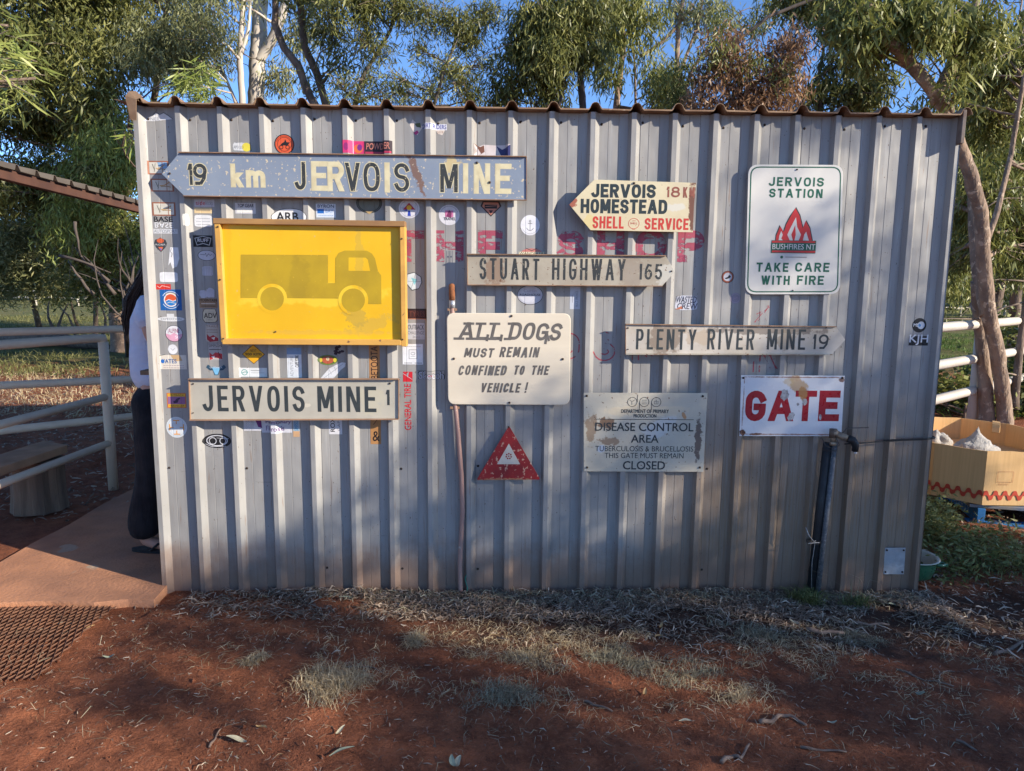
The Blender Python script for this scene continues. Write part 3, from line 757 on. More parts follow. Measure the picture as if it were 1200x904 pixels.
# ---- Bushfires sign
Yb = -.006
M_BF = weather('matt_white_sign', (.60, .58, .53), (.54, .525, .49), 3, .7, rough=.5, bump=.05)
M_GREEN = weather('sign_green', (.008, .085, .048), (.012, .10, .058), 15, .6, rough=.45, bump=0)
M_FRED = weather('flame_red', (.55, .025, .025), (.45, .03, .03), 15, .6, rough=.45, bump=0)
pp = rounded([(877.2, 193), (988.2, 193.5), (984.3, 345), (873, 345.2)], 12)
t, org, P_ = sign('fire_warning_sign', 'white rounded sign with green border reading JERVOIS STATION TAKE CARE WITH FIRE', pp, Yb, .003, M_BF)
F = Flat(); bp = pxpoly(rounded([(880.2, 196), (985.2, 196.4), (981.3, 342), (876, 342.2)], 10.5), Yb); F.line(bp, .0058, M_GREEN, True)
word_px(F, Yb, 'JERVOIS', 901, 208, 965.5, 218.6, 2.2, M_GREEN, gap=.010); word_px(F, Yb, 'STATION', 901.5, 221.5, 964, 232, 2.2, M_GREEN, gap=.010)
word_px(F, Yb, 'TAKE', 886.5, 308, 924, 318.8, 2.2, M_GREEN, gap=.010); word_px(F, Yb, 'CARE', 932, 308, 972, 318.8, 2.2, M_GREEN, gap=.010)
word_px(F, Yb, 'WITH', 892, 323.2, 925.5, 334, 2.2, M_GREEN, gap=.010); word_px(F, Yb, 'FIRE', 934, 323.2, 965.5, 334, 2.2, M_GREEN, gap=.010)
F.grp(); fl = lambda L: pxpoly([(903.5+(x-185)/3.423, 244+(y-493)/3.423) for x, y in L], Yb)
M_FK = weather('flame_outline', (.02, .04, .035), (.02, .04, .035), 15, .6, rough=.45, bump=0)
big = [(204, 628), (206, 605), (222, 565), (236, 590), (246, 560), (262, 530), (283, 493), (300, 525), (312, 575), (324, 545), (340, 575), (350, 628)]
F.poly(fl([(200, 630)]+[(x+(-3 if x < 280 else 3), y-4) for x, y in big[1:-1]]+[(354, 630)]), M_FK)
F.poly(fl(big), M_FRED)
F.poly(fl([(262, 628), (250, 600), (262, 575), (285, 530), (290, 570), (305, 600), (294, 628)]), M_BF)
F.poly(fl([(274, 628), (266, 600), (282, 562), (284, 600), (278, 628)]), M_FRED)
F.poly(fl([(214, 628), (218, 605), (226, 585), (232, 600), (226, 615), (236, 628)]), M_BF)
F.poly(fl([(312, 628), (318, 600), (326, 588), (338, 628)]), M_BF)
F.grp(); a = bx(903.6, 282, 956, 297, Yb); F.rect(*a, M_GREEN); a = bx(904.4, 282.6, 955.3, 284.8, Yb); F.rect(*a, M_FRED); a = bx(904.4, 294, 955.3, 296.2, Yb); F.rect(*a, M_FRED)
font_px(F, Yb, 'BUSHFIRES NT', 905, 286.3, 955, 292.6, M_BF, bold=.0006)
F.grp(); a = bx(914, 299.5, 918, 303.5, Yb); F.disc((a[0]+a[2])/2, (a[1]+a[3])/2, .007, .007, M_GREEN, 12); a = bx(920, 301.2, 945.5, 301.9, Yb); F.rect(*a, M_GREYINK)
F.build('lettering', t, Yb-.0004, org); bolt(t, 934, 199, Yb, org, .004); bolt(t, 929, 340.5, Yb, org, .003)

# ---- ALL DOGS
Yd = -.014
M_DOG = weather('painted_white_board', (.66, .58, .45), (.57, .50, .39), 3, .8, chip=(.45, .36, .26), chip_scale=50, chip_thr=.72, rough=.6, bump=.25, stretch=(.3, 1, 2), bump_scale=70)
pp = rounded([(523.3, 367), (669, 367.5), (667.7, 475), (525, 474.2)], 9)
t, org, P_ = sign('notice_board', 'cream rounded board with hand-painted ALL DOGS MUST REMAIN CONFINED TO THE VEHICLE', pp, Yd, .009, M_DOG, bevel=.003)
F = Flat(); GI = M_GREYINK
def italic(txt, x0, y0, x1, y1, tp, serif=False, sh=.22, gap=None):
    a = bx(x0, y0, x1, y1, Yd); h = a[3]-a[1]; sc_ = h/(y1-y0)
    F.word(txt, a[0], a[1], a[2]-sh*h, a[3], tp*sc_, GI, shear=sh, jitter=.02, gap=gap)
    if serif:
        g_ = gap if gap is not None else .17*h; ws = [GL[c][0] for c in txt]; k = ((a[2]-sh*h-a[0])-g_*(len(txt)-1))/sum(ws); x = a[0]
        for c, w_ in zip(txt, ws):
            wd = w_*k; tk = tp*sc_; s_ = tk*1.3
            for (u, v) in {'A': ((0, 0), (1, 0), (.5, 1)), 'L': ((0, 0), (0, 1)), 'D': ((0, 0), (0, 1)), 'G': (), 'S': (), 'O': ()}[c]:
                px_ = x+tk/2+u*(wd-tk)+sh*v*h; pz = a[1]+tk*.35+v*(h-tk*.7)
                F.line([(px_-s_, pz), (px_+s_*(.2 if c == 'D' and u == 0 else 1), pz)], tk*.75, GI)
            if c == 'L': F.line([(x+wd+sh*.1*h, a[1]), (x+wd+sh*.1*h+.004, a[1]+h*.25)], tk*.8, GI)
            if c == 'G': F.line([(x+wd*.92, a[1]-.14*h), (x+wd*.98+.2*sh*h, a[1]+h*.45)], tk*.8, GI)
            if c == 'S': F.line([(x+sh*.1*h, a[1]+.02*h), (x-.005, a[1]+h*.3)], tk*.7, GI)
            x += wd+g_
italic('ALL', 536, 378.2, 591, 398.5, 3.7, True, gap=.014); italic('DOGS', 595, 378.5, 660.5, 399, 3.7, True, gap=.009)
italic('MUST', 543.5, 408, 580, 419, 2.2); italic('REMAIN', 585, 407, 633, 419, 2.2); italic('CONFINED', 536.5, 428.5, 595, 440, 2.2); italic('TO', 601.5, 428.5, 616, 439.5, 2.2)
italic('THE', 622, 428.5, 644.5, 439.5, 2.2); italic('VEHICLE', 562.5, 449, 611, 460, 2.2); italic('!', 614.5, 448, 620, 460.5, 2.0)
F.build('lettering', t, Yd-.0006, org)
for p in ((532, 420.5), (659.5, 421), (599.5, 370.5), (597, 472)): bolt(t, p[0], p[1], Yd, org, .006)

# ---- disease control
Yc = -.004
M_DIS = weather('peeling_white_plate', (.53, .485, .385), (.46, .415, .325), 4, .9, chip=(.20, .13, .09), chip_scale=50, chip_thr=.645, rough=.5, bump=.25, bump_scale=30, bump_dist=.006,
                blobs=[(-.19, .045, .05, .03, 0, (.19, .11, .065), .95, 38), (-.265, .02, .028, .085, 0, (.26, .17, .10), .8, 32), (-.17, -.045, .055, .02, 0, (.20, .12, .07), .75, 45), (.07, .02, .10, .045, .5, (.55, .55, .52), .8, 9), (.265, -.03, .018, .11, 0, (.10, .07, .06), .9, 36),
                       (-.21, -.085, .02, .018, 0, (.45, .50, .56), .9, 20), (.19, .085, .01, .022, .5, (.42, .19, .06), .8, 20), (.0, .11, .22, .03, 0, (.62, .52, .36), .7, 9)])
t, org, P_ = sign('notice_plate', 'stained and peeling white plate reading DISEASE CONTROL AREA CLOSED', [(684, 460.5), (829, 460.8), (824.3, 553.2), (684, 552.7)], Yc, .0015, M_DIS)
F = Flat(); I2 = M_INK2
a = bx(735.5, 464, 774.5, 477.5, Yc); r = (a[3]-a[1])*.40; zc = a[1]+r*1.15
for i in range(3):
    cxx = a[0]+r+i*((a[2]-a[0]-2*r)/2); F.ring(cxx, zc, r, r, .0024, I2)
F.line([(a[0]+2*r+.002, zc), (a[0]+2*r+.002, a[3]+.004)], .0024, I2); F.line([((a[0]+a[2])/2+r*.0-r, zc), ((a[0]+a[2])/2-r, zc-r*1.5)], .0024, I2); F.line([(a[2]-2*r, zc), (a[2]-2*r, zc-r*1.5)], .0024, I2)
c1 = a[0]+r; F.line([(c1-r*.55, zc+r*.45), (c1-.002, zc+.002), (c1-.002, zc-r*.6)], .0016, I2); F.line([(c1+r*.5, zc+r*.45), (c1, zc+.002)], .0016, I2)
c2 = (a[0]+a[2])/2
for dz_ in (.4, 0, -.4): F.line([(c2-r*.5, zc+dz_*r), (c2+r*.5, zc+dz_*r)], .0014, I2)
c3 = a[2]-r; F.line([(c3-r*.4, zc-r*.4), (c3+r*.4, zc-r*.4), (c3+r*.4, zc+r*.2), (c3-r*.4, zc+r*.2)], .0014, I2, True); F.line([(c3, zc-r*.4), (c3, zc+r*.5)], .0014, I2)
F.grp(); font_px(F, Yc, 'DEPARTMENT OF PRIMARY', 728, 480, 783.5, 484.3, I2, bold=.0005); F.grp(); font_px(F, Yc, 'PRODUCTION', 742.5, 485.6, 769, 489.6, I2, bold=.0005)
F.grp(); a = bx(698, 491.4, 813, 492.1, Yc); F.rect(*a, I2)
F.grp(); font_px(F, Yc, 'DISEASE CONTROL', 697.5, 495.8, 812.5, 505.5, I2, bold=.0010); F.grp(); font_px(F, Yc, 'AREA', 739.5, 510, 771.5, 519, I2, bold=.0010)
F.grp(); font_px(F, Yc, 'TUBERCULOSIS & BRUCELLOSIS', 697.5, 523, 812.5, 529.2, I2); F.grp(); font_px(F, Yc, 'THIS GATE MUST REMAIN', 708.5, 531, 801, 537.2, I2); F.grp(); font_px(F, Yc, 'CLOSED', 730, 540.8, 779, 550.5, I2, bold=.0012)
F.build('lettering', t, Yc-.0008, org)
for p in ((687.5, 464), (823.5, 464.5), (688, 548), (820, 548)): bolt(t, p[0], p[1], Yc, org, .006)

# ---- GATE
Yg = -.006
M_GATE = weather('white_enamel_rust', (.72, .71, .70), (.66, .65, .64), 4, .7, chip=(.25, .10, .05), chip_scale=30, chip_thr=.79, rough=.3, bump=.05,
                 blobs=[(.03, .10, .035, .075, .55, (.50, .30, .12), .8, 16), (.055, .055, .02, .05, .4, (.42, .21, .07), .85, 20), (-.02, .115, .03, .02, 0, (.55, .40, .20), .6, 20), (-.235, -.135, .018, .014, 0, (.10, .04, .025), 1, 40), (-.17, -.142, .035, .006, 0, (.12, .05, .03), 1, 50), (0, -.142, .3, .0035, 0, (.30, .13, .07), .8, 60), (0, .142, .3, .0035, 0, (.25, .11, .06), .8, 60),
                        (-.240, .0, .0035, .14, 0, (.30, .14, .08), .7, 60), (.235, .13, .015, .012, 0, (.18, .08, .05), .9, 50)])
t, org, P_ = sign('gate_sign', 'rusty white enamel sign with red letters GATE', [(868.5, 440), (990, 440.5), (986, 511.5), (866.5, 511.2)], Yg, .002, M_GATE)
M_GRED = weather('enamel_red', (.37, .012, .022), (.31, .012, .022), 15, .6, rough=.35, bump=0, blobs=[(.048, .055, .022, .03, .4, (.40, .20, .07), .9, 22)])
F = Flat()
word_px(F, Yg, 'G', 873.5, 458, 897.5, 493.8, 8.0, M_GRED); word_px(F, Yg, 'A', 900.5, 458, 930.5, 493.8, 8.0, M_GRED); word_px(F, Yg, 'T', 931.5, 458, 956.5, 493.8, 7.2, M_GRED); word_px(F, Yg, 'E', 959.5, 458, 984, 493.8, 8.2, M_GRED)
F.grp(); M_SCR = weather('scraped_enamel', (.50, .48, .46), (.24, .22, .21), 60, 1, rough=.7, bump=.5)
for (u, v, ru, rv, an) in ((919.5, 463, 4.5, 7, .2), (927, 488, 3.5, 6, .5), (943, 471.5, 3, 4, 0), (935, 474, 1.5, 2, 0), (961, 489, 1.5, 4, 0)):
    pts = []
    for i in range(22):
        th = 2*math.pi*i/22; k = 1+random.uniform(-.18, .18); x_, y_ = ru*k*math.cos(th), rv*k*math.sin(th); pts.append((u+x_*math.cos(an)-y_*math.sin(an), v+x_*math.sin(an)+y_*math.cos(an)))
    F.poly(pxpoly(list(reversed(pts)), Yg), M_SCR)
F.build('lettering', t, Yg-.0004, org)
for p in ((871, 443), (987, 443)): bolt(t, p[0], p[1], Yg, org, .006)

# ---- red triangle
Yt = -.014
M_TRI = weather('scratched_red', (.30, .022, .024), (.21, .02, .022), 14, .9, chip=(.50, .28, .20), chip_scale=46, chip_thr=.585, rough=.45, bump=.1, blobs=[(0, -.09, .14, .008, 0, (.45, .25, .12), .6, 50)])
t, org, P_ = sign('triangle_sign', 'small scratched red warning triangle with a white centre', rounded([(596.5, 499), (633.3, 562.3), (558.3, 562.8)], 2.5, 3), Yt, .004, M_TRI)
M_TW = weather('triangle_white', (.56, .52, .44), (.48, .44, .37), 20, .8, rough=.5, bump=0)
F = Flat(); F.poly(pxpoly([(596.3, 520), (582.5, 544.2), (609.5, 544.2)], Yt), M_TW)
F.grp(); c0 = onY(596.2, 534.8, Yt); s0 = .0042
F.disc(c0.x, c0.z, s0*.9, s0*.9, M_TRI, 12)
for i in range(7): F.disc(c0.x+.0125*math.sin(i*.898), c0.z+.0125*math.cos(i*.898), s0, s0, M_TRI, 12)
F.build('emblem', t, Yt-.0005, org); bolt(t, 596, 500.5, Yt, org, .005)

# ---- yellow truck sign in timber frame
Yf = -.062; Yp = -.034
M_YEL = weather('yellow_reflective', (.74, .44, .012), (.66, .37, .010), 3, .8, chip=(.60, .42, .10), chip_scale=60, chip_thr=.66, rough=.45, bump=.1,
                blobs=[(-.40, .1, .04, .3, 0, (.80, .38, .01), .8, 8), (.28, -.20, .12, .035, .3, (.50, .33, .05), .6, 24), (.23, .10, .02, .16, 0, (.45, .32, .05), .45, 30), (0, -.06, .35, .06, 0, (.80, .58, .05), .5, 6), (.05, -.235, .4, .012, 0, (.55, .35, .05), .5, 30), (.21, -.16, .05, .06, .5, (.40, .28, .05), .6, 45)])
M_TRK = weather('faded_truck_print', (.45, .30, .014), (.37, .245, .014), 7, .9, chip=(.52, .34, .03), chip_scale=70, chip_thr=.66, rough=.5, bump=0, blobs=[(-.05, .0, .05, .14, 0, (.28, .19, .015), .35, 18)])
M_FRM = weather('yellow_painted_timber', (.62, .34, .075), (.48, .25, .06), 7, .8, chip=(.20, .10, .05), chip_scale=26, chip_thr=.70, rough=.65, bump=.3, stretch=(.4, 1, 1))
M_FRT = weather('worn_brown_timber', (.40, .22, .075), (.22, .12, .06), 9, .9, rough=.8, bump=.4, stretch=(.3, 1, 1))
cen = onY(364, 331, Yp); org = (cen.x, Yp, cen.z)
t = empty('truck_sign', org, 0, 'framed yellow sign with a faded truck picture', 'sign')
pf = [(253, 260), (472, 262), (471, 402), (260.5, 400)]
plate_poly(list(reversed(pxpoly(pf, Yp))), Yp, .003, org).build('sign_panel', M_YEL, t)
def fbar(p0, p1, y0, y1, wpx, mat, nm='frame_rail'):
    a, c_ = onY(p0[0], p0[1], Yf), onY(p1[0], p1[1], Yf); s_ = wpx*.0041
    m2 = MB(); o_ = Vector(org); a = Vector((a.x, (y0+y1)/2, a.z))-o_; c_ = Vector((c_.x, (y0+y1)/2, c_.z))-o_
    m2.bar(a, c_, abs(y1-y0), s_, up=Vector((c_-a)).cross(Vector((0, 1, 0)))); return m2.build(nm, mat, t, bevel=.0025)
fbar((249.3, 259), (474.5, 262.5), Yf, -.001, 6.2, M_FRT); fbar((253.8, 262), (262, 401.5), Yf+.004, -.001, 6.5, M_FRM); fbar((471.3, 265.5), (473.2, 406.5), Yf+.004, -.001, 6.0, M_FRM); fbar((260, 400.5), (470, 401.8), Yf+.002, -.001, 6.5, M_FRM)
F = Flat(); Pp = lambda L: pxpoly(L, Yp)
F.poly(Pp([(282, 349.5), (320.5, 349.5), (384.5, 350), (384.5, 299), (282.2, 298.5)]), M_TRK)
F.poly(Pp([(384.5, 350), (393, 350), (393, 332), (384.5, 332)]), M_TRK)
F.poly(Pp([(393, 350), (416, 351), (432, 356.5), (447, 356.5), (446.8, 323), (443, 318), (439.5, 303), (436, 297.5), (430, 294), (404, 293.8), (397, 296.5), (393.2, 303)]), M_TRK)
F.poly(Pp([(408.5, 317.5), (433.8, 317.8), (431, 304.5), (428.5, 302.2), (408.5, 302)]), M_YEL)
for cx_, cy2 in ((319, 350.3), (414, 352)):
    F.poly(Pp([(cx_+17.6*math.cos(-i*.2094), cy2+17.6*math.sin(-i*.2094)) for i in range(30)]), M_YEL)
    F.poly(Pp([(cx_+13.8*math.cos(-i*.2094), cy2+13.8*math.sin(-i*.2094)) for i in range(30)]), M_TRK)
F.build('truck_pictogram', t, Yp-.0006, org)
for p in ((255.5, 266), (258, 328), (262, 397), (471, 280), (472, 398)): bolt(t, p[0], p[1], Yf+.004, org, .004)
for p in ((266.5, 395), (323, 389)): bolt(t, p[0], p[1], Yp, org, .004)
# ================================================================== STICKERS (each follows the ribs of the sheet)
WH = (222, 222, 222); OW = (205, 200, 185); BK = (28, 28, 32); GR = (150, 152, 158)
def pc_(c): return paint(c)
class St:
    def __init__(s, box): s.a = bx(*box, .022); s.F = Flat(); s.w = s.a[2]-s.a[0]; s.h = s.a[3]-s.a[1]
    def P(s, u, v): return (s.a[0]+u*s.w, s.a[1]+v*s.h)
    def rect(s, u0, v0, u1, v1, c): p, q = s.P(u0, v0), s.P(u1, v1); s.F.rect(p[0], p[1], q[0], q[1], pc_(c)); return s
    def poly(s, pts, c): s.F.poly([s.P(*p) for p in pts], pc_(c)); return s
    def ell(s, u, v, ru, rv, c): p = s.P(u, v); s.F.disc(p[0], p[1], ru*s.w, rv*s.h, pc_(c)); return s
    def ring(s, u, v, ru, rv, t, c, a0=0, a1=360): p = s.P(u, v); s.F.ring(p[0], p[1], ru*s.w, rv*s.h, t, pc_(c), a0=a0, a1=a1); return s
    def line(s, pts, t, c, closed=False): s.F.line([s.P(*p) for p in pts], t, pc_(c), closed); return s
    def text(s, txt, u0, v0, u1, v1, c, **kw): p, q = s.P(u0, v0), s.P(u1, v1); s.F.font(txt, p[0], p[1], q[0], q[1], pc_(c), **kw); return s
    def rag(s, c, n=26, j=.10, e=.55, u=.5, v=.5, ru=.5, rv=.5):
        pts = []
        for i in range(n):
            a = 2*math.pi*i/n; cx, sx_ = math.cos(a), math.sin(a); k = 1-random.random()*j*2
            pts.append((u+ru*k*math.copysign(abs(cx)**e, cx), v+rv*k*math.copysign(abs(sx_)**e, sx_)))
        return s.poly(pts, c)
    def done(s, label, name='sticker', group='stickers on the shed wall'):
        cx, cz = s.a[0]+s.w/2, s.a[1]+s.h/2
        o = s.F.build(name, None, 0, (cx, 0, cz), step=.00012, conform=True); o.location = (cx, 0, cz)
        tag(o, label, 'sticker', group); return o
S_ = St
def scr(s, v, c, u0=.12, u1=.88, t=.0018, n=7):
    """a row of unreadable small print as broken dashes"""
    u = u0
    while u < u1:
        d = random.uniform(.03, .10); s.line([(u, v), (min(u+d, u1), v)], t, c); u += d+.035
    return s

s = S_((168, 131, 201, 142)); s.poly([(0, 0), (.12, .35), (.3, .55), (.42, .95), (.55, .7), (.7, .9), (.85, .6), (1, .25), (.6, .1), (.3, 0)], (215, 216, 218)); s.line([(.3, .6), (.42, .98), (.56, .72), (.7, .93), (.88, .6), (1, .3)], .003, (70, 72, 80)); s.text('PNER', .12, .08, .55, .42, (150, 152, 160)); s.done('torn white mountain-shaped decal at the upper left corner of the wall')
def birdcard(box, lab, sky=None, shift=0):
    s = S_(box); s.rect(0, 0, 1, 1, (150, 96, 72)).rect(.07, .09, .93, .9, OW)
    if sky: s.poly([(.45, .9), (.93, .9), (.93, .5), (.6, .35)], sky)
    s.line([(.22, .75), (.32, .3)], .003, (90, 85, 70)).line([(.3, .2), (.36, .8)], .002, (120, 110, 90))
    s.line([(.4, .45), (.6, .5), (.8, .72)], .0035, (190, 140, 50)).line([(.45, .38), (.7, .42), (.85, .35)], .003, (150, 120, 70)); s.rect(.68, .09, .71, .9, (160, 110, 85)); s.done(lab)
birdcard((172.5, 188.5, 197, 204.5), 'rust-bordered card sticker with a pale blue corner, behind the arrow tip', (140, 175, 205))
birdcard((176, 209.5, 203, 224.5), 'rust-bordered bird card sticker in the arrow sign shadow')
birdcard((177.5, 237, 205, 253), 'rust-bordered bird card sticker just above the BASE sticker')
s = S_((178.5, 254, 207, 274.5)); s.rect(0, .03, 1, .30, (205, 205, 205)); s.text('BASE', .05, .70, .82, 1, BK, bold=.0008); s.text('BASE', .07, .36, .82, .66, WH, bold=.0008, mirror=True); s.text('AUTOSPORT', .03, .08, .98, .26, (120, 122, 125)); s.done('black and mirrored white BASE lettering sticker with AUTOSPORT below')
s = S_((180, 278.5, 195, 295.5)); s.poly([(.5, 0), (.85, .3), (1, .6), (.9, .85), (.7, .9), (.5, 1), (.3, .9), (.1, .85), (0, .6), (.15, .3)], (60, 62, 66)); s.ell(.5, .78, .28, .16, (205, 92, 50)); s.rect(.05, .42, .95, .60, (40, 40, 44)); s.text('RIDER', .1, .45, .9, .57, (200, 200, 200)); s.poly([(.5, .06), (.7, .35), (.3, .35)], (205, 100, 60)); s.poly([(.5, .08), (.58, .25), (.42, .25)], (80, 110, 180)); s.done('small dark shield sticker with an orange sunburst')
s = S_((196, 290, 209.5, 315)); s.poly([(.25, 1), (.95, 1), (1, .5), (.75, .1), (.35, 0), (.2, .3), (.0, .15), (.1, .5)], WH); s.line([(.35, .95), (.25, .8), (.4, .7), (.3, .55)], .002, (60, 60, 60)); s.done('torn tall white sticker remnant on the leftmost sheet pan')
s = S_((186, 319, 208, 331)); s.rag(WH, e=.3, j=.02).done('plain white rectangular sticker above the red sticker')
s = S_((182, 333, 199.5, 339.5)); s.rect(0, 0, 1, 1, (205, 52, 38)); s.line([(.1, .6), (.25, .3), (.4, .7), (.9, .4)], .0025, (235, 190, 180)); s.done('narrow bright red sticker above the blue sunset sticker')
s = S_((187, 339.5, 212, 364)); s.rect(0, 0, 1, 1, (22, 92, 160)); s.ell(.5, .5, .33, .33, (225, 225, 220)).ell(.5, .5, .28, .28, (215, 88, 45)).poly([(.24, .42), (.4, .5), (.6, .45), (.76, .5), (.76, .4), (.68, .28), (.5, .22), (.32, .28)], (40, 120, 185)); s.line([(.25, .44), (.4, .52), (.6, .44), (.75, .5)], .003, WH); s.line([(.3, .34), (.45, .4), (.7, .34)], .002, WH); s.ring(.5, .74, .22, .1, .002, (240, 200, 80), 0, 180)
s.ring(.5, .5, .41, .41, .0035, (190, 205, 222), 30, 150).ring(.5, .5, .41, .41, .0035, (190, 205, 222), 210, 330); s.done('square blue sticker with an orange sunset over waves')
s = S_((184, 368, 215.5, 377.5)); s.ell(.5, .35, .5, .30, (216, 216, 214)).rect(.34, .55, .62, 1, (216, 216, 214)); s.text('EXPEDITION', .12, .22, .88, .48, (130, 130, 135)); s.done('flat white oval sticker below the blue sunset sticker')
s = S_((193, 381.5, 213.5, 401)); s.ell(.5, .5, .5, .5, (60, 60, 62)).ell(.5, .5, .47, .47, (215, 160, 180)); s.poly([(.03, .5)]+[(.5+.47*math.cos(R(a)), .5+.47*math.sin(R(a))) for a in range(175, -1, -12)]+[(.97, .5), (.7, .42), (.5, .56), (.3, .42)], (216, 214, 216)); s.text('ALPINE', .18, .55, .82, .8, (150, 60, 100)); s.text('50', .55, .2, .8, .38, (240, 230, 235)); s.done('round pink and white sticker above the small white disc')
s = S_((196, 404, 207.5, 415.5)); s.ell(.5, .5, .5, .5, WH).line([(.3, .6), (.5, .4), (.7, .6)], .0015, (120, 120, 120)); s.done('small plain white round sticker below the pink round one')
s = S_((187, 415.5, 218, 434)); s.rect(0, .05, 1, .95, (214, 205, 190)); s.poly([(.4, .95), (.75, .95), (.85, .6), (.55, .55)], (200, 165, 120)); s.text('YATES', .06, .42, .62, .68, (35, 90, 150), bold=.0006); s.ell(.1, .55, .07, .12, (40, 110, 190)); scr(s, .28, (120, 80, 120)); scr(s, .14, (130, 90, 110)); s.line([(0, .9), (.2, .98)], .002, BK); s.done('cream sticker lettered YATES in blue')
s = S_((195, 461, 217.5, 478.5)); s.rect(0, 0, 1, 1, (200, 110, 60)).rect(.05, .05, .95, .95, (225, 175, 50)).rect(.05, .25, .95, .76, (150, 100, 140)); s.text('OUTBACK', .1, .8, .9, .92, (120, 60, 40)); s.text('TRAVELLER', .1, .08, .9, .2, (120, 60, 40)); s.poly([(.35, .3), (.55, .35), (.6, .55), (.7, .6), (.66, .7), (.5, .62), (.42, .48), (.32, .45)], (60, 40, 70)); s.done('yellow and mauve landscape sticker with a dark figure')
s = S_((194, 489, 218.5, 513.5)); s.ell(.5, .5, .5, .5, (205, 210, 212)).ring(.5, .5, .42, .42, .0018, (170, 185, 195))
for dx, dy in ((0, 1), (1, 0), (0, -1), (-1, 0)):
    cx_, cy2 = .5+dx*.33, .5+dy*.33; s.line([(cx_-dy*.13, cy2+dx*.13), (cx_+dy*.13, cy2-dx*.13)], .005, (225, 150, 50)); s.line([(.5+dx*.17, .5+dy*.17), (cx_, cy2)], .004, (225, 150, 50))
s.done('large round white sticker with an orange cross motif')
s = S_((227, 234, 250.5, 242.5)); s.rect(0, 0, 1, 1, (190, 186, 192)); s.text('side', .08, .25, .55, .85, (190, 35, 60)); s.text('kicks', .57, .25, .92, .85, (140, 138, 146)); s.done('white sticker with red and grey script under the long blue arrow sign')
s = S_((227, 243.5, 248, 250)); s.rect(0, 0, 1, 1, (222, 196, 150)); scr(s, .55, (170, 150, 120), t=.006); s.done('narrow tan strip sticker at the corner of the yellow sign')
s = S_((227, 252, 248, 266)); s.rag(WH, e=.25, j=.03); scr(s, .7, (160, 160, 165)); scr(s, .45, (160, 160, 165)); scr(s, .2, (150, 150, 150)); s.done('bright white sticker with faint print beside the yellow sign corner')
s = S_((216, 251, 222.5, 265.5)); s.rag((232, 228, 214), e=.4, j=.05).done('small white patch sticker wrapped on the second rib')
s = S_((226, 276, 248.5, 289.5)); s.rect(0, 0, 1, 1, (22, 22, 26)); s.line([(.08, .75), (.5, .92), (.92, .75), (.82, .15), (.5, .3), (.18, .15)], .003, (190, 190, 190), True); s.text('RUFF', .22, .42, .78, .72, (215, 215, 215), bold=.0006); s.done('black badge sticker with white bowed outline')
s = S_((231, 293, 252, 306)); s.ell(.5, .5, .5, .48, (40, 40, 44)).ell(.5, .5, .47, .44, (196, 196, 206)); s.line([(.15, .6), (.4, .55), (.45, .7), (.5, .4), (.6, .65), (.7, .5), (.8, .6)], .002, (60, 60, 66)); s.done('pale oval sticker with black handwriting')
s = S_((236, 312, 249, 323.5)); s.rag((188, 188, 198), e=.3, j=.04)
for k in range(6): s.line([(.1+.15*k, .1), (.12+.15*k, .9)], .0015, (160, 160, 168))
s.done('small crinkled silver-white square sticker')
s = S_((232, 337, 252, 350)); s.rag((186, 186, 198), u=.28, ru=.26, v=.4, rv=.38, e=.8).rag((186, 186, 198), u=.7, ru=.28, rv=.48, e=.8).done('pair of blank pale sticker scraps left of the yellow sign')
s = S_((233, 350, 254, 361)); s.rect(0, 0, 1, 1, (150, 122, 95)); s.text('MOUNTAIN', .02, .66, .98, .94, (60, 48, 40), bold=.0005); scr(s, .45, (215, 205, 190), t=.003); scr(s, .18, (60, 48, 40), t=.003); s.done('brown worn text sticker above the ADV sticker')
s = S_((236.5, 362, 254.5, 378.5)); s.poly([(.15, 1), (.85, 1), (.95, .7), (1, .2), (.85, .02), (.15, .0), (0, .25), (.02, .75)], (90, 80, 66)).poly([(.17, .96), (.83, .96), (.92, .7), (.96, .22), (.83, .06), (.17, .05), (.04, .27), (.06, .73)], (205, 194, 168)); s.text('ADV', .1, .32, .92, .68, (55, 48, 42), bold=.0008); s.line([(.35, .2), (.65, .2)], .002, (90, 80, 70)); s.done('cream shield sticker reading ADV')
s = S_((240, 380, 256.5, 401.5)); s.rag((190, 178, 165), e=.3, j=.06); s.text('TRAILS', .08, .82, .92, .93, (110, 90, 85)); scr(s, .68, (110, 85, 80)); scr(s, .55, (120, 95, 85)); s.poly([(.1, .45), (.3, .3), (.55, .4), (.9, .22), (.9, .08), (.3, .02), (.1, .15)], (165, 45, 55)); s.poly([(.4, .25), (.7, .3), (.6, .12)], (225, 215, 205)); s.done('tattered white and red sticker directly below the ADV sticker')
s = S_((243, 403, 260.5, 423.5)); s.rag((175, 168, 165), e=.3, j=.06); s.text('SIMPSON', .08, .8, .95, .95, (60, 55, 58)); scr(s, .66, (50, 45, 48), t=.003); s.poly([(.1, .5), (.3, .35), (.5, .5), (.95, .42), (.95, .1), (.5, .2), (.1, .05)], (190, 55, 60)); s.poly([(.2, .25), (.45, .3), (.4, .12)], (230, 220, 215)); s.line([(.7, .5), (.9, .15)], .003, (90, 30, 35)); s.done('tattered grey and red sticker just above the blue bull skull')
s = S_((241, 427, 264.5, 440)); s.poly([(0, .7), (.1, .95), (.25, .75), (.75, .75), (.9, .95), (1, .7), (.85, .45), (.66, .42), (.6, 0), (.4, 0), (.34, .42), (.15, .45)], (40, 74, 96)); s.poly([(.3, .7), (.7, .7), (.62, .3), (.56, .05), (.44, .05), (.38, .3)], (120, 180, 214)); s.text('OUTBACK', .18, .62, .82, .76, (225, 230, 235)); s.done('blue bull skull sticker just above the JERVOIS MINE 1 sign')
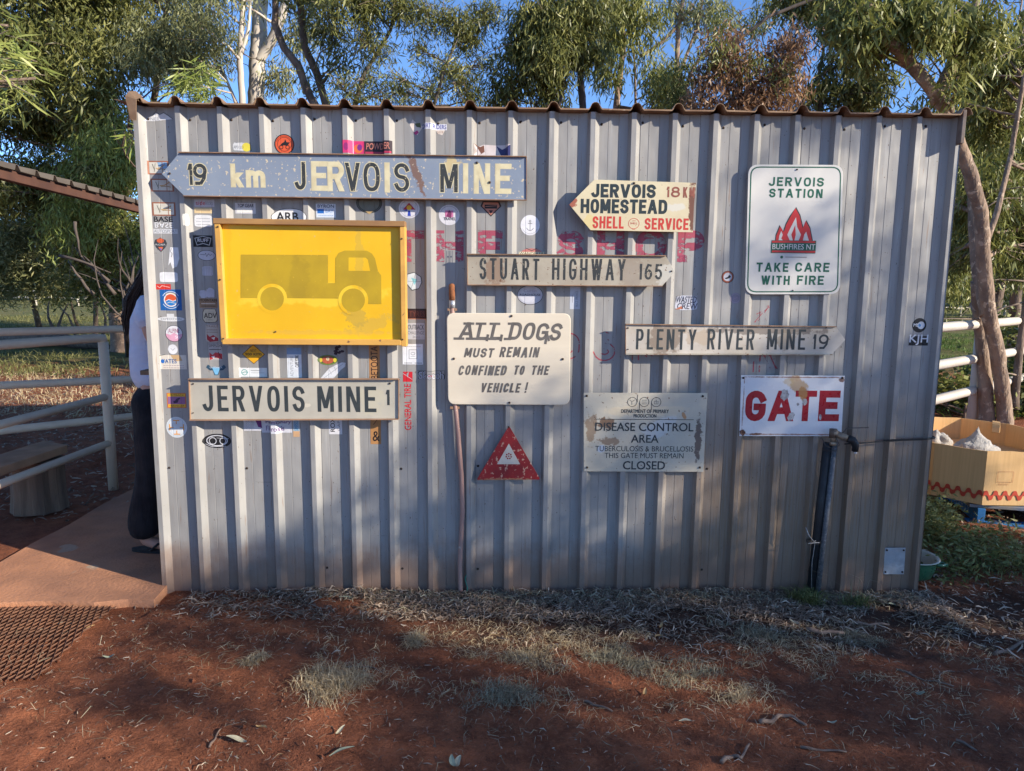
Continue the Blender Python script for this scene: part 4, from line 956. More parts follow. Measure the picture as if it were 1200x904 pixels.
s = S_((275, 238, 299, 250.5)); s.rect(0, 0, 1, 1, (198, 198, 202)).rect(.08, .1, .8, .5, (228, 226, 218)); s.text('TOP GEAR', .1, .6, .9, .92, (45, 45, 50), bold=.0006, shear=.1); s.done('white sticker lettered TOP GEAR above the yellow sign')
s = S_((318, 244, 361, 266)); s.ell(.5, .5, .5, .5, (50, 50, 56)).ell(.5, .5, .485, .47, (226, 226, 224)); s.text('ARB', .12, .30, .72, .76, (28, 28, 32), bold=.0016); s.done('white oval sticker with bold black ARB peeping over the yellow sign')
s = S_((370, 239, 393, 255)); s.rect(0, 0, 1, 1, (205, 214, 226)); s.rect(.06, .3, .4, .62, (32, 104, 186)); s.text('BYRON', .08, .72, .92, .95, (50, 62, 96), bold=.0006); s.text('BAY', .48, .35, .88, .6, (80, 140, 205)); scr(s, .15, (90, 130, 190)); s.done('pale blue sticker reading BYRON BAY')
s = S_((272, 166, 293.5, 177.5)); s.rag((205, 205, 205), e=.3, u=.35, ru=.35, rv=.45); s.ell(.75, .45, .24, .45, (222, 205, 70)); s.text('APOLLO', .05, .3, .6, .6, (120, 120, 125)); s.line([(.95, .9), (1, .1)], .003, (50, 50, 50)); s.done('white and yellow scrap sticker above the 19 of the blue sign')
s = S_((321, 157, 344.5, 181)); s.ell(.5, .5, .5, .5, BK).ell(.5, .5, .45, .45, (216, 88, 48)).ring(.5, .5, .34, .34, .002, (50, 28, 24)); s.poly([(.25, .4), (.38, .55), (.5, .62), (.55, .75), (.62, .6), (.78, .6), (.7, .48), (.62, .42), (.5, .45)], (32, 24, 24)); s.ring(.34, .36, .09, .09, .003, (32, 24, 24)).ring(.66, .36, .09, .09, .003, (32, 24, 24)); s.ring(.5, .5, .40, .40, .003, (160, 60, 34), 20, 160); s.done('round orange and black motorcycle sticker')
s = S_((402, 165.5, 460, 180.5)); s.rect(0, 0, .42, 1, (205, 52, 110)).rect(.42, 0, 1, 1, (48, 34, 44)); s.text('POWDER', .46, .35, .95, .85, (206, 130, 110), bold=.0006, shear=.1); s.rect(.44, .02, .98, .18, (170, 50, 80)); s.ell(.08, .5, .05, .3, (150, 40, 110)).ell(.3, .4, .09, .35, (214, 110, 60)).ell(.33, .5, .05, .25, (120, 40, 130)); s.line([(.2, .0), (.2, 1)], .002, (240, 180, 200)); s.done('wide pink and black banner sticker above the blue sign')
s = S_((479, 139, 523.5, 158.5)); s.poly([(.1, .95), (.25, .6), (.4, .55), (.34, .4), (.22, .0), (.1, .25), (.02, .6)], (216, 205, 195)); s.poly([(.15, .7), (.3, .75), (.32, .45), (.2, .5)], (90, 96, 60)); s.poly([(.12, .15), (.22, .3), (.26, .15), (.18, .0)], (190, 60, 120)); s.rect(.4, .32, 1, .68, (214, 216, 226)); s.text('DIRT RIDERS', .36, .38, .98, .64, (60, 66, 150), bold=.0005); s.poly([(.7, .32), (.95, .32), (.88, .02), (.76, .1)], (214, 202, 190)); s.text('2019', .74, .12, .9, .26, (150, 110, 90)); s.done('white cut-out sticker with blue lettering high above the word MINE')
s = S_((555, 169, 598, 183)); s.poly([(0, .95), (.15, .8), (.28, .95), (.6, .9), (1, .95), (1, 0), (0, 0), (.1, .4)], (212, 200, 196)); s.poly([(.0, 1), (.1, .7), (.2, .2), (.12, 0), (.3, .35), (.28, .9), (.18, .75)], (120, 78, 62)); s.poly([(.62, .85), (.78, .55), (1, .9), (1, .0), (.75, 0), (.7, .4)], (58, 60, 110)); s.done('ragged white and navy sticker above the last letters of the blue sign')
s = S_((417, 226, 447.5, 250)); s.ell(.5, .5, .5, .5, (62, 62, 58)).ell(.5, .5, .4, .4, (110, 112, 102)).ring(.5, .5, .45, .45, .003, (95, 98, 90)); s.poly([(.35, .1), (.65, .1), (.5, -.05)], (190, 160, 110)); s.done('dark round sticker half hidden under the blue sign')
s = S_((467, 233, 491.5, 256)); s.ell(.5, .5, .5, .5, (208, 206, 212)).ring(.5, .5, .42, .42, .0016, (150, 150, 165)); s.poly([(.2, .45), (.5, .8), (.8, .45)], (186, 40, 58)); s.ell(.5, .55, .12, .12, (232, 180, 40)); s.poly([(.45, .4), (.55, .4), (.58, .12), (.42, .12)], (46, 70, 170)); s.poly([(.15, .42), (.42, .46), (.42, .36)], (50, 70, 160)); s.text('CO', .15, .5, .27, .58, (60, 80, 160)); s.done('round white sticker with a red, yellow and blue tree')
s = S_((514, 240, 538.5, 264)); s.ell(.5, .5, .5, .5, (210, 208, 212)).ring(.5, .5, .43, .43, .002, (150, 146, 156), 20, 160); s.rect(.3, .4, .7, .72, (200, 120, 160)); s.poly([(.35, .42), (.5, .75), (.62, .6), (.6, .35)], (120, 50, 90)); s.text('TRAVEL', .22, .24, .8, .38, (40, 38, 46), bold=.0005, shear=.1); s.done('round white sticker with a pink figure and dark script')
s = S_((563, 235, 587.5, 254)); s.poly([(.1, .95), (.9, .95), (1, .65), (.5, 0), (0, .65)], (60, 46, 46)); s.poly([(.15, .88), (.85, .88), (.92, .64), (.5, .1), (.08, .64)], (196, 130, 108)); s.rect(.2, .5, .8, .74, (46, 38, 40)); s.line([(.24, .62), (.76, .68)], .002, (205, 150, 130)); s.poly([(.4, .4), (.6, .4), (.5, .15)], (70, 44, 48)); s.done('diamond-shaped orange and black sticker below the N of MINE')
s = S_((610, 252, 632.5, 276)); s.ell(.5, .5, .5, .5, (222, 222, 226)); s.line([(.5, .25), (.5, .66)], .0022, (75, 75, 80)).line([(.4, .58), (.6, .58)], .0022, (75, 75, 80)).ring(.5, .70, .04, .04, .0018, (75, 75, 80)).ring(.5, .42, .18, .18, .0022, (75, 75, 80), 200, 340); s.ring(.5, .5, .42, .42, .0012, (160, 160, 166), 205, 335); s.done('round white sticker with a thin black anchor')
s = S_((608, 289, 638, 300)); s.ell(.5, .3, .42, .5, (196, 120, 112)); s.rect(0, .1, 1, .42, (226, 214, 180)); s.text('WANDERER', .02, .12, .98, .4, (90, 60, 50)); s.line([(.3, .8), (.5, .55), (.7, .8)], .003, (60, 60, 50)); s.done('tan and red name sticker peeping over the STUART HIGHWAY sign')
s = S_((522.5, 294, 531, 308)); s.text('HH', .1, 0, .9, 1, (96, 98, 108)); s.done('small dark grey letters on the pan between THE and the highway sign')
s = S_((476, 319, 494.5, 341)); s.poly([(.05, .9), (.5, 1), (.95, .75), (1, .45), (.8, .1), (.35, 0), (.0, .35)], (60, 66, 70)); s.poly([(.08, .86), (.5, .96), (.9, .73), (.95, .46), (.78, .14), (.36, .05), (.05, .37)], (205, 214, 218)); s.poly([(.3, .7), (.7, .6), (.5, .3)], (130, 196, 204)); s.line([(.1, .5), (.9, .5)], .0015, (120, 130, 140)); s.line([(.3, .1), (.6, .95)], .0015, (120, 130, 140)); s.done('shiny white hexagonal sticker right of the yellow sign')
s = S_((477, 362, 500, 374.5)); s.rect(0, 0, 1, 1, (62, 32, 30)); s.rect(0, .9, 1, 1, (30, 25, 26)); s.text('TYRES', .1, .25, .9, .75, (112, 60, 50)); s.rect(0, 0, 1, .06, (200, 140, 110)); s.done('dark maroon strip sticker right of the yellow sign')
s = S_((477, 379, 497.5, 398)); s.rect(0, 0, 1, 1, (190, 190, 194)); s.text('OUTBACK', .04, .6, .96, .9, (92, 94, 98), bold=.0006); s.text('CHALLENGE', .04, .3, .96, .52, (92, 94, 98)); s.text('2023', .3, .08, .7, .22, (110, 112, 116)); s.done('grey sticker reading OUTBACK CHALLENGE')
s = S_((471.5, 403.5, 495.5, 427.5)); s.rect(0, 0, 1, 1, (224, 224, 226)); s.line([(.32, .28), (.7, .28), (.7, .72), (.32, .72)], .0018, (90, 90, 94), True); s.ring(.51, .53, .1, .06, .0015, (90, 90, 94)); s.line([(.4, .4), (.62, .4)], .0015, (90, 90, 94)); scr(s, .87, (120, 120, 124)); s.line([(.1, .07), (.45, .07)], .0025, (40, 40, 44)); s.line([(.6, .07), (.95, .07)], .0025, (40, 40, 44)); s.done('white square sticker with a small black frame drawing')
s = S_((472.5, 436, 483.5, 504.5)); s.text('GENERAL TIRE', .12, 0, .82, .79, (200, 28, 42), rot90=True, bold=.0006); s.poly([(0, 1), (1, 1), (1, .83), (.0, .83)], (200, 28, 42)); s.poly([(.35, .96), (.62, 1.0), (.5, .9)], (150, 154, 158)); s.line([(.0, .97), (.95, .87)], .002, (190, 192, 196)); s.done('vertical red GENERAL TIRE sticker with a red emblem on top')
s = S_((489, 434.5, 521, 446)); s.text('Sketch', .02, .1, .98, .9, (26, 26, 30), bold=.0016); s.text('Sketch', .045, .14, .965, .86, (190, 190, 200)); s.line([(.42, .5), (.55, .5)], .003, (190, 60, 70)); s.line([(0, .98), (1, .98), (1, .2)], .0014, (40, 40, 44)); s.done('black outlined script logo sticker left of the dogs notice')
s = S_((283, 404, 310, 427)); s.poly([(.5, 0), (1, .5), (.5, 1), (0, .5)], (50, 40, 20)).poly([(.5, .03), (.965, .5), (.5, .97), (.035, .5)], (226, 166, 26)); s.text('NEXT', .36, .62, .64, .76, (50, 40, 20)); s.text('900 KMS', .14, .44, .86, .56, (50, 40, 20), bold=.0005); s.done('yellow diamond sticker under the truck sign')
s = S_((280, 431.5, 312.5, 442)); s.rect(0, 0, 1, 1, (222, 224, 222)); s.ring(.18, .5, .10, .3, .003, (60, 150, 140)); s.line([(.08, .4), (.2, .55), (.3, .5)], .003, (60, 150, 140)); s.line([(.42, .7), (.72, .7)], .002, (90, 94, 96)); s.line([(.42, .45), (.9, .45)], .0012, (120, 124, 126)); s.done('white business-card sticker with a green swirl')
s = S_((336, 408, 353, 443)); s.rect(0, 0, 1, 1, (214, 218, 222)).rect(0, .78, 1, 1, (128, 156, 190)); s.text('CAPE YORK', .55, .35, .8, .75, (60, 62, 68), rot90=True, bold=.0006); s.text('ADVENTURE', .2, .04, .42, .72, (140, 144, 150), rot90=True); s.done('tall white sticker with a blue top and vertical text')
s = S_((372, 416, 395.5, 428.5)); s.ell(.5, .5, .5, .48, (70, 96, 50)).ell(.5, .5, .3, .36, (176, 88, 60)); s.ell(.15, .5, .08, .2, (216, 196, 60)).ell(.85, .5, .08, .2, (216, 196, 60)); s.ell(.5, .6, .08, .18, (216, 190, 150)).ring(.5, .5, .45, .42, .0016, (150, 170, 60)); s.done('small green, yellow and red oval sticker')
s = S_((374, 425, 405, 445)); s.poly([(0, .0), (.18, .32), (.35, .62), (.6, .82), (.85, 1), (1, .98), (.97, .75), (.8, .55), (.72, .4), (.55, .1), (.4, .0)], (214, 214, 216)); s.line([(.1, .0), (.9, .92)], .0014, (120, 122, 128)); s.line([(.35, .62), (.45, .3)], .0012, (130, 132, 138)); s.line([(.55, .78), (.62, .5)], .0012, (130, 132, 138)); s.done('white feather-shaped sticker under the small green and red oval')
s = S_((389, 404, 404, 419))
for k in range(9):
    u, v = random.uniform(.2, .8), random.uniform(.2, .9); s.rag((48, 28, 44), u=u, v=v, ru=.2, rv=.14, j=.25, e=1, n=12)
s.done('dark ragged splatter sticker under the truck sign')
s = S_((433, 404, 445.5, 521)); s.rect(0, 0, 1, 1, (178, 128, 78))
s.text('BETOOTA', .15, .66, .8, .98, (52, 30, 28), rot90=True, bold=.0004); s.text('&', .2, .03, .85, .13, (40, 26, 24), bold=.0008); s.line([(.3, .2), (.6, .24), (.4, .28)], .003, (50, 30, 28)); s.done('long tan tape strip running behind the JERVOIS MINE 1 sign')
s = S_((285, 490, 341.5, 507.5)); s.rect(0, .12, .66, 1, (204, 204, 210)).rect(.38, 0, 1, 1, (206, 206, 212)); s.poly([(.24, .9), (.36, 1), (.37, .5), (.38, .3), (.3, .38)], (110, 40, 110)); s.text('Pulmonary', .46, .55, .98, .86, (110, 80, 130), bold=.0006); s.text('Fibrosis', .46, .14, .84, .46, (110, 80, 130), bold=.0006)
for i in range(4):
    for j in range(4): s.ring(.06+.045*i, .35+.16*j, .016, .05, .001, (130, 130, 140))
s.done('white sticker reading Pulmonary Fibrosis with a purple shape')
s = S_((343, 490, 350.5, 512.5)); s.rect(0, 0, 1, 1, (165, 180, 190)).rect(0, 0, 1, .3, (200, 160, 120)); s.text('SIMPSON', .2, .32, .8, .95, (70, 140, 180), rot90=True, bold=.0005); s.done('narrow vertical blue and tan sticker under the JERVOIS MINE 1 sign')
s = S_((385, 490, 400.5, 509.5)); s.rect(0, 0, 1, 1, (216, 214, 216)); s.text('ROX', .12, .15, .45, .98, (46, 42, 48), rot90=True, bold=.0006); s.text('CAPE', .66, .2, .86, .98, (120, 116, 124), rot90=True); s.done('white card sticker with sideways letters ending in X')
s = S_((237, 508.5, 270.5, 526)); s.ell(.5, .5, .5, .48, (26, 26, 28)).ring(.5, .52, .36, .34, .005, (200, 200, 204)).ring(.35, .5, .12, .22, .0035, (200, 200, 204)).ring(.7, .5, .10, .2, .0035, (200, 200, 204)); s.line([(.1, .3), (.3, .12), (.8, .15)], .002, (220, 220, 224)); s.line([(.5, .7), (.9, .65)], .002, (200, 200, 204)); s.done('black and white oval scribble sticker under the JERVOIS MINE 1 sign')
s = S_((606, 334, 636.5, 358)); s.ell(.5, .5, .5, .48, (60, 60, 66)).ell(.5, .5, .48, .45, (202, 202, 210)); s.text('ROADHOUSE', .1, .46, .9, .56, (60, 60, 70), bold=.0005); s.text('Curtin', .25, .64, .75, .8, (170, 160, 180)); s.ring(.5, .5, .44, .40, .0012, (170, 170, 180)); s.done('white oval sticker reading ROADHOUSE under the STUART HIGHWAY sign')
s = S_((668, 336, 680, 362.5)); s.rect(0, 0, 1, 1, (190, 194, 204)); s.text('ALICE SPRINGS', .55, .1, .8, .8, (120, 124, 134), rot90=True); s.line([(.25, .3), (.25, .6)], .0025, (130, 134, 146)); s.done('tall narrow white sticker right of the roadhouse oval')
s = S_((791, 346.5, 818.5, 364)); s.rag((205, 205, 212), e=.4, j=.06); s.text('WASTED', .03, .5, .9, .93, (70, 72, 86), bold=.0008, shear=.15); s.text('CREW', .1, .08, .95, .48, (70, 72, 86), bold=.0008, shear=.1); s.poly([(.02, .05), (.3, .3), (.35, .1)], (186, 110, 80)); s.done('graffiti-lettered white sticker above the PLENTY RIVER sign')
s = S_((846, 317.5, 860.5, 332)); s.ell(.5, .5, .5, .5, (44, 34, 34)).ell(.5, .5, .46, .46, (165, 88, 60)).ell(.5, .5, .34, .34, (206, 204, 206)).poly([(.25, .4), (.5, .5), (.62, .68), (.78, .5), (.6, .38), (.35, .32)], (30, 28, 32)); s.done('small round brown sticker with a black animal')
s = S_((856, 343.5, 868.5, 356)); s.ell(.5, .5, .5, .5, (150, 140, 152)).ring(.5, .5, .42, .42, .0012, (190, 180, 190)).line([(.3, .4), (.7, .6)], .002, (180, 150, 165)); s.done('small round mauve-grey sticker left of the fire sign')
s = S_((795.5, 299, 806.5, 308)); s.text('PSR', .05, .52, .95, .95, (150, 60, 90), bold=.0004); s.text('EAR', .05, .05, .95, .45, (150, 60, 90), bold=.0004); s.done('tiny red-lettered sticker under the P of SHOP')
s = S_((1070, 373, 1086.5, 390)); s.ell(.5, .5, .5, .5, (22, 22, 26)).ell(.62, .5, .26, .26, (196, 202, 212)); s.text('MSA', .08, .4, .68, .62, (225, 228, 232), bold=.0008); s.ell(.52, .5, .10, .10, (90, 150, 200)); s.done('round black sticker with white letters near the right edge')
s = S_((1066, 392.5, 1088.5, 407)); s.rect(0, .12, 1, .88, (26, 26, 30)); s.text('KJH', .02, .16, .98, .98, (224, 224, 226), bold=.0012); s.line([(.1, .05), (.9, .05)], .0015, (160, 160, 160)); s.done('sticker with big white letters KJH')
# ================================================================== PIPES, TAP, WIRES ON THE WALL
M_COP = weather('pinkish_pipe', (.40, .235, .19), (.33, .22, .19), 8, .8, chip=(.48, .42, .36), chip_scale=40, chip_thr=.66, rough=.55, metal=.15, bump=.1, stretch=(1, 1, .3))
pip = empty('copper_pipe', onY(536, 690, -.006), 0, 'thin pinkish pipe running up the wall behind the dogs notice', 'pipe')
def rel(p, o): return Vector(p)-o.location
pl = [onY(540, 702, .002), onY(539, 660, .002), onY(542, 600, .000), onY(541, 560, .003), onY(537, 510, .004), onY(533, 470, .008), (onY(531, 420, .008)), onY(530, 360, .008), onY(529.6, 340, .008)]
pts = []
for a, c_ in zip(pl, pl[1:]):
    for k in range(3): pts.append(a.lerp(c_, k/3))
pts.append(pl[-1])
mb = MB(); mb.tube([rel(p, pip) for p in pts], .0115, 12); mb.build('pipe', M_COP, pip)
mb = MB(); a, c_ = onY(529.8, 352, .006), onY(529.4, 334, .006); mb.tube([rel(a, pip), rel(a.lerp(c_, .5), pip), rel(c_, pip), rel(c_+Vector((0, 0, .006)), pip)], [.0135, .0145, .0135, .005], 12)
mb.build('rusty_cap', weather('rust_orange', (.30, .11, .04), (.15, .06, .03), 30, .9, rough=.9, bump=.4), pip)
mb = MB(); a, c_ = onY(530.3, 361, .006), onY(530, 352.5, .006); mb.tube([rel(a, pip), rel(c_, pip)], .0132, 12); mb.build('collar', M_ALU, pip)
for py in (363, 478):
    p = onY(530+(py > 400)*3, py, .004); mb = MB(); mb.box(rel(p, pip), (.045, .008, .012)); mb.build('pipe_clip', M_BRLIP, pip)
# green line + old stub where the pipe meets the ground
mb = MB(); pp_ = [onY(544, 704, -.01), onY(548, 690, .0), onY(545, 678, .004), onY(549, 668, .006)]; mb.tube(pp_, .0032, 6); tag(mb.build('green_string', weather('green_string', (.04, .22, .15), rough=.7, bump=0)), 'frayed green string at the foot of the copper pipe', 'string')

M_BPVC = weather('black_pipe', (.018, .018, .019), (.03, .03, .03), 12, .8, chip=(.12, .11, .10), chip_scale=60, chip_thr=.72, rough=.5, bump=.1)
M_GPIPE = weather('grey_steel_pipe', (.085, .09, .095), (.15, .15, .155), 60, 1, chip=(.24, .235, .23), chip_scale=90, chip_thr=.60, rough=.6, metal=.3, bump=.3)
M_BRASS = weather('dull_brass', (.36, .27, .18), (.24, .18, .13), 30, .9, rough=.5, metal=.5, bump=.3)
M_BRASSD = weather('weathered_bronze', (.17, .12, .085), (.10, .075, .055), 30, .9, rough=.6, metal=.4, bump=.3)
stp = empty('water_standpipe', onZ(952, 698, 0), 0, 'black and grey standpipe with a brass tap beside the GATE sign', 'standpipe')
mb = MB(); a, c_ = onY(949.5, 700, -.030), onY(970, 519, -.030)
mb.tube([rel(a, stp), rel(a.lerp(c_, .5), stp), rel(c_, stp)], .0215, 16); mb.build('black_pipe', M_BPVC, stp)
mb = MB(); a, c_ = onY(957.5, 700, -.055), onY(978.5, 518, -.050)
mb.tube([rel(a, stp), rel(a.lerp(c_, .4), stp), rel(c_, stp)], .0125, 12); mb.build('grey_pipe', M_GPIPE, stp)
mb = MB()
p = onY(976, 522, -.052); mb.tube([rel(p, stp), rel(p+Vector((0, 0, .018)), stp)], .017, 8); mb.tube([rel(p+Vector((0, 0, .018)), stp), rel(p+Vector((0, 0, .05)), stp)], .014, 12)
mb.build('coupling', M_BRASS, stp)
tp = onY(979.5, 508, -.055)
mb = MB(); mb.tube([rel(tp+Vector((-.018, 0, .0)), stp), rel(tp+Vector((.004, 0, 0)), stp)], [.020, .020], 12); mb.tube([rel(tp, stp), rel(tp+Vector((.022, -.018, -.012)), stp), rel(tp+Vector((.046, -.030, -.018)), stp)], [.016, .017, .015], 12); mb.build('tap_body', M_BRASS, stp)
mb = MB(); mb.tube([rel(tp+Vector((-.014, .0, .022)), stp), rel(tp+Vector((-.014, -.002, -.022)), stp)], [.018, .018], 10); mb.build('union_nut', M_BRASSD, stp)
mb = MB(); h0 = tp+Vector((.046, -.030, -.018)); mb.tube([rel(h0, stp), rel(h0+Vector((.020, -.006, -.008)), stp), rel(h0+Vector((.034, -.008, -.026)), stp), rel(h0+Vector((.038, -.008, -.062)), stp)], [.018, .019, .018, .014], 12, jit=.06)
mb.tube([rel(h0+Vector((.024, -.008, -.03)), stp), rel(h0+Vector((.024, -.008, -.06)), stp)], .006, 8); mb.build('hose_elbow', M_BPVC, stp)
mb = MB(); q0 = h0+Vector((.038, -.008, -.062)); mb.tube([rel(q0, stp), rel(q0+Vector((0, 0, -.012)), stp)], [.008, .007], 10); mb.build('nozzle_tip', paint((215, 215, 215)), stp)
M_WIRE = weather('old_wire', (.10, .085, .075), (.06, .05, .045), 50, .8, rough=.6, metal=.5, bump=0)
def wire(parent, ps, r=.0016, nm='tie_wire', m=None):
    mb = MB(); mb.tube([rel(p, parent) for p in ps], r, 5); return mb.build(nm, m or M_WIRE, parent)
wire(stp, [onY(983, 512, -.07), onY(990, 505, -.078), onY(992, 502, -.075), onY(1018, 501.2, -.06)], .0024)
wire(stp, [onY(962, 512, -.05), onY(968, 523, -.078), onY(976, 526, -.075), onY(984, 522, -.07), onY(980, 514, -.075)], .0018)
def coil(parent, cx, cy_px, n=3):
    ps = []
    for i in range(n*10+1):
        a_ = 2*math.pi*i/10; p = onY(cx, cy_px-i*.12, -.04); ps.append(p+Vector((.034*math.cos(a_), .034*math.sin(a_), 0)))
    wire(parent, ps, .0016)
coil(stp, 972, 528, 2)
M_RAG = weather('pale_twine', (.36, .34, .32), (.22, .21, .20), 50, .8, rough=.9, bump=0)
coil(stp, 953, 636, 2); wire(stp, [onY(953, 634, -.08), onY(948, 628, -.08), onY(944, 618, -.07)], .0022, 'twine', M_RAG); wire(stp, [onY(956, 634, -.08), onY(947, 637, -.085), onY(960, 636, -.08)], .0025, 'twine', M_RAG)
wire(stp, [onY(951, 690, -.07), onY(951.5, 660, -.07), onY(955, 637, -.075)], .0012, 'twine', M_RAG)
wr = [onY(990, 520.5, -.06), onY(1010, 519.5, -.012), onY(1035, 517.5, -.004), onY(1060, 516.2, -.004), onY(1084, 515.4, -.006), Vector((XR+.012, .002, onY(1088, 514, 0).z)), Vector((XR+.012, .05, onY(1088, 513, 0).z)), Vector((XR+.004, .30, onY(1088, 513, 0).z))]
wire(stp, wr, .0036, 'stay_wire', M_BPVC); wire(stp, [p+Vector((0, -.004, .006)) for p in wr[2:]], .003, 'stay_wire', M_BPVC)

# ================================================================== BOX, PALLET, POT
M_CARD = weather('corrugated_card', (.68, .42, .185), (.60, .36, .15), 4, .7, chip=(.36, .21, .10), chip_scale=30, chip_thr=.76, rough=.85, bump=.25, bump_scale=14, stretch=(18, 18, .6), bump_dist=.002)
M_CRED = weather('card_red_print', (.50, .055, .028), (.40, .06, .03), 12, .8, rough=.8, bump=0)
M_CREDL = weather('faint_red_print', (.42, .16, .08), (.42, .2, .09), 12, .8, rough=.8, bump=0)
zt, zb = .505, .150
prm = [onZ(1157, 529, zt), onZ(1096, 519.5, zt), onZ(1079, 514.5, zt), onZ(1082, 489, zt), onZ(1127, 490, zt), onZ(1180, 497, zt), onZ(1226, 507, zt), onZ(1242, 530, zt)]
cb = sum(prm, Vector())/len(prm)
box = empty('produce_bin', (cb.x, cb.y, zb), 0, 'big open cardboard bin with a red wavy stripe, on the blue pallet', 'cardboard box')
def bp_(p, z, k=1.0):
    d = Vector((p.x-cb.x, p.y-cb.y, 0))*k; return Vector((d.x, d.y, z-zb))
names = []
for i in range(len(prm)):
    a, c_ = prm[i], prm[(i+1) % len(prm)]; mb = MB(); n = 6
    for k in range(n):
        for j in range(3):
            def pt(u, v):
                p = a.lerp(c_, u); sag = .006*math.sin(u*math.pi)*(1 if i % 2 else -1)*v; q_ = bp_(p, zb+(zt-zb)*v, 1.0-.012*(1-v)); dd = Vector((q_.x, q_.y, 0)).normalized(); q_ += dd*sag
                q_.z += (.006*noise.noise(Vector((p.x*9, p.y*9, 4))) if v == 1 else 0); return q_
            mb.quad(pt(k/n, j/3), pt((k+1)/n, j/3), pt((k+1)/n, (j+1)/3), pt(k/n, (j+1)/3))
    o = mb.build('side_panel', M_CARD, box); so = o.modifiers.new('t', 'SOLIDIFY'); so.thickness = .007; so.offset = 0
mb = MB(); mb.poly([bp_(p, zb+.006, .98) for p in prm]); mb.build('base_panel', M_CARD, box)
# red wavy stripe along two visible panels
def onpanel(a, c_, u, z, out=.0065):
    p = a.lerp(c_, u); d = (c_-a).normalized(); nrm = Vector((d.y, -d.x, 0)); mid = Vector((p.x-cb.x, p.y-cb.y, 0))
    if nrm.dot(mid) < 0: nrm = -nrm
    v = (z-zb)/(zt-zb); q_ = bp_(p, z, 1-.012*(1-v)); return q_+nrm*out
mb = MB()
for (a, c_, L) in ((prm[0], prm[1], 0), (prm[1], prm[2], .4), (prm[0], prm[7], 0)):
    ln = (c_-a).length; n = max(8, int(ln/.006)); prev = None
    sgs = []
    for k in range(n+1):
        s_ = k/n*ln; ph = s_/.062*2*math.pi; w_ = .017*math.copysign(abs(math.sin(ph))**.45, math.sin(ph)); zc_ = zb+.066
        sgs.append((onpanel(a, c_, k/n, zc_+w_+.0155, .008 if (a is prm[0]) else .009), onpanel(a, c_, k/n, zc_+w_-.0155, .008 if a is prm[0] else .009)))
    for q1, q2 in zip(sgs, sgs[1:]): mb.quad(q1[1], q2[1], q2[0], q1[0])
mb.build('red_stripe', M_CRED, box)
mb = MB(); a, c_ = prm[0], prm[7]; ln = (c_-a).length
def fr(u0, z0, u1, z1, t=.0015):
    for (ua, za, ub, zb2) in ((u0, z0, u1, z0+t), (u0, z1-t, u1, z1), (u0, z0, u0+t/ln, z1), (u1-t/ln, z0, u1, z1)):
        mb.quad(onpanel(a, c_, ua, za, .009), onpanel(a, c_, ub, za, .009), onpanel(a, c_, ub, zb2, .009), onpanel(a, c_, ua, zb2, .009))
fr(.17, .305, .39, .375, .002)
vs, fs, asp = font_faces('CAUTION'); mb.raw([onpanel(a, c_, .19+v.x*.14, .285+v.y*.011, .009) for v in vs], fs)
mb.build('printed_mark', M_CREDL, box)
# torn flap on the back rim
mb = MB(); f0 = onZ(1163, 494, zt); f1 = onZ(1172, 495.5, zt); dn = Vector((-.10, -.16, -.055))
for k in range(5):
    t0, t1 = k/5, (k+1)/5; g_ = lambda t: Vector((-.08*t, -.12*t, .012*math.sin(t*2.4)-.07*t*t))
    mb.quad(rel(f0+g_(t0), box), rel(f1+g_(t0), box), rel(f1+g_(t1), box), rel(f0+g_(t1), box))
o = mb.build('torn_flap', M_CARD, box); so = o.modifiers.new('t', 'SOLIDIFY'); so.thickness = .006
M_BAG = weather('white_paper_bag', (.40, .37, .33), (.30, .27, .235), 9, .9, rough=.7, bump=.9, bump_scale=22, bump_dist=.02)
def bag(c, s_, lab, peak):
    bm = bmesh.new(); bmesh.ops.create_icosphere(bm, subdivisions=4, radius=1)
    for v in bm.verts:
        n_ = noise.noise(v.co*2.1+Vector(c)*3)*.26+noise.noise(v.co*4.5)*.12-abs(noise.noise(v.co*3.1+Vector((9, 1, 4))))*.25; v.co *= 1+n_
        if peak and v.co.z > .3 and math.hypot(v.co.x, v.co.y) < .35: v.co.z += (1-math.hypot(v.co.x, v.co.y)/.35)*.8
        v.co = Vector((v.co.x*s_[0], v.co.y*s_[1], v.co.z*s_[2]))
    me = bpy.data.meshes.new('bag'); bm.to_mesh(me); bm.free(); me.materials.append(M_BAG)
    for p_ in me.polygons: p_.use_smooth = True
    o = bpy.data.objects.new('crumpled_bag', me); COL.objects.link(o); o.location = c; tag(o, lab, 'bag')
bag(onZ(1162, 523, .52)+Vector((.02, .17, -.10)), (.17, .12, .11), 'crumpled white bag with a twisted peak inside the cardboard bin', True)
bag(onZ(1100, 512, .50)+Vector((.05, .10, -.075)), (.10, .09, .10), 'crumpled pale bag at the left end inside the cardboard bin', False)
# filling of bin: dark base so bags rest on something
mb = MB(); mb.poly([bp_(p, zb+.19, .965) for p in prm]); mb.build('inner_liner', M_CARD, box)
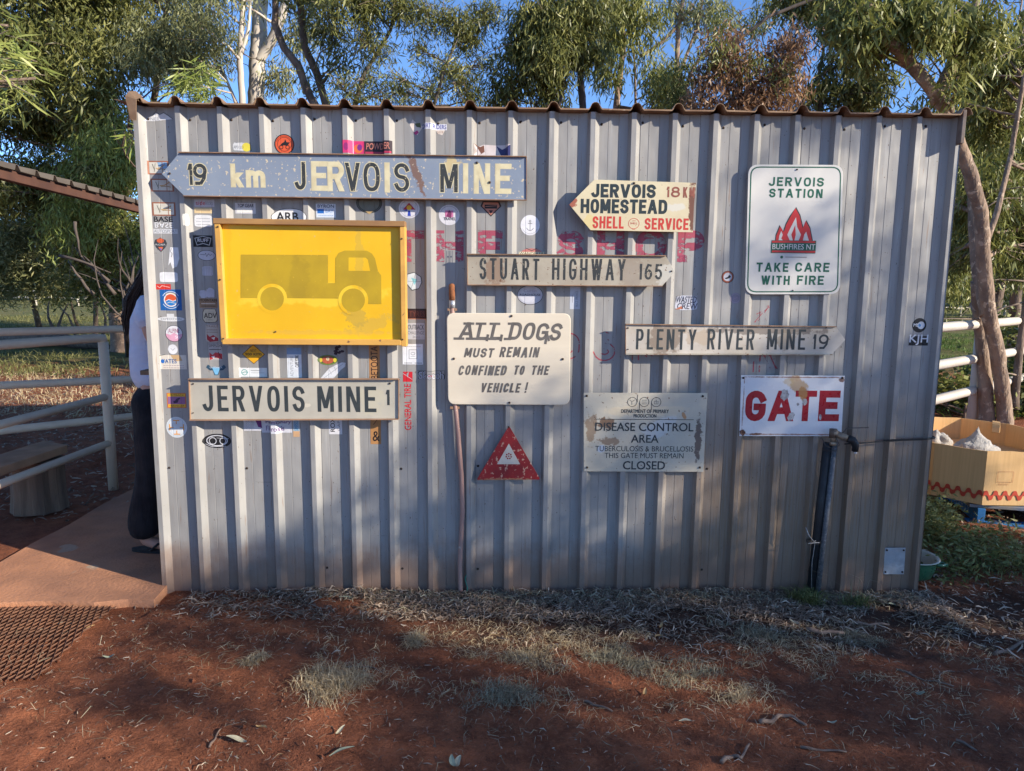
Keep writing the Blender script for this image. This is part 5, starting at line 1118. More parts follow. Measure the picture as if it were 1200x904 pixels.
# pallet
M_BLUEP = weather('blue_painted_timber', (.022, .15, .40), (.04, .20, .42), 7, .9, chip=(.30, .25, .18), chip_scale=18, chip_thr=.66, rough=.75, bump=.4, stretch=(1, 1, 1))
M_BLUEW = weather('worn_blue_timber', (.26, .23, .19), (.16, .20, .27), 6, 1, rough=.85, bump=.5)
ang = math.atan2((prm[7]-prm[0]).y, (prm[7]-prm[0]).x)-R(14)
pa0 = onZ(1136, 616, .0)
pal = empty('pallet', (pa0.x, pa0.y, 0), ang, 'blue painted timber pallet under the cardboard bin', 'pallet')
for i in range(7):
    mb = MB(); mb.box((.575, .055+.173*i, .132), (1.165, .098, .020)); mb.build('deck_board', M_BLUEW if i in (0, 3) else M_BLUEP, pal, bevel=.002)
for i in range(3):
    mb = MB(); mb.box((.06+.52*i, .57, .070), (.045 if i != 1 else .05, 1.15, .098)); mb.build('bearer', M_BLUEP, pal, bevel=.002)
for i in range(3):
    mb = MB(); mb.box((.575, .06+.51*i, .012), (1.165, .095, .018)); mb.build('bottom_board', M_BLUEP, pal, bevel=.002)
mb = MB(); vs, fs, asp = font_faces('PROPERTY'); mb.raw([(.0365, .55-v.x*.42, .045+v.y*.045) for v in vs], fs); mb.build('stencil_text', paint((150, 180, 215)), pal)
# pot
M_ENAM = weather('green_enamel', (.035, .12, .060), (.03, .095, .05), 6, .6, rough=.25, bump=.05, spec=.5)
M_ENAI = weather('cream_enamel', (.60, .53, .40), (.50, .42, .30), 8, .8, rough=.35, bump=.05)
pc2 = onZ(1078, 688, 0); pot = empty('enamel_pot', (pc2.x+.015, pc2.y+.12, 0), 0, 'green enamel pot with cream inside, on the ground behind the wall end', 'pot')
PR_ = [(0, .0), (.075, .0), (.100, .015), (.112, .05), (.120, .095), (.122, .108), (.132, .112)]
mb = MB(); mb.lathe(PR_, (0, 0, .01), 32); mb.build('pot_body', M_ENAM, pot)
mb = MB(); mb.lathe([(.1335, .112), (.130, .116), (.119, .110), (.108, .05), (.09, .018), (0, .012)], (0, 0, .01), 32); mb.build('pot_inside', M_ENAI, pot)
mb = MB(); mb.tube([(.115, .0, .085), (.150, .005, .080), (.176, .006, .078), (.18, -.02, .078), (.15, -.03, .078), (.116, -.03, .083)], .0085, 8); mb.build('handle', M_ENAM, pot)

# ================================================================== LEFT: RAILS, AWNING, BENCH, MESH
M_RAIL = weather('cream_painted_pipe', (.80, .64, .46), (.68, .53, .38), 4, .8, chip=(.26, .15, .09), chip_scale=26, chip_thr=.74, rough=.55, bump=.1)
GD = 0.0
pb = onZ(133, 572, 0)
rf = empty('pipe_rail_fence', (pb.x, pb.y, 0), 0, 'near cream pipe rail fence with three rails ending in a post beside the path', 'fence')
zs_ = [onY(132, 396, pb.y).z, onY(132, 465, pb.y).z, onY(133, 519, pb.y).z]
L0 = [onZ(-150, 419, zs_[0]), onZ(-150, 533, zs_[1]), onZ(-150, 625, zs_[2])]
for k in range(3):
    top = Vector((pb.x, pb.y, zs_[k])); mb = MB(); a_ = onZ(0, (404.5, 498, 568)[k], zs_[k]); d = (a_-top); e_ = top+d*2.2
    pts = [rel(e_, rf), rel(a_, rf), rel(top, rf)]
    if k == 0: pts = [rel(e_, rf), rel(a_, rf), rel(top-(top-a_).normalized()*.05, rf), rel(top+Vector((0, 0, -.004)), rf), rel(top+Vector((.0, .0, -.035)), rf)]
    mb.tube(pts, .031 if k == 0 else .026, 14); mb.build('rail', M_RAIL, rf)
    if k == 0: endv = e_
mb = MB(); mb.tube([(0, 0, -.05), (0, 0, zs_[0]-.03)], .034, 16); mb.build('post', M_RAIL, rf)
mb = MB(); mb.tube([rel(Vector((endv.x, endv.y, -.05)), rf), rel(Vector((endv.x, endv.y, zs_[0])), rf)], .034, 16); mb.build('post', M_RAIL, rf)
rb = empty('pipe_rail_fence', (pb.x, pb.y+1.1, 0), 0, 'cream pipe rail fence running behind the person, second from the camera', 'fence')
for (p0, p1, z_) in (((0, 389.5), (150, 385.5), 1.13), ((0, 452), (152, 445), .74), ((10, 504), (158, 488), .42)):
    a, c_ = onZ(p0[0], p0[1], z_), onZ(p1[0], p1[1], z_); d = c_-a; d.z = 0; mb = MB(); mb.tube([rel(a-d*.6, rb), rel(c_+d*1.2, rb)], .030, 12); mb.build('rail', M_RAIL, rb)
a, c_ = onZ(0, 389.5, 1.13), onZ(150, 385.5, 1.13); d = c_-a
for t_ in (-.45, 2.1):
    p = a+d*t_; mb = MB(); mb.tube([rel((p.x, p.y, -.05), rb), rel((p.x, p.y, 1.15), rb)], .035, 12); mb.build('post', M_RAIL, rb)
# right white rails
M_RAILW = weather('white_painted_rail', (.58, .53, .45), (.50, .44, .36), 3, .8, chip=(.25, .16, .10), chip_scale=20, chip_thr=.76, rough=.6, bump=.1)
rr = empty('white_rail_fence', onZ(1147, 486, 0), 0, 'white timber rail fence behind the tree at the right', 'fence')
for (p0, p1, z_) in (((1095, 384.5), (1210, 375), 1.16), ((1090, 424.5), (1210, 405), .80), ((1085, 457.5), (1180, 436), .46)):
    a, c_ = onZ(p0[0], p0[1], z_), onZ(p1[0], p1[1], z_)
    if z_ == 1.16: ba, bd_ = a, (c_-a)
    a2 = Vector((ba.x, ba.y, z_))-bd_*.4; c2 = Vector((ba.x, ba.y, z_))+bd_*2.0
    mb = MB(); mb.tube([rel(a2, rr), rel(c2, rr)], .048, 10); mb.build('rail', M_RAILW, rr)
for t_ in (-.38, .42, 1.2, 1.98):
    p = ba+bd_*t_; mb = MB(); mb.tube([rel((p.x, p.y, -.05), rr), rel((p.x, p.y, 1.17), rr)], .055, 10); mb.build('post', M_RAILW, rr)
# far white fence
rl = empty('white_rail_fence', (-22, 40, 0), 0, 'distant white rail fence beyond the grass at far left', 'fence')
for z_ in (1.25, .85, .45):
    mb = MB(); mb.tube([(-16, 0, z_), (9, 0, z_)], .075, 6); mb.build('rail', M_RAILW, rl)
for k in range(11):
    mb = MB(); mb.tube([(-16+2.5*k, 0, -.3), (-16+2.5*k, 0, 1.3)], .075, 6); mb.build('post', M_RAILW, rl)
rl2 = copy_tree(rl); rl2.location = (24, 36, 0); rl2['label'] = 'distant white rail fence low behind the trees at far right'

# awning at the left
M_BEAM = weather('rusty_brown_beam', (.075, .035, .025), (.11, .050, .033), 6, .9, rough=.8, bump=.3)
zA = 2.06
a, c_ = onZ(0, 204, zA), onZ(161, 245, zA); d = (c_-a).normalized(); far = c_+d*1.4; near = a-d*1.1
aw = empty('awning', (c_.x, c_.y, 0), 0, 'rusty brown beam and ribbed sheet roof edge crossing at the left', 'awning')
mb = MB(); mb.bar(rel(near, aw), rel(far, aw), .05, .055); mb.build('edge_beam', M_BEAM, aw, bevel=.004)
side = Vector((-d.y, d.x, 0));
if side.x > 0: side = -side
L = (far-near).length; xs = [0]+breaks(.0001, L)+[L]; mb = MB()
for u0, u1 in zip(xs, xs[1:]):
    q_ = []
    for u, w_ in ((u0, -.05), (u1, -.05), (u1, 2.7), (u0, 2.7)):
        p = near+d*u+side*w_; q_.append(rel(Vector((p.x, p.y, zA+.030+(w_+.05)*.205+(DEP-prof(u))*1.0)), aw))
    mb.quad(*q_)
o = mb.build('roof_sheet', weather('awning_sheet', (.17, .14, .11), (.11, .085, .065), 3, .9, rough=.7, metal=.2, bump=.1), aw); so = o.modifiers.new('t', 'SOLIDIFY'); so.thickness = .003
for p in (near, far):
    mb = MB(); mb.box(rel((p.x, p.y, zA/2-.02), aw), (.05, .05, zA-.04)); mb.build('post', M_BEAM, aw)
    q2 = p+side*2.6; mb = MB(); mb.box(rel((q2.x, q2.y, zA/2+.2), aw), (.05, .05, zA+.40)); mb.build('post', M_BEAM, aw)

# bench: plank on log stumps
M_PLANK = weather('grey_bench_plank', (.46, .26, .14), (.30, .175, .10), 5, .9, rough=.9, bump=.5, stretch=(1, 1, 1))
M_STUMP = weather('split_grey_log', (.26, .175, .115), (.10, .07, .05), 4, .9, rough=.95, bump=.9, bump_scale=14, bump_dist=.02, stretch=(2.5, 2.5, .25))
be = onZ(52, 600, 0); ben = empty('log_bench', (be.x, be.y, 0), 0, 'rough plank bench on a split log stump beside the rail fence', 'bench')
zq = .41; c1_, c2_, c3_ = onZ(52, 516, zq), onZ(79, 521.5, zq), onZ(-2, 549, zq); c4_ = onZ(-16, 535, zq)
dv = (c3_-c2_); c3b = c2_+dv*3.0; wv = (c1_-c2_); wv = Vector((wv.x, wv.y, 0))
mb = MB(); A_, B_, C_, D_ = c2_, c3b, c3b+wv, c2_+wv
tp_ = [rel(v, ben) for v in (A_, B_, C_, D_)]; bt_ = [v-Vector((0, 0, .055)) for v in tp_]
mb.raw(tp_+bt_, [(0, 1, 2, 3), (7, 6, 5, 4), (0, 4, 5, 1), (1, 5, 6, 2), (2, 6, 7, 3), (3, 7, 4, 0)]); mb.build('plank', M_PLANK, ben, bevel=.006)
for off in (.22, 2.55):
    cc_ = c2_+dv.normalized()*off*.9+wv*.5; mb = MB(); n = 22; vs = []
    rows_ = [(0, 1.08), (.12, 1.0), (.34, .98)]
    for z_, k in rows_:
        for j in range(n):
            a_ = 2*math.pi*j/n; r_ = .150*k*(1+.10*noise.noise(Vector((math.cos(a_)*2, math.sin(a_)*2, z_)))+.05*(j % 2)); vs.append(rel(Vector((cc_.x+r_*math.cos(a_), cc_.y+r_*math.sin(a_), z_)), ben))
    fs = [(i*n+j, i*n+(j+1) % n, (i+1)*n+(j+1) % n, (i+1)*n+j) for i in range(2) for j in range(n)]+[tuple(range(2*n, 3*n))]
    mb.raw(vs, fs); mb.build('log_stump', M_STUMP, ben)

# expanded metal mesh at bottom left
M_EXP = weather('rusted_expanded_steel', (.24, .12, .075), (.15, .080, .055), 9, .9, chip=(.27, .17, .12), chip_scale=60, chip_thr=.7, rough=.85, metal=.2, bump=.2)
q00, q10, q11, q01 = onZ(-190, 705, .02), onZ(134, 704, .02), onZ(42, 792, .02), onZ(-320, 790, .02)
msh = MB(); nu, nv = 34, 24
ex = (q10-q00); ey = (q01-q00)
# the sheet is a rhomboid lattice: two families of strands that wave apart and meet
cellu, cellv = .082, .0140
ax_u = (q11-q10).normalized(); ax_v = Vector((-ax_u.y, ax_u.x, 0)); 
if ax_v.x > 0: ax_v = -ax_v
for j in range(108):
    for sgn in (1,):
        pts = []
        for i in range(17):
            ph = (i+j) % 2
            off = (.5 if ph else -.5)*cellv*.80
            u = i*cellu*.5; v = j*cellv+off+.0
            p = q10+ax_u*u+ax_v*v; z = .010+(.003 if ph else -.001)+.012*noise.noise(Vector((p.x*3, p.y*3, 0)))
            pts.append(Vector((p.x, p.y, ground_h(p.x, p.y)*.4+z)))
        msh_pts = pts
        for a, c_ in zip(pts, pts[1:]):
            d_ = (c_-a).normalized(); s_ = Vector((-d_.y, d_.x, 0))*.0026; up_ = Vector((0, 0, .0035))
            sl = Vector((0, 0, .0035))
            k = len(msh.v)
            msh.raw([a-s_-sl, a+s_+sl, c_+s_+sl, c_-s_-sl, a-s_-sl-up_, a+s_+sl-up_, c_+s_+sl-up_, c_-s_-sl-up_], [(0, 3, 2, 1), (4, 5, 6, 7), (0, 1, 5, 4), (2, 3, 7, 6), (1, 2, 6, 5), (3, 0, 4, 7)])
mo = msh.build('steel_mesh_sheet', M_EXP); tag(mo, 'rusty expanded steel mesh sheet lying on the dirt, bottom left corner', 'mesh sheet')
# black grate by the person
# ================================================================== FOLIAGE
def leaf_mat(name, a, b_, c_, trans=.30, rough=.42):
    m = bpy.data.materials.new(name); m.use_nodes = True; t = m.node_tree; p = t.nodes['Principled BSDF']; out = t.nodes['Material Output']
    at = t.nodes.new('ShaderNodeAttribute'); at.attribute_name = 'tint'
    r = t.nodes.new('ShaderNodeValToRGB'); t.links.new(at.outputs['Fac'], r.inputs[0])
    e = r.color_ramp.elements; e[0].position = 0; e[0].color = (*a, 1); e[1].position = 1; e[1].color = (*c_, 1)
    k = e.new(.55); k.color = (*b_, 1)
    t.links.new(r.outputs[0], p.inputs['Base Color']); p.inputs['Roughness'].default_value = rough; p.inputs['Specular IOR Level'].default_value = .35
    tr = t.nodes.new('ShaderNodeBsdfTranslucent'); t.links.new(r.outputs[0], tr.inputs[0])
    mx = t.nodes.new('ShaderNodeMixShader'); mx.inputs[0].default_value = trans
    t.links.new(p.outputs[0], mx.inputs[1]); t.links.new(tr.outputs[0], mx.inputs[2]); t.links.new(mx.outputs[0], out.inputs[0])
    MATS[name] = m; return m
M_LFD = leaf_mat('gum_leaf_dark', (.060, .070, .022), (.165, .175, .050), (.40, .38, .13))
M_LFG = leaf_mat('gum_leaf_grey', (.12, .13, .055), (.24, .25, .11), (.46, .43, .21))
M_LFY = leaf_mat('wattle_leaf_yellowgreen', (.17, .22, .05), (.28, .32, .08), (.42, .42, .13))
M_LFB = leaf_mat('dead_leaf_brown', (.17, .10, .055), (.30, .175, .10), (.46, .29, .17))
M_LFR = leaf_mat('acacia_leaf_green', (.075, .095, .026), (.20, .215, .055), (.44, .42, .14))
M_BARKO = weather('orange_brown_bark', (.30, .20, .14), (.15, .105, .08), 9, 1, chip=(.38, .27, .19), chip_scale=16, chip_thr=.60, rough=.95, bump=.9, bump_scale=18, bump_dist=.02, stretch=(1, 1, .4))
M_BARKB = weather('brown_bark', (.19, .135, .10), (.09, .065, .05), 9, 1, chip=(.26, .20, .15), chip_scale=18, chip_thr=.62, rough=.95, bump=.9, bump_scale=20, bump_dist=.02, stretch=(1, 1, .4))
M_BARKW = weather('white_gum_bark', (.55, .49, .42), (.34, .27, .22), 2.2, .9, rough=.75, bump=.3, bump_scale=9, bump_dist=.01, stretch=(1, 1, .35))
M_BARKG = weather('grey_dark_bark', (.11, .085, .07), (.06, .05, .042), 6, .9, rough=.95, bump=.6, bump_scale=24)
M_BARKI = weather('grey_brown_bark', (.31, .22, .155), (.17, .12, .09), 10, 1, chip=(.42, .32, .235), chip_scale=14, chip_thr=.60, rough=.95, bump=1, bump_scale=22, bump_dist=.03, stretch=(1, 1, .35))
M_TWIG = weather('pale_twig', (.26, .20, .15), (.16, .12, .09), 10, .9, rough=.9, bump=0)

def leaves(name, clumps, mat, L=.10, W=.012, droop=.6, spread=.13, per=26, parent=None, tint=(0, 1), shell=.55):
    P = []
    for c, r, n in clumps:
        k = max(1, int(n/per)); d = rng.normal(size=(k, 3)); d /= np.linalg.norm(d, axis=1)[:, None]
        rad = rng.random(k)**(shell); tw = np.array(c)+d*rad[:, None]*np.array(r)
        q = np.repeat(tw, per, axis=0)+rng.normal(size=(k*per, 3))*np.array([spread, spread, spread*1.15])
        tt = np.repeat(rng.random(k), per)*.6+rng.random(k*per)*.4
        P.append(np.column_stack([q, tt]))
    P = np.concatenate(P); n = len(P); pos = P[:, :3]; t = tint[0]+(tint[1]-tint[0])*P[:, 3]
    d = rng.normal(size=(n, 3)); d[:, 2] = d[:, 2]*.5-droop*1.9; d /= np.linalg.norm(d, axis=1)[:, None]
    s = np.cross(d, rng.normal(size=(n, 3))); s /= np.linalg.norm(s, axis=1)[:, None]
    nn_ = np.cross(d, s)
    ll = L*(.65+.7*rng.random(n)); ww = W*(.7+.6*rng.random(n))*.5
    a = pos; m_ = pos+d*(ll*.45)[:, None]+nn_*(ll*.05)[:, None]; b_ = pos+d*ll[:, None]
    V = np.empty((n, 4, 3)); V[:, 0] = a; V[:, 1] = m_-s*ww[:, None]; V[:, 2] = b_; V[:, 3] = m_+s*ww[:, None]
    me = bpy.data.meshes.new(name); me.vertices.add(n*4); me.vertices.foreach_set('co', V.reshape(-1).astype(np.float32))
    me.loops.add(n*4); me.loops.foreach_set('vertex_index', np.arange(n*4, dtype=np.int32))
    me.polygons.add(n); me.polygons.foreach_set('loop_start', np.arange(0, n*4, 4, dtype=np.int32)); me.polygons.foreach_set('loop_total', np.full(n, 4, dtype=np.int32))
    at = me.attributes.new('tint', 'FLOAT', 'POINT'); at.data.foreach_set('value', np.repeat(t, 4).astype(np.float32))
    me.materials.append(mat); me.update(calc_edges=True)
    o = bpy.data.objects.new(name, me); COL.objects.link(o)
    if parent is not None:
        o.parent = parent; o.location = -parent.location
    return o
def crook(p, q, n=5, k=.12):
    p, q = Vector(p), Vector(q); L = (q-p).length; o = []
    off = Vector((random.uniform(-1, 1), random.uniform(-1, 1), random.uniform(-.3, .8)))*L*k
    for i in range(n+1):
        t = i/n; o.append(p.lerp(q, t)+off*math.sin(math.pi*t)+Vector((random.uniform(-1, 1), random.uniform(-1, 1), random.uniform(-1, 1)))*L*.018*(0 < i < n))
    return o
def tree(name, label, base, stems, clumps, leafm, bark, group=None, L=.10, W=.012, droop=.6, spread=.13, per=26, twigs=6, kind_parts=True, joins=None, cat='tree', extra=None, tint=(0, 1), limb_r=.03, dead=0):
    root = empty(name, (base[0], base[1], base[2] if len(base) > 2 else 0), 0, label, cat, group)
    B0 = root.location
    allp = []
    for pts, r0, r1 in stems:
        mb = MB()
        P_ = [Vector(p) for p in pts]; Q = []
        for a, c_ in zip(P_, P_[1:]):
            for k in range(6): Q.append(a.lerp(c_, k/6)+Vector((random.uniform(-1, 1), random.uniform(-1, 1), 0))*r0*.07*(k > 0))
        Q.append(P_[-1]); n = len(Q); mb.tube([q-B0 for q in Q], [(r0+(r1-r0)*i/(n-1))*(1+.09*noise.noise(Vector((i*.55, r0*90, 2)))+(.25 if i == 0 else 0)) for i in range(n)], 14, jit=.045); allp += [(q, r0+(r1-r0)*i/(n-1)) for i, q in enumerate(Q)]
        mb.build('trunk' if P_[0].z < 0 else 'limb', bark, root)
    mt = MB()
    for c, r, n in clumps:
        mb = MB()
        c = Vector(c); j, jr = min(allp, key=lambda a: (a[0]-c).length+max(0, a[0].z-c.z+.2)*1.5)
        lr = min(jr*.6, limb_r); pts = crook(j, c, 6); mb.tube([p-B0 for p in pts], [lr+(.008-lr)*i/6 for i in range(7)], 6)
        if twigs: mb.build('branch', bark, root)
        for k in range(twigs):
            a = pts[random.randint(3, 6)]; e = c+Vector((random.gauss(0, .6)*r[0], random.gauss(0, .6)*r[1], random.gauss(0, .6)*r[2]))
            mt.tube([p-B0 for p in crook(a, e, 3, .15)], [.006, .005, .004, .002], 4, cap=False)
    if clumps and twigs: mt.build('twigs', M_TWIG, root, kind='stuff')
    if dead:
        md = MB()
        for k in range(dead):
            a, jr = random.choice(allp[len(allp)//3:]); e = a+Vector((random.uniform(-1, 1), random.uniform(-.5, .5), random.uniform(-.4, .7)))*.8
            md.tube([p-B0 for p in crook(a, e, 4, .2)], [.012, .009, .007, .005, .003], 5)
        md.build('dead_twigs', M_TWIG, root, kind='stuff')
    if clumps:
        o = leaves('crown', clumps, leafm, L, W, droop, spread, per, root, tint); o['kind'] = 'stuff'
    if extra:
        for (nm, cl, mm, l_, w_) in extra:
            o = leaves(nm, cl, mm, l_, w_, droop, spread*.8, per, root); o['kind'] = 'stuff'
    return root
def P3(px, py, Y): return onY(px, py, Y)
def fill(x0, x1, y0, y1, Y0, Y1, k, n, r=(.45, .45, .35)):
    """k clumps spread over a region of the view, n leaves each"""
    o = []
    for i in range(k):
        Y = random.uniform(Y0, Y1); p = P3(random.uniform(x0, x1), random.uniform(y0, y1), Y); s_ = random.uniform(.7, 1.3)
        o.append((tuple(p), (r[0]*s_, r[1]*s_, r[2]*s_), int(n*s_*s_)))
    return o
def at_(spec):   # (px,py,Y,radius,n)
    return [(tuple(P3(a, b_, c_)), (r, r, r*.8), n) for a, b_, c_, r, n in spec]
def dn(p): return (p.x, p.y, -.1)

# A: dense tree at far left, orange-brown trunk
b0 = P3(140, 416, 12); b0.z = 0
treeA = tree('gum_tree', 'dense leaning tree with orange-brown trunk left of the shed', b0,
     [([(b0.x, b0.y, -.1), P3(137, 360, 12), P3(134, 290, 12), P3(141, 240, 11.8), P3(136, 180, 11.6), P3(120, 100, 11.2), P3(100, 10, 11), P3(85, -90, 10.6)], .17, .06),
      ([P3(134, 290, 12), P3(112, 230, 11.5), P3(96, 180, 11), P3(80, 110, 10.2)], .06, .025),
      ([P3(141, 240, 11.8), P3(165, 190, 11.6), P3(180, 120, 11.3), P3(190, 60, 11), P3(200, -30, 11)], .08, .04)],
     fill(-60, 150, -110, 110, 9.0, 12.5, 46, 1700, (.7, .7, .5))+fill(-40, 150, 110, 235, 9.5, 12.5, 22, 1500, (.6, .6, .45)), M_LFD, M_BARKO, L=.14, W=.030, spread=.13, dead=14)
b0 = P3(112, 402, 15); b0.z = 0
tree('wattle_tree', 'yellow-green drooping tree in front of the orange trunk at left', b0,
     [([(b0.x, b0.y, -.1), P3(112, 330, 14.5), P3(105, 260, 14), P3(118, 190, 13.5)], .06, .02)],
     fill(85, 155, 160, 300, 9.0, 10.5, 16, 1000, (.42, .42, .5))+fill(20, 95, 225, 290, 13, 16, 8, 1100, (.7, .7, .5)), M_LFY, M_BARKB, L=.14, W=.024, droop=.9, spread=.12, tint=(0, .8))
# B: grey-green bush tree at the left edge
b0 = P3(48, 402, 18.5); b0.z = 0
tree('saltbush_tree', 'soft grey-green bushy tree at the left edge above the rails', b0,
     [([(b0.x, b0.y, -.1), P3(44, 375, 18), P3(36, 345, 17.5), P3(28, 300, 17)], .10, .04)],
     fill(-30, 62, 250, 328, 14, 17, 20, 1900, (.75, .75, .5)), M_LFG, M_BARKB, L=.15, W=.028, droop=.3, spread=.13)
b0 = P3(95, 400, 19); b0.z = 0
tree('shrub', 'small leafy shrub between the bushy tree and the orange trunk', b0,
     [([(b0.x, b0.y, -.1), P3(88, 375, 18.6), P3(80, 340, 18.3)], .06, .02)],
     fill(50, 165, 275, 335, 15, 20, 26, 1200, (.7, .7, .45)), M_LFR, M_BARKB, L=.14, W=.03, droop=.3, spread=.18, cat='shrub')
# near sprigs of the wattle hanging into the picture
b0 = Vector((-4.6, .9, 0))
tree('wattle_tree', 'near wattle with long bright yellow-green leaves at the upper left', b0,
     [([(b0.x, b0.y, -.1), (-4.6, .9, 1.6), (-4.4, .8, 3.0), (-4.2, .9, 4.2)], .06, .03)],
     at_([(5, 70, 1.2, .17, 90), (18, 100, 1.1, .14, 90), (42, 92, 1.2, .12, 50), (-30, 60, 1.1, .35, 240), (10, 30, 1.5, .2, 60)]), M_LFY, M_BARKB, L=.15, W=.014, droop=.25, spread=.06, twigs=4, tint=(.3, 1), dead=4)
b0 = Vector((-2.9, 5.2, 0))
tree('wattle_tree', 'small wattle whose long leaves show behind the left roof corner', b0,
     [([(b0.x, b0.y, -.1), (-3.0, 5.2, 1.5), P3(150, 150, 4.6)], .04, .015)],
     at_([(146, 160, 3.2, .10, 50), (236, 112, 4.0, .16, 110), (216, 96, 4.0, .2, 160), (245, 90, 4.2, .2, 120)]), M_LFY, M_BARKB, L=.17, W=.016, droop=.35, spread=.05, twigs=4, tint=(.1, .8))
# C: white gum and slim pale gum
b0 = P3(300, 300, 11); b0.z = 0
tree('white_gum', 'thick white-barked gum trunk rising behind the roof, left of centre', b0,
     [([(b0.x, b0.y, -.1), P3(300, 125, 11), P3(301, 80, 11), P3(304, 30, 11.1), P3(306, -60, 11.3)], .17, .13),
      ([P3(303, 72, 11), P3(318, 48, 10.9), P3(330, 20, 10.8), P3(345, -40, 10.7)], .10, .07), ([P3(303, 96, 11), P3(328, 85, 11.1), P3(345, 82, 11.2)], .03, .012)],
     fill(320, 420, -60, 10, 9.5, 13, 5, 1300, (.6, .6, .4))+fill(180, 280, -90, 0, 9.5, 13, 8, 1300, (.7, .7, .4))+at_([(330, 95, 11, .35, 600), (352, 40, 11, .4, 800)]), M_LFG, M_BARKW, L=.14, W=.025, droop=.9, spread=.13, dead=5)
b0 = P3(283, 300, 10); b0.z = 0
tree('white_gum', 'slim pale gum trunk just left of the thick white one', b0,
     [([(b0.x, b0.y, -.1), P3(284, 120, 10), P3(281, 70, 10), P3(284, 20, 10), P3(288, -50, 10)], .065, .04),
      ([P3(283, 62, 10), P3(291, 35, 10), P3(294, 0, 10)], .035, .02), ([P3(277, 122, 10), P3(262, 85, 10.2), P3(240, 50, 10.4)], .03, .012), ([P3(283, 30, 10), P3(262, 12, 10), P3(245, 2, 10)], .02, .01)],
     fill(165, 262, 10, 95, 9, 12, 13, 900, (.45, .45, .35)), M_LFG, M_BARKW, L=.12, W=.021, droop=.8, spread=.11, dead=5, tint=(0, .7))
# D: twin brown leaning trunks
b0 = P3(386, 300, 7); b0.z = 0
tree('acacia_tree', 'two dark brown leaning stems behind the roof, left of centre', b0,
     [([(b0.x, b0.y, -.1), P3(372, 130, 7), P3(357, 100, 7), P3(350, 78, 7), P3(332, 55, 7), P3(322, 28, 7), P3(324, -20, 7), P3(330, -80, 7)], .062, .04),
      ([(b0.x, b0.y, -.1), P3(383, 125, 7.2), P3(372, 88, 7.2), P3(357, 55, 7.2), P3(353, 20, 7.2), P3(350, -60, 7.2)], .062, .045),
      ([P3(368, 82, 7.1), P3(375, 62, 7), P3(392, 52, 6.9)], .014, .006)],
     fill(335, 430, -90, 15, 5.8, 8, 12, 600, (.35, .35, .3))+at_([(385, 35, 7, .25, 520), (400, 75, 7, .3, 380), (362, 100, 7.2, .2, 150)]), M_LFD, M_BARKB, L=.13, W=.021, spread=.09, dead=4)
# E: thin airy tree in the middle left
b0 = P3(430, 300, 6.4); b0.z = 0
tree('acacia_tree', 'thin airy acacia against the blue sky, second group from the white gum', b0,
     [([(b0.x, b0.y, -.1), P3(415, 125, 6.4), P3(425, 90, 6.4), P3(440, 65, 6.4), P3(458, 35, 6.5), P3(470, -40, 6.6)], .03, .018),
      ([(b0.x, b0.y, -.1), P3(508, 125, 6.4), P3(520, 85, 6.4), P3(532, 55, 6.5), P3(537, 20, 6.5)], .03, .012)],
     at_([(430, 10, 6.4, .28, 1200), (468, 8, 6.4, .28, 1200), (500, 14, 6.4, .28, 900), (425, 45, 6.4, .18, 500), (432, 88, 6.4, .20, 320), (465, 92, 6.4, .20, 320), (450, 112, 6.4, .2, 300), (400, 100, 6.4, .2, 260),
          (535, 25, 6.4, .28, 1000), (552, 45, 6.6, .22, 700), (520, 80, 6.5, .25, 700), (545, 95, 6.5, .25, 700), (505, 105, 6.5, .22, 420), (570, 20, 6.6, .25, 800), (575, 75, 6.6, .25, 420), (480, -50, 6.4, .5, 1600), (445, 60, 6.4, .16, 420), (490, 55, 6.4, .14, 260), (472, 110, 6.5, .16, 300), (555, 115, 6.5, .18, 400), (420, 112, 6.4, .16, 300)]), M_LFD, M_BARKG, L=.10, W=.014, spread=.075, twigs=16, limb_r=.014)
# F: dense dark mass centre
b0 = P3(684, 300, 7); b0.z = 0
tree('gum_tree', 'dark-crowned gum over the roof at the picture centre', b0,
     [([(b0.x, b0.y, -.1), P3(683, 125, 7), P3(680, 90, 7), P3(682, 50, 7), P3(690, -30, 7)], .055, .04), ([P3(655, 125, 6.6), P3(662, 95, 6.6), P3(672, 60, 6.7)], .022, .012),
      ([(b0.x, b0.y, -.1), P3(655, 128, 6.6)], .03, .022)],
     at_([(630, 20, 6.5, .38, 2300), (665, 30, 6.5, .38, 2300), (640, 60, 6.4, .3, 1600), (690, 15, 6.6, .35, 1900), (610, 55, 6.6, .25, 900), (625, 85, 6.6, .25, 800), (650, 88, 6.6, .25, 900), (690, 60, 6.6, .3, 1100), (600, 100, 6.8, .28, 600), (640, 115, 6.8, .28, 600), (585, 110, 6.8, .25, 420), (665, -40, 6.6, .5, 2200)]), M_LFD, M_BARKG, L=.13, W=.021, spread=.085, twigs=12, droop=.85, limb_r=.018)
b0 = P3(725, 300, 8.5); b0.z = 0
tree('gum_tree', 'pale green drooping gum crown right of the picture centre', b0,
     [([(b0.x, b0.y, -.1), P3(722, 125, 8.5), P3(730, 60, 8.5), P3(728, -20, 8.5)], .06, .035), ([P3(745, 125, 8.4), P3(744, 80, 8.4), P3(740, 30, 8.4)], .02, .012), ([P3(722, 125, 8.5), P3(745, 128, 8.4)], .03, .02)],
     at_([(715, 40, 8, .36, 1300), (735, 15, 8, .34, 1100), (712, 85, 8, .26, 600), (755, 60, 8, .2, 300), (725, -30, 8, .6, 2000), (780, 110, 8, .3, 1000), (770, 90, 7.8, .25, 500), (760, 20, 8, .3, 500)]), M_LFR, M_BARKO, L=.13, W=.021, droop=1.0, spread=.10, dead=4, tint=(.2, 1))
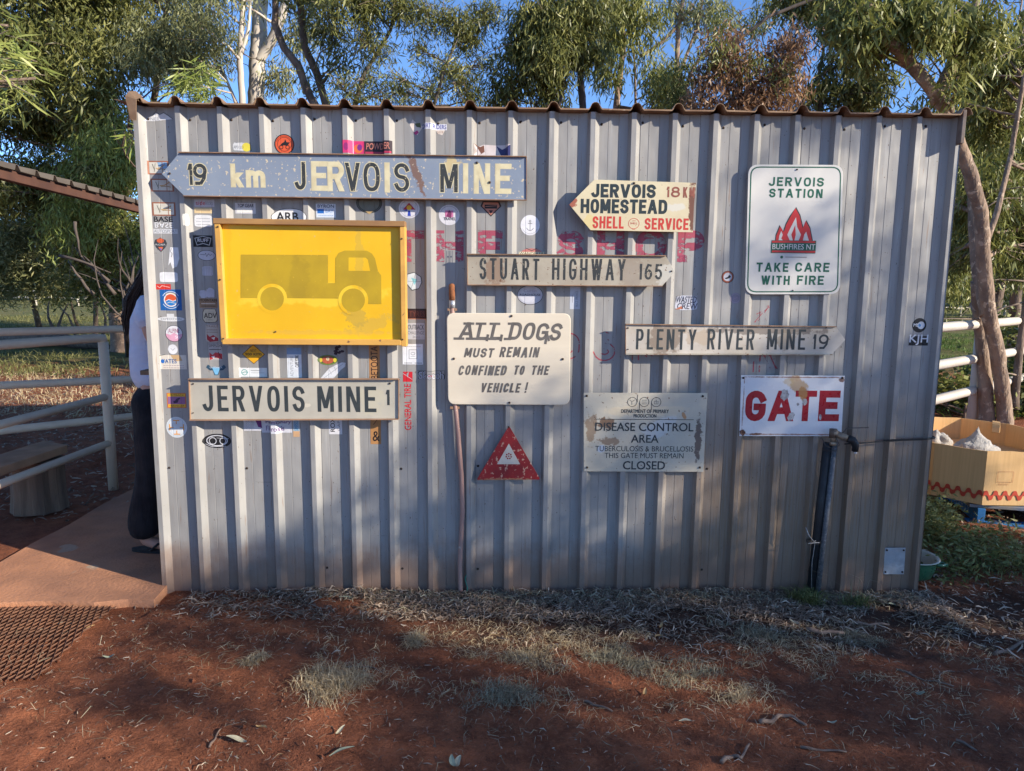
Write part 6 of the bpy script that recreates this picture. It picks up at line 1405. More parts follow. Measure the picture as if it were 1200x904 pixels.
# G: orange-limbed gum
b0 = P3(800, 300, 9.5); b0.z = 0
tree('gum_tree', 'gum with bare orange limbs behind the roof, right of centre', b0,
     [([(b0.x, b0.y, -.1), P3(795, 128, 9.5), P3(793, 80, 9.5), P3(795, 35, 9.5), P3(805, -30, 9.5)], .05, .035), ([P3(752, 66, 9.5), P3(775, 50, 9.5), P3(793, 32, 9.5), P3(812, 5, 9.4)], .025, .035), ([P3(795, 128, 9.5), P3(812, 80, 9.5), P3(838, 45, 9.3), P3(860, 20, 9.2)], .035, .015), ([P3(795, 90, 9.5), P3(818, 30, 9.5), P3(826, -20, 9.5)], .03, .02)],
     at_([(790, 10, 9.5, .35, 500), (812, 20, 9.5, .35, 500), (780, 115, 9.5, .3, 500), (840, 10, 9.5, .35, 700)]), M_LFG, M_BARKO, L=.12, W=.02, droop=.8, spread=.10, dead=14)
# H: brown dead foliage with green
b0 = P3(870, 300, 5.2); b0.z = 0
tree('dying_tree', 'tree with a large mass of dead brown leaves behind the roof', b0,
     [([(b0.x, b0.y, -.1), P3(865, 130, 5.2), P3(868, 90, 5.2), P3(862, 50, 5.2)], .04, .02), ([P3(812, 100, 5.2), P3(840, 75, 5.2), P3(862, 50, 5.2), P3(900, 20, 5.2), P3(950, 0, 5.2), P3(1000, -20, 5.2)], .016, .02)],
     at_([(835, 90, 5.0, .26, 620), (860, 75, 5.0, .26, 620), (890, 95, 5.0, .26, 620), (910, 65, 5.0, .26, 560), (925, 95, 5.0, .25, 800), (825, 120, 5.0, .25, 800), (870, 118, 5.0, .28, 900), (905, 122, 5.0, .25, 700), (930, 50, 5.0, .2, 500), (850, 50, 5.0, .2, 500)]), M_LFB, M_BARKG, L=.09, W=.019, droop=.7, spread=.085, twigs=8,
     extra=[('green_leaves', at_([(800, 80, 4.9, .2, 350), (845, 60, 4.8, .16, 260), (880, 75, 4.8, .14, 200), (915, 85, 4.8, .12, 150), (845, 30, 5.2, .2, 400), (880, 25, 6.4, .22, 500), (905, 10, 6.4, .22, 500), (860, 90, 6.4, .15, 120), (872, 115, 5.9, .22, 500), (780, 95, 6, .25, 700), (795, 115, 6, .2, 500), (905, 85, 5.9, .15, 200)]), M_LFR, .10, .013)])
b0 = P3(960, 300, 5.6); b0.z = 0
tree('acacia_tree', 'small dark-leaved acacia between the brown foliage and the big right trunk', b0,
     [([(b0.x, b0.y, -.1), P3(962, 130, 5.6), P3(958, 95, 5.6), P3(965, 60, 5.6)], .03, .015)],
     at_([(950, 5, 5.6, .25, 800), (985, 20, 5.6, .25, 800), (1010, 60, 5.4, .24, 700), (975, 75, 5.6, .16, 220), (945, 112, 5.6, .2, 330), (990, 105, 5.6, .25, 700), (1025, 100, 5.4, .25, 900), (1010, 120, 5.6, .2, 500), (965, 100, 5.6, .2, 300), (920, -5, 5.7, .22, 450), (935, -60, 5.6, .4, 1100)]), M_LFD, M_BARKG, L=.13, W=.021, spread=.085, droop=.8,
     extra=[('dead_leaves', at_([(990, 45, 5.7, .16, 260), (1010, 75, 5.7, .14, 260), (1022, 92, 5.7, .12, 160), (1005, 108, 5.7, .12, 120), (970, 50, 5.7, .15, 120)]), M_LFB, .08, .013)], limb_r=.015)
# I: the big right-hand acacia
b0 = onZ(1182, 512, 0); Yt_ = b0.y
tree('acacia_tree', 'large leaning acacia with a pale brown trunk right of the shed', b0,
     [([(b0.x, b0.y, -.1), P3(1177, 480, Yt_), P3(1170, 420, Yt_-.1), P3(1158, 365, Yt_-.2), P3(1152, 300, Yt_-.3), P3(1150, 250, Yt_-.4), P3(1136, 200, Yt_-.5), P3(1118, 155, Yt_-.6), P3(1105, 125, Yt_-.7), P3(1085, 95, Yt_-.8), P3(1062, 70, Yt_-.8), P3(1035, 40, Yt_-.9), P3(1015, 5, Yt_-.9), P3(1000, -60, Yt_-1)], .074, .045),
      ([P3(1100, 118, Yt_-.7), P3(1110, 88, Yt_-.5), P3(1125, 60, Yt_-.4), P3(1137, 30, Yt_-.3), P3(1150, -20, Yt_-.2)], .06, .035),
      ([P3(1156, 370, Yt_-.2), P3(1146, 330, Yt_), P3(1141, 285, Yt_+.1), P3(1140, 230, Yt_+.2)], .05, .045),
      ([P3(1157, 500, Yt_+.1), P3(1154, 440, Yt_+.1), P3(1148, 380, Yt_+.1), P3(1144, 330, Yt_)], .075, .05), ([P3(1150, 300, Yt_-.3), P3(1168, 250, Yt_-.2), P3(1185, 180, Yt_), P3(1200, 90, Yt_)], .03, .02)],
     fill(1080, 1230, -60, -5, 4.2, 6.2, 6, 1100, (.34, .34, .26))+fill(1130, 1260, 0, 300, 4.7, 6.6, 30, 1000, (.36, .36, .34))+fill(1145, 1250, 20, 290, 4.0, 4.6, 9, 500, (.22, .22, .25))+at_([(1040, 20, 3.0, .22, 900), (1000, 10, 3.1, .2, 700), (1085, 15, 2.9, .16, 500), (1110, 20, 3.1, .2, 700), (1060, 15, 3, .2, 700), (1020, 60, 3.1, .15, 350), (1120, 100, 2.8, .10, 200), (1090, 30, 2.7, .14, 450), (1145, 40, 2.9, .2, 900), (1010, 30, 2.8, .18, 700), (985, 15, 3.1, .16, 500), (1170, 140, 4.6, .2, 700), (1180, 60, 4.0, .2, 700), (1140, 90, 4.4, .22, 600), (1085, 115, 4.2, .15, 200), (1120, 240, 5.6, .22, 500), (1115, 300, 5.8, .22, 600)]), M_LFR, M_BARKI, L=.125, W=.021, droop=.8, spread=.09, dead=9,
     extra=[('yellow_leaves', at_([(1065, 72, 3.9, .08, 60), (1140, 70, 4.2, .12, 80), (1130, 215, 4.6, .1, 60), (1150, 330, 5, .15, 120)]), M_LFY, .12, .014)])
# more right side background trees
b0 = onZ(1150, 432, 0)
tree('acacia_tree', 'brown double stem beyond the white rails at the right edge', b0,
     [([(b0.x, b0.y, -.1), P3(1168, 350, b0.y), P3(1178, 300, b0.y), P3(1186, 240, b0.y)], .13, .06), ([(b0.x+.6, b0.y, -.1), P3(1190, 350, b0.y), P3(1198, 300, b0.y)], .12, .07), ([P3(1188, 480, 4.6), P3(1196, 400, 4.7), P3(1206, 330, 4.8)], .045, .03)],
     fill(1095, 1230, 180, 330, 7.5, 11, 26, 1300, (.55, .55, .45)), M_LFR, M_BARKB, L=.12, W=.022, droop=.8, spread=.11, dead=10)
b0 = P3(1090, 420, 16); b0.z = 0
tree('gum_tree', 'dense green tree low behind the right end of the roof', b0, [([(b0.x, b0.y, -.1), P3(1095, 300, 16), P3(1100, 200, 16)], .15, .08)],
     fill(1080, 1260, 150, 335, 13, 18, 26, 1500, (.9, .9, .7)), M_LFD, M_BARKB, L=.15, W=.026, spread=.2)
# leafy weeds/shrub by the right fence
b0 = onZ(1130, 492, 0)
tree('leafy_shrub', 'broad-leaved green shrub under the rails behind the cardboard bin', b0, [([(b0.x, b0.y, -.1), (b0.x, b0.y, .2)], .02, .01), ([(b0.x+.5, b0.y+.2, -.1), (b0.x+.5, b0.y+.2, .25)], .02, .01)],
     [((b0.x+random.uniform(-.9, 1.6), b0.y+random.uniform(-.2, 1.3), random.uniform(.05, .35)), (.35, .35, .16), 420) for k in range(16)], M_LFR, M_BARKB, L=.09, W=.055, droop=-.05, spread=.10, cat='shrub', tint=(.2, .9))
b0 = onZ(1190, 470, 0)
tree('leafy_shrub', 'tall green bush at the right edge behind the twin trunks', b0, [([(b0.x, b0.y, -.1), (b0.x, b0.y, .6)], .03, .015)],
     [((b0.x+random.uniform(-.5, 1.2), b0.y+random.uniform(-.5, .5), random.uniform(.2, 1.0)), (.35, .35, .3), 420) for k in range(12)], M_LFR, M_BARKB, L=.09, W=.04, droop=.0, spread=.10, cat='shrub', tint=(.1, .9))

# fallen log far left and bare branches
M_LOG = M_BARKB
lg = empty('fallen_log', onZ(85, 402, 0), 0, 'dark fallen trunk with bare branches lying in the grass at left', 'log')
mb = MB(); pp_ = [onZ(-30, 396, .1), onZ(20, 398, .16), onZ(60, 397, .2), onZ(100, 402, .15), onZ(128, 407, .08)]; mb.tube([rel(p, lg) for p in pp_], [.16, .17, .16, .13, .05], 10, jit=.08); mb.build('log', M_LOG, lg)
for a, c_ in (((66, 372), (58, 352)), ((66, 372), (80, 356)), ((120, 375), (112, 350)), ((90, 395), (70, 360))):
    mb = MB(); Yl = lg.location.y; mb.tube([rel(q_, lg) for q_ in crook(onY(a[0], a[1]+20, Yl), onY(c_[0], c_[1], Yl), 4)], [.05, .04, .03, .02, .012], 6); mb.build('branch', M_BARKB, lg)
# tangled bare branches near the left wall edge
tg = empty('bare_bush', onZ(150, 418, 0), 0, 'leafless tangle of grey-brown branches beside the left wall edge', 'bush')
mb = MB(); Yt2 = tg.location.y*.75
for k in range(9):
    a = onY(random.uniform(140, 170), random.uniform(330, 400), Yt2+random.uniform(-1, 1)); c_ = onY(a.x*0+random.uniform(85, 175), random.uniform(240, 340), Yt2+random.uniform(-1, 1))
    mb.tube([rel(q_, tg) for q_ in crook(a, c_, 5, .18)], [.02, .017, .014, .011, .008, .004], 5)
for a, c_ in (((128, 330), (88, 290)), ((135, 345), (98, 300)), ((70, 300), (130, 320)), ((88, 260), (95, 300)), ((148, 400), (140, 330)), ((150, 360), (150, 300)), ((165, 380), (162, 300)), ((110, 345), (80, 305))):
    mb.tube([rel(q_, tg) for q_ in crook(onY(a[0], a[1], 8.5), onY(c_[0], c_[1], 8.5), 5, .12)], [.03, .026, .022, .018, .014, .008], 6)
mb.tube([rel(q_, tg) for q_ in (onZ(150, 418, 0), onY(148, 380, 8.5), onY(146, 350, 8.5))], [.05, .05, .04], 6)
mb.build('branches', M_BARKG, tg, kind='stuff')
b0 = onZ(160, 420, 0)
tree('shrub', 'dark green shrub behind the bare tangle left of the wall edge', b0, [([(b0.x, b0.y, -.1), (b0.x, b0.y, 1.2)], .04, .02)], fill(88, 168, 255, 345, 10, 13, 14, 1000, (.5, .5, .4)), M_LFD, M_BARKB, L=.12, W=.035, droop=.2, spread=.16, cat='shrub')

# far off woodland closing the view
wd = []
for k in range(120):
    x = random.uniform(-60, 60); y = random.uniform(46, 62); wd.append(((x, y, random.uniform(.8, 5.5)), (2.4, 1.5, 1.5), 900))
wl = leaves('woodland', wd, M_LFG, L=.40, W=.17, droop=.2, spread=.45, per=20); tag(wl, kind='stuff', label='low grey-green woodland closing the view beyond the far fences', cat='woodland')
wd = []
for k in range(60):
    s_ = random.choice((-1, 1)); x = s_*random.uniform(8, 34); y = random.uniform(25, 38)
    if s_ < 0 and y < 43 and x > -34 and x < -7: continue
    wd.append(((x, y, random.uniform(.6, 3.2)), (1.6, 1.2, 1.1), 900))
wl2 = leaves('bush_belt', wd, M_LFD, L=.24, W=.09, droop=.2, spread=.3, per=20); tag(wl2, kind='stuff', label='belt of dark bushes under the trees behind the right fence', cat='bushes')
wd = []
for k in range(44):
    wd.append(((random.uniform(-16, 14), random.uniform(20, 26), random.uniform(4.6, 12)), (1.8, 1.5, 1.1), 700))
# ------------------------------------------------------------------ trees towards the sun whose shade falls on the scene
sh_ = Vector((SUN.x, SUN.y, 0)).normalized(); pr_ = Vector((-sh_.y, sh_.x, 0)); tan_e = SUN.z/math.hypot(SUN.x, SUN.y)
def uv_(u, v, D): p = pr_*u+sh_*D; return (p.x, p.y, v+tan_e*D)
D0 = 9.0
cl = []
rs = random.Random(5)
def dens(u, v):
    """how closed the crown is, seen along the light"""
    if u < -1.62+.0*v: return 0
    lim = 1.30 if u < -.75 else (1.10 if u < -.05 else (1.10-.1*(u+.05)/.3 if u < .25 else .95))
    d = 1.0 if v < lim-.25 else max(0, (lim-v)/.25)
    if u < -1.0 and v > .64+(-1.0-u)*-.35: d = 0
    if u > .15 and v > .55: d = max(d, .15 if v < 2.3 else 0)
    return d
for k in range(1350):
    u = rs.uniform(-1.7, 2.0); v = rs.uniform(-1.1, 2.4); q_ = dens(u, v)
    gate = noise.noise(Vector((u*2.6, v*2.6, 8)))+.45*noise.noise(Vector((u*6.5, v*6.5, 3)))
    if gate < (-.20 if (u > .2 and v < .55) else -.08): continue
    if rs.random() < q_*.62: cl.append((uv_(u, v, D0+rs.uniform(-.9, .9)), (.15, .15, .13), int(95)))
b0 = pr_*.6+sh_*(D0+.2)
tree('gum_tree', 'broad gum tree standing in front of the shed to the right, casting the dappled shade', (b0.x, b0.y, 0),
     [([(b0.x, b0.y, -.1), (b0.x-.1, b0.y, 1.2), uv_(.3, -1.0, D0), uv_(-.1, 0, D0), uv_(-.3, .6, D0)], .10, .03), ([uv_(.3, -1.0, D0), uv_(.9, 0, D0), uv_(1.2, 1.4, D0)], .06, .03)],
     cl, M_LFR, M_BARKO, L=.11, W=.018, spread=.07, per=19, twigs=0, limb_r=.012)
# ================================================================== GROUND LITTER, GRASS, WEEDS
def strips(name, pos, L, W, mat, lift=.01, curl=.3, up=.15, kind='stuff', label=None, cat=None, tint=None):
    n = len(pos); a = rng.random(n)*2*math.pi; el = rng.normal(size=n)*up
    d = np.column_stack([np.cos(a)*np.cos(el), np.sin(a)*np.cos(el), np.sin(el)]); s = np.column_stack([-np.sin(a), np.cos(a), rng.normal(size=n)*.4]); s /= np.linalg.norm(s, axis=1)[:, None]
    ll = L*(.4+1.1*rng.random(n)**1.5); ww = W*(.5+rng.random(n))*.5
    b = np.cross(d, s); cv = (rng.normal(size=n)*curl)[:, None]*ll[:, None]
    side = s*(rng.normal(size=n)*curl*.8)[:, None]*ll[:, None]
    V = np.empty((n, 6, 3)); p0 = pos-d*(ll/2)[:, None]; p2 = pos+d*(ll/2)[:, None]; p1 = pos+np.abs(b)*np.abs(cv)*.4+side*.5
    V[:, 0] = p0-s*ww[:, None]*.5; V[:, 1] = p0+s*ww[:, None]*.5; V[:, 2] = p1-s*ww[:, None]; V[:, 3] = p1+s*ww[:, None]; V[:, 4] = p2-s*ww[:, None]*.3; V[:, 5] = p2+s*ww[:, None]*.3
    me = bpy.data.meshes.new(name); me.vertices.add(n*6); me.vertices.foreach_set('co', V.reshape(-1).astype(np.float32))
    idx = np.array([0, 1, 3, 2, 2, 3, 5, 4])[None, :]+np.arange(n)[:, None]*6
    me.loops.add(n*8); me.loops.foreach_set('vertex_index', idx.reshape(-1).astype(np.int32)); me.polygons.add(n*2)
    me.polygons.foreach_set('loop_start', np.arange(0, n*8, 4, dtype=np.int32)); me.polygons.foreach_set('loop_total', np.full(n*2, 4, dtype=np.int32))
    t = tint if tint is not None else rng.random(n)
    at = me.attributes.new('tint', 'FLOAT', 'POINT'); at.data.foreach_set('value', np.repeat(t, 6).astype(np.float32))
    me.materials.append(mat); me.update(calc_edges=True); o = bpy.data.objects.new(name, me); COL.objects.link(o); tag(o, kind=kind, label=label, cat=cat); return o
def gpos(x, y, lift): return np.array([(a, b_, ground_h(a, b_)+l_) for a, b_, l_ in zip(x, y, lift)])
M_LIT = leaf_mat('dry_litter', (.13, .085, .055), (.30, .21, .145), (.60, .48, .35), .05, .9)
M_STRAW = leaf_mat('dry_straw', (.20, .16, .10), (.34, .29, .18), (.48, .44, .30), .2, .8)
M_GRS = leaf_mat('olive_dry_grass', (.30, .21, .11), (.52, .40, .23), (.70, .58, .38), .25, .8)
M_WEED = leaf_mat('weed_green', (.10, .12, .035), (.20, .21, .07), (.38, .35, .13), .3, .6)
# bank of bark and leaf litter along the wall, thicker to the right
n = 26000; x = rng.uniform(-1.75, 2.0, n); y = -np.abs(rng.normal(size=n))*.15-.005
y = np.where(rng.random(n) < .35, -rng.random(n)*.75, y); nz = np.array([noise.noise(Vector((a*2.2, b_*3.5, 1)))+.6*noise.noise(Vector((a*7, b_*9, 4))) for a, b_ in zip(x, y)]); keep = (rng.random(n) < np.clip((x+1.9)/1.6, .10, 1)*np.where(y < -.3, np.clip((x+.3)/1.0, .02, .75), 1)) & (nz*.9 > -y*1.1-.42-.25*rng.random(n))
x, y = x[keep], y[keep]; strips('leaf_litter', gpos(x, y, .004+rng.random(len(x))*.018*np.exp(y*4)), .050, .0055, M_LIT, label='bank of grey bark shreds and dead leaves along the foot of the wall', cat='leaf litter', tint=rng.random(len(x))**1.5)
n = 5000; x = rng.uniform(-1.7, 1.9, n); y = -np.abs(rng.normal(size=n))*.07-.01; keep = rng.random(n) < np.clip((x+1.4)/2, .08, .7); x, y = x[keep], y[keep]
strips('pale_litter', gpos(x, y, .006+rng.random(len(x))*.018), .055, .0035, M_STRAW, up=.25, label='pale dry shreds on top of the litter against the wall', cat='leaf litter')
n = 13000; x = rng.normal(.50, .90, n); y = rng.normal(-.62, .24, n); nz = np.array([noise.noise(Vector((a*2.4, b_*3.2, 6)))+.7*noise.noise(Vector((a*8, b_*9, 2))) for a, b_ in zip(x, y)]); k_ = nz > .02; x, y = x[k_], y[k_]
strips('flattened_straw', gpos(x, y, .002+rng.random(len(x))*.007), .045, .0019, M_GRS, up=.14, curl=.6, label='flattened pale dry grass spread over the dirt in front of the wall', cat='dry grass')
# thin scatter over the open dirt
n = 7500; x = rng.uniform(-2.6, 3.0, n); y = rng.uniform(-2.0, .1, n)
strips('dirt_litter', gpos(x, y, .002+rng.random(n)*.004), .022, .0028, M_LIT, up=.1, label='small dry scraps scattered over the red dirt', cat='litter', tint=rng.random(n)**.8)
n = 1700; x = rng.uniform(-2.4, 3.0, n); y = rng.uniform(-2.0, .0, n)
strips('straw_scatter', gpos(x, y, .003+rng.random(n)*.004), .05, .0018, M_STRAW, up=.1, curl=.5, label='thin pale stalks scattered over the red dirt', cat='straw')
# right side behind the wall end: debris
n = 9000; x = rng.uniform(1.95, 5.0, n); y = rng.uniform(-.9, 3.2, n); strips('leaf_litter', gpos(x, y, .004+rng.random(n)*.012), .05, .008, M_LIT, label='dead leaves and sticks on the ground right of the shed', cat='leaf litter')
n = 7000; x = rng.uniform(-7, -2.5, n); y = rng.uniform(1.0, 7, n); strips('leaf_litter', gpos(x, y, .003+rng.random(n)*.01), .06, .012, M_LIT, label='dead leaves on the shaded ground beyond the rail fence', cat='leaf litter')
# pebbles / clods
mb = MB()
for k in range(4200):
    px, py = random.uniform(-2.5, 2.8), random.uniform(-2.0, -.02); r = random.uniform(.0015, .006)*(1 if random.random() < .95 else 2.4); z = ground_h(px, py)+r*.2
    vs = [Vector((px+random.uniform(.6, 1)*r*cx_, py+random.uniform(.6, 1)*r*cy2, z+random.uniform(.5, .9)*r*cz_)) for cx_, cy2, cz_ in ((1, 0, 0), (0, 1, 0), (-1, 0, 0), (0, -1, 0), (0, 0, 1), (0, 0, -1))]
    mb.raw(vs, [(0, 1, 4), (1, 2, 4), (2, 3, 4), (3, 0, 4), (1, 0, 5), (2, 1, 5), (3, 2, 5), (0, 3, 5)])
o = mb.build('dirt_clods', M_DIRT); tag(o, kind='stuff', label='small red clods on the dirt', cat='clods')

def grass(name, cx, cy2, rx, ry, n, L, mat, lean=.8, W=.0022, label=None, cat='grass', top=True, z0=0):
    nc = max(3, n//70); ca = rng.random(nc)*2*math.pi; cr = rng.random(nc)**.8*1.15; ccx = cx+np.cos(ca)*cr*rx; ccy = cy2+np.sin(ca)*cr*ry
    ci = rng.integers(0, nc, n); a = ca[ci]; x = ccx[ci]+rng.normal(size=n)*rx*.20; y = ccy[ci]+rng.normal(size=n)*ry*.20
    dr = rng.random(n)*2*math.pi; ln = L*(.35+.9*rng.random(n)); le = lean*(.4+.9*rng.random(n))
    p0 = np.array([(u, v, ground_h(u, v)-.003+z0) for u, v in zip(x, y)])
    hd = np.column_stack([np.cos(dr), np.sin(dr), np.zeros(n)]); up_ = np.array([0, 0, 1.0])
    p1 = p0+hd*(ln*.35*np.sin(le))[:, None]+up_*(ln*.5*np.cos(le*.6))[:, None]
    p2 = p0+hd*(ln*.95*np.sin(np.minimum(le*1.5, 1.5)))[:, None]+up_*(ln*.62*np.cos(np.minimum(le*1.05, 1.5)))[:, None]
    s = np.column_stack([-np.sin(dr+.4), np.cos(dr+.4), np.zeros(n)])*W*.5
    V = np.empty((n, 5, 3)); V[:, 0] = p0-s; V[:, 1] = p0+s; V[:, 2] = p1-s*.8; V[:, 3] = p1+s*.8; V[:, 4] = p2
    me = bpy.data.meshes.new(name); me.vertices.add(n*5); me.vertices.foreach_set('co', V.reshape(-1).astype(np.float32))
    idx = (np.array([0, 1, 3, 2, 2, 3, 4])[None, :]+np.arange(n)[:, None]*5).reshape(-1); me.loops.add(n*7); me.loops.foreach_set('vertex_index', idx.astype(np.int32)); me.polygons.add(n*2)
    ls = np.empty(n*2, dtype=np.int32); ls[0::2] = np.arange(n)*7; ls[1::2] = np.arange(n)*7+4; lt = np.empty(n*2, dtype=np.int32); lt[0::2] = 4; lt[1::2] = 3
    me.polygons.foreach_set('loop_start', ls); me.polygons.foreach_set('loop_total', lt)
    at = me.attributes.new('tint', 'FLOAT', 'POINT'); at.data.foreach_set('value', np.repeat(rng.random(n), 5).astype(np.float32))
    me.materials.append(mat); me.update(calc_edges=True); o = bpy.data.objects.new(name, me); COL.objects.link(o)
    if top: tag(o, label, cat)
    else: tag(o, label, cat, kind='stuff')
    return o
tufts = [((400, 805), .16, .14, 1900, .10, 'largest pale dry grass tuft, left of centre on the red dirt'), ((293, 772), .09, .05, 380, .07, 'small flat dry tuft at the left of the dirt'), ((488, 745), .07, .06, 420, .08, 'small greenish dry tuft below the copper pipe'),
         ((600, 812), .15, .10, 900, .07, 'low straw patch at the picture centre bottom'), ((640, 770), .17, .10, 900, .065, 'low dry patch just right of centre'), ((725, 770), .14, .08, 900, .07, 'flat dry tuft under the disease control notice'), ((800, 790), .17, .09, 1000, .06, 'flattened grey-green patch right of centre'),
         ((880, 740), .15, .07, 800, .06, 'thin dry grass patch below the standpipe'), ((1010, 745), .13, .06, 700, .05, 'thin tuft below the right wall end'), ((865, 812), .12, .06, 450, .05, 'sparse flattened straw by the curved stick')]
for (px, py), rx, ry, n, L, lab in tufts:
    p = onZ(px, py, 0); grass('dry_grass_tuft', p.x, p.y, rx, ry, n, L*.85, M_GRS if rng.random() < .7 else M_STRAW, 1.45, .0022, lab)
p = onZ(945, 700, 0)
grass('green_weed', p.x+.02, p.y-.03, .13, .05, 300, .11, M_WEED, .7, .005, 'green grassy weed at the foot of the standpipe', 'weed'); p = onZ(1000, 700, 0)
grass('green_weed', p.x, p.y-.02, .12, .04, 200, .08, M_WEED, .9, .006, 'dull green weed between the standpipe and the cover plate', 'weed'); grass('straw_stalk', p.x, p.y, .10, .03, 14, .26, M_STRAW, .5, .003, 'tall yellow stalks leaning on the wall by the cover plate', 'stalks')
# green ground cover on the right
xs_ = []
for k in range(34):
    p = onZ(random.uniform(1085, 1240), random.uniform(634, 676), 0)
    xs_.append(((p.x, p.y, .01+random.random()*.05), (.13, .10, .03), 80))
for k in range(26):
    p = onZ(random.uniform(1078, 1105), random.uniform(600, 640), 0); xs_.append(((p.x, p.y, .07), (.06, .06, .06), 70))
wl3 = leaves('ground_weeds', xs_, M_WEED, L=.045, W=.014, droop=-.1, spread=.05, per=14); tag(wl3, kind='stuff', label='low leafy weeds on the ground in front of the pallet', cat='weeds')
p = onZ(1135, 650, 0)
grass('ground_grass', p.x+.25, p.y-.08, .70, .28, 3200, .07, M_WEED, .9, .004, 'green grass in front of the blue pallet', 'grass', top=False)
# lit lawns in the distance (left and right)
def lawn(x0, x1, y0, y1, n, L, mat, lab):
    x = rng.uniform(x0, x1, n); y = rng.uniform(y0, y1, n); msk = np.array([noise.noise(Vector((a*.45, b_*.45, 2)))+noise.noise(Vector((a*1.3, b_*1.3, 5)))*.6 > -.12 for a, b_ in zip(x, y)]); x, y = x[msk], y[msk]
    pos = gpos(x, y, np.full(len(x), L*.3)); strips('lawn', pos, L, L*.09, mat, up=.9, curl=.3, label=lab, cat='grass')
lawn(-26, -5, 7.5, 26, 60000, .16, leaf_mat('lawn_olive', (.09, .10, .03), (.19, .19, .06), (.36, .33, .14), .3, .8), 'patchy dry lawn under the trees at left'); lawn(3.5, 22, 4.6, 24, 60000, .15, leaf_mat('lawn_green', (.06, .11, .02), (.11, .19, .035), (.22, .28, .07), .3, .7), 'green lawn behind the shed at right')
lawn(-9, -2.6, 3.2, 8, 9000, .10, M_GRS, 'sparse grass beyond the second rail fence')

# individual fallen leaves (long curved gum leaves) and sticks
M_LP = weather('pale_dry_leaf', (.42, .38, .26), (.30, .27, .18), 30, .8, rough=.7, bump=.1); M_LO = weather('tan_dry_leaf', (.42, .26, .11), (.30, .18, .08), 30, .8, rough=.7, bump=.1); M_LG = weather('grey_green_leaf', (.26, .29, .21), (.19, .21, .15), 30, .8, rough=.6, bump=.1)
def fleaf(px, py, L, W, ang, mat, lab, curve=.25):
    p = onZ(px, py, 0); p.z = ground_h(p.x, p.y)+.010; bm_ = MB(); n = 8; rows = []
    for i in range(n+1):
        t = i/n; w_ = W*.5*math.sin(math.pi*min(1, t*.96+.02))**.8+.0004; cx_ = (t-.5)*L; cy2 = curve*L*(1-(2*t-1)**2)*.5; z = .004*math.sin(t*5+px)+.006*(abs(2*t-1)**2)
        rows.append([(cx_, cy2-w_, z+.002), (cx_, cy2, z), (cx_, cy2+w_, z+.0025)])
    for a, c_ in zip(rows, rows[1:]):
        for j in range(2): bm_.quad(a[j], a[j+1], c_[j+1], c_[j], smooth=True)
    o = bm_.build('fallen_leaf', mat); o.location = p; o.rotation_euler = (random.uniform(-.15, .15), random.uniform(-.1, .1), R(ang)); tag(o, lab, 'leaf', 'fallen gum leaves'); return o
for a in ((401, 886, .085, .014, 33, M_LG, 'long grey-green gum leaf near the bottom edge, left of centre'), (277, 871, .075, .020, -12, M_LP, 'pale broad leaf low at the left of the dirt'), (306, 857, .045, .016, -20, M_LO, 'small yellow leaf right above the pale broad leaf'),
          (128, 775, .042, .014, 15, M_LG, 'pale green leaf right of the steel mesh corner'), (538, 899, .05, .018, 80, M_LP, 'pale leaf cut by the bottom edge below centre'), (532, 900, .05, .018, 110, M_LG, 'grey leaf pair at the bottom edge'), (375, 700, .04, .022, -70, M_LP, 'cream leaf standing in the litter by the wall'),
          (408, 700, .09, .016, 3, M_LG, 'olive leaf lying on the litter bank'), (556, 806, .04, .016, -50, M_LO, 'yellowish leaf at the centre of the dirt'), (399, 862, .045, .012, 60, M_LP, 'thin curled leaf above the long grey-green one'), (1078, 817, .035, .020, -10, M_LG, 'small fresh green leaf at the right of the dirt'),
          (772, 751, .04, .014, 20, M_LO, 'tan leaf below the disease notice'), (776, 738, .05, .013, 70, M_LO, 'curled tan leaf just above the lower tan one'), (932, 730, .06, .014, -50, M_LP, 'yellow-white leaf below the standpipe'), (1042, 702, .09, .022, -12, M_LP, 'long pale leaf below the cover plate'),
          (1050, 706, .08, .022, 10, M_LG, 'second long leaf below the cover plate, on the weeds'), (1025, 700, .05, .02, 60, M_LP, 'short pale leaf left of the long leaves below the cover plate'), (975, 850, .04, .01, 15, M_LP, 'small pale leaf beside the curved stick'), (803, 849, .045, .010, -5, M_LP, 'flat pale leaf at the lower right of centre'),
          (1000, 712, .07, .018, 35, M_LG, 'dull leaf in the green weed patch'), (985, 708, .08, .016, -30, M_LG, 'dull leaf at the left of the green weed patch'), (757, 810, .035, .014, 75, M_LO, 'orange leaf standing on edge right of centre'), (105, 738, .05, .014, 65, M_LO, 'tan leaf resting on the steel mesh'), (75, 730, .05, .016, 30, M_LP, 'yellowish leaf resting on the steel mesh, left one')):
    fleaf(*a)
M_STK = weather('weathered_stick', (.26, .18, .13), (.15, .10, .075), 25, .9, rough=.9, bump=.4)
def stick(pxs, r, lab, m=None):
    ps = [onZ(a, b_, 0) for a, b_ in pxs]; o0 = ps[0].copy(); mb = MB(); Q = []
    for a, c_ in zip(ps, ps[1:]):
        for k in range(3): Q.append(a.lerp(c_, k/3))
    Q.append(ps[-1]); P_ = []
    for i, q_ in enumerate(Q): P_.append(Vector((q_.x-o0.x, q_.y-o0.y, ground_h(q_.x, q_.y)+r*.9+.004*math.sin(i*1.7))))
    mb.tube(P_, [r*(1-.5*i/len(P_)) for i in range(len(P_))], 7, jit=.12); o = mb.build('stick', m or M_STK); o.location = (o0.x, o0.y, 0); tag(o, lab, 'stick', 'sticks lying on the dirt')
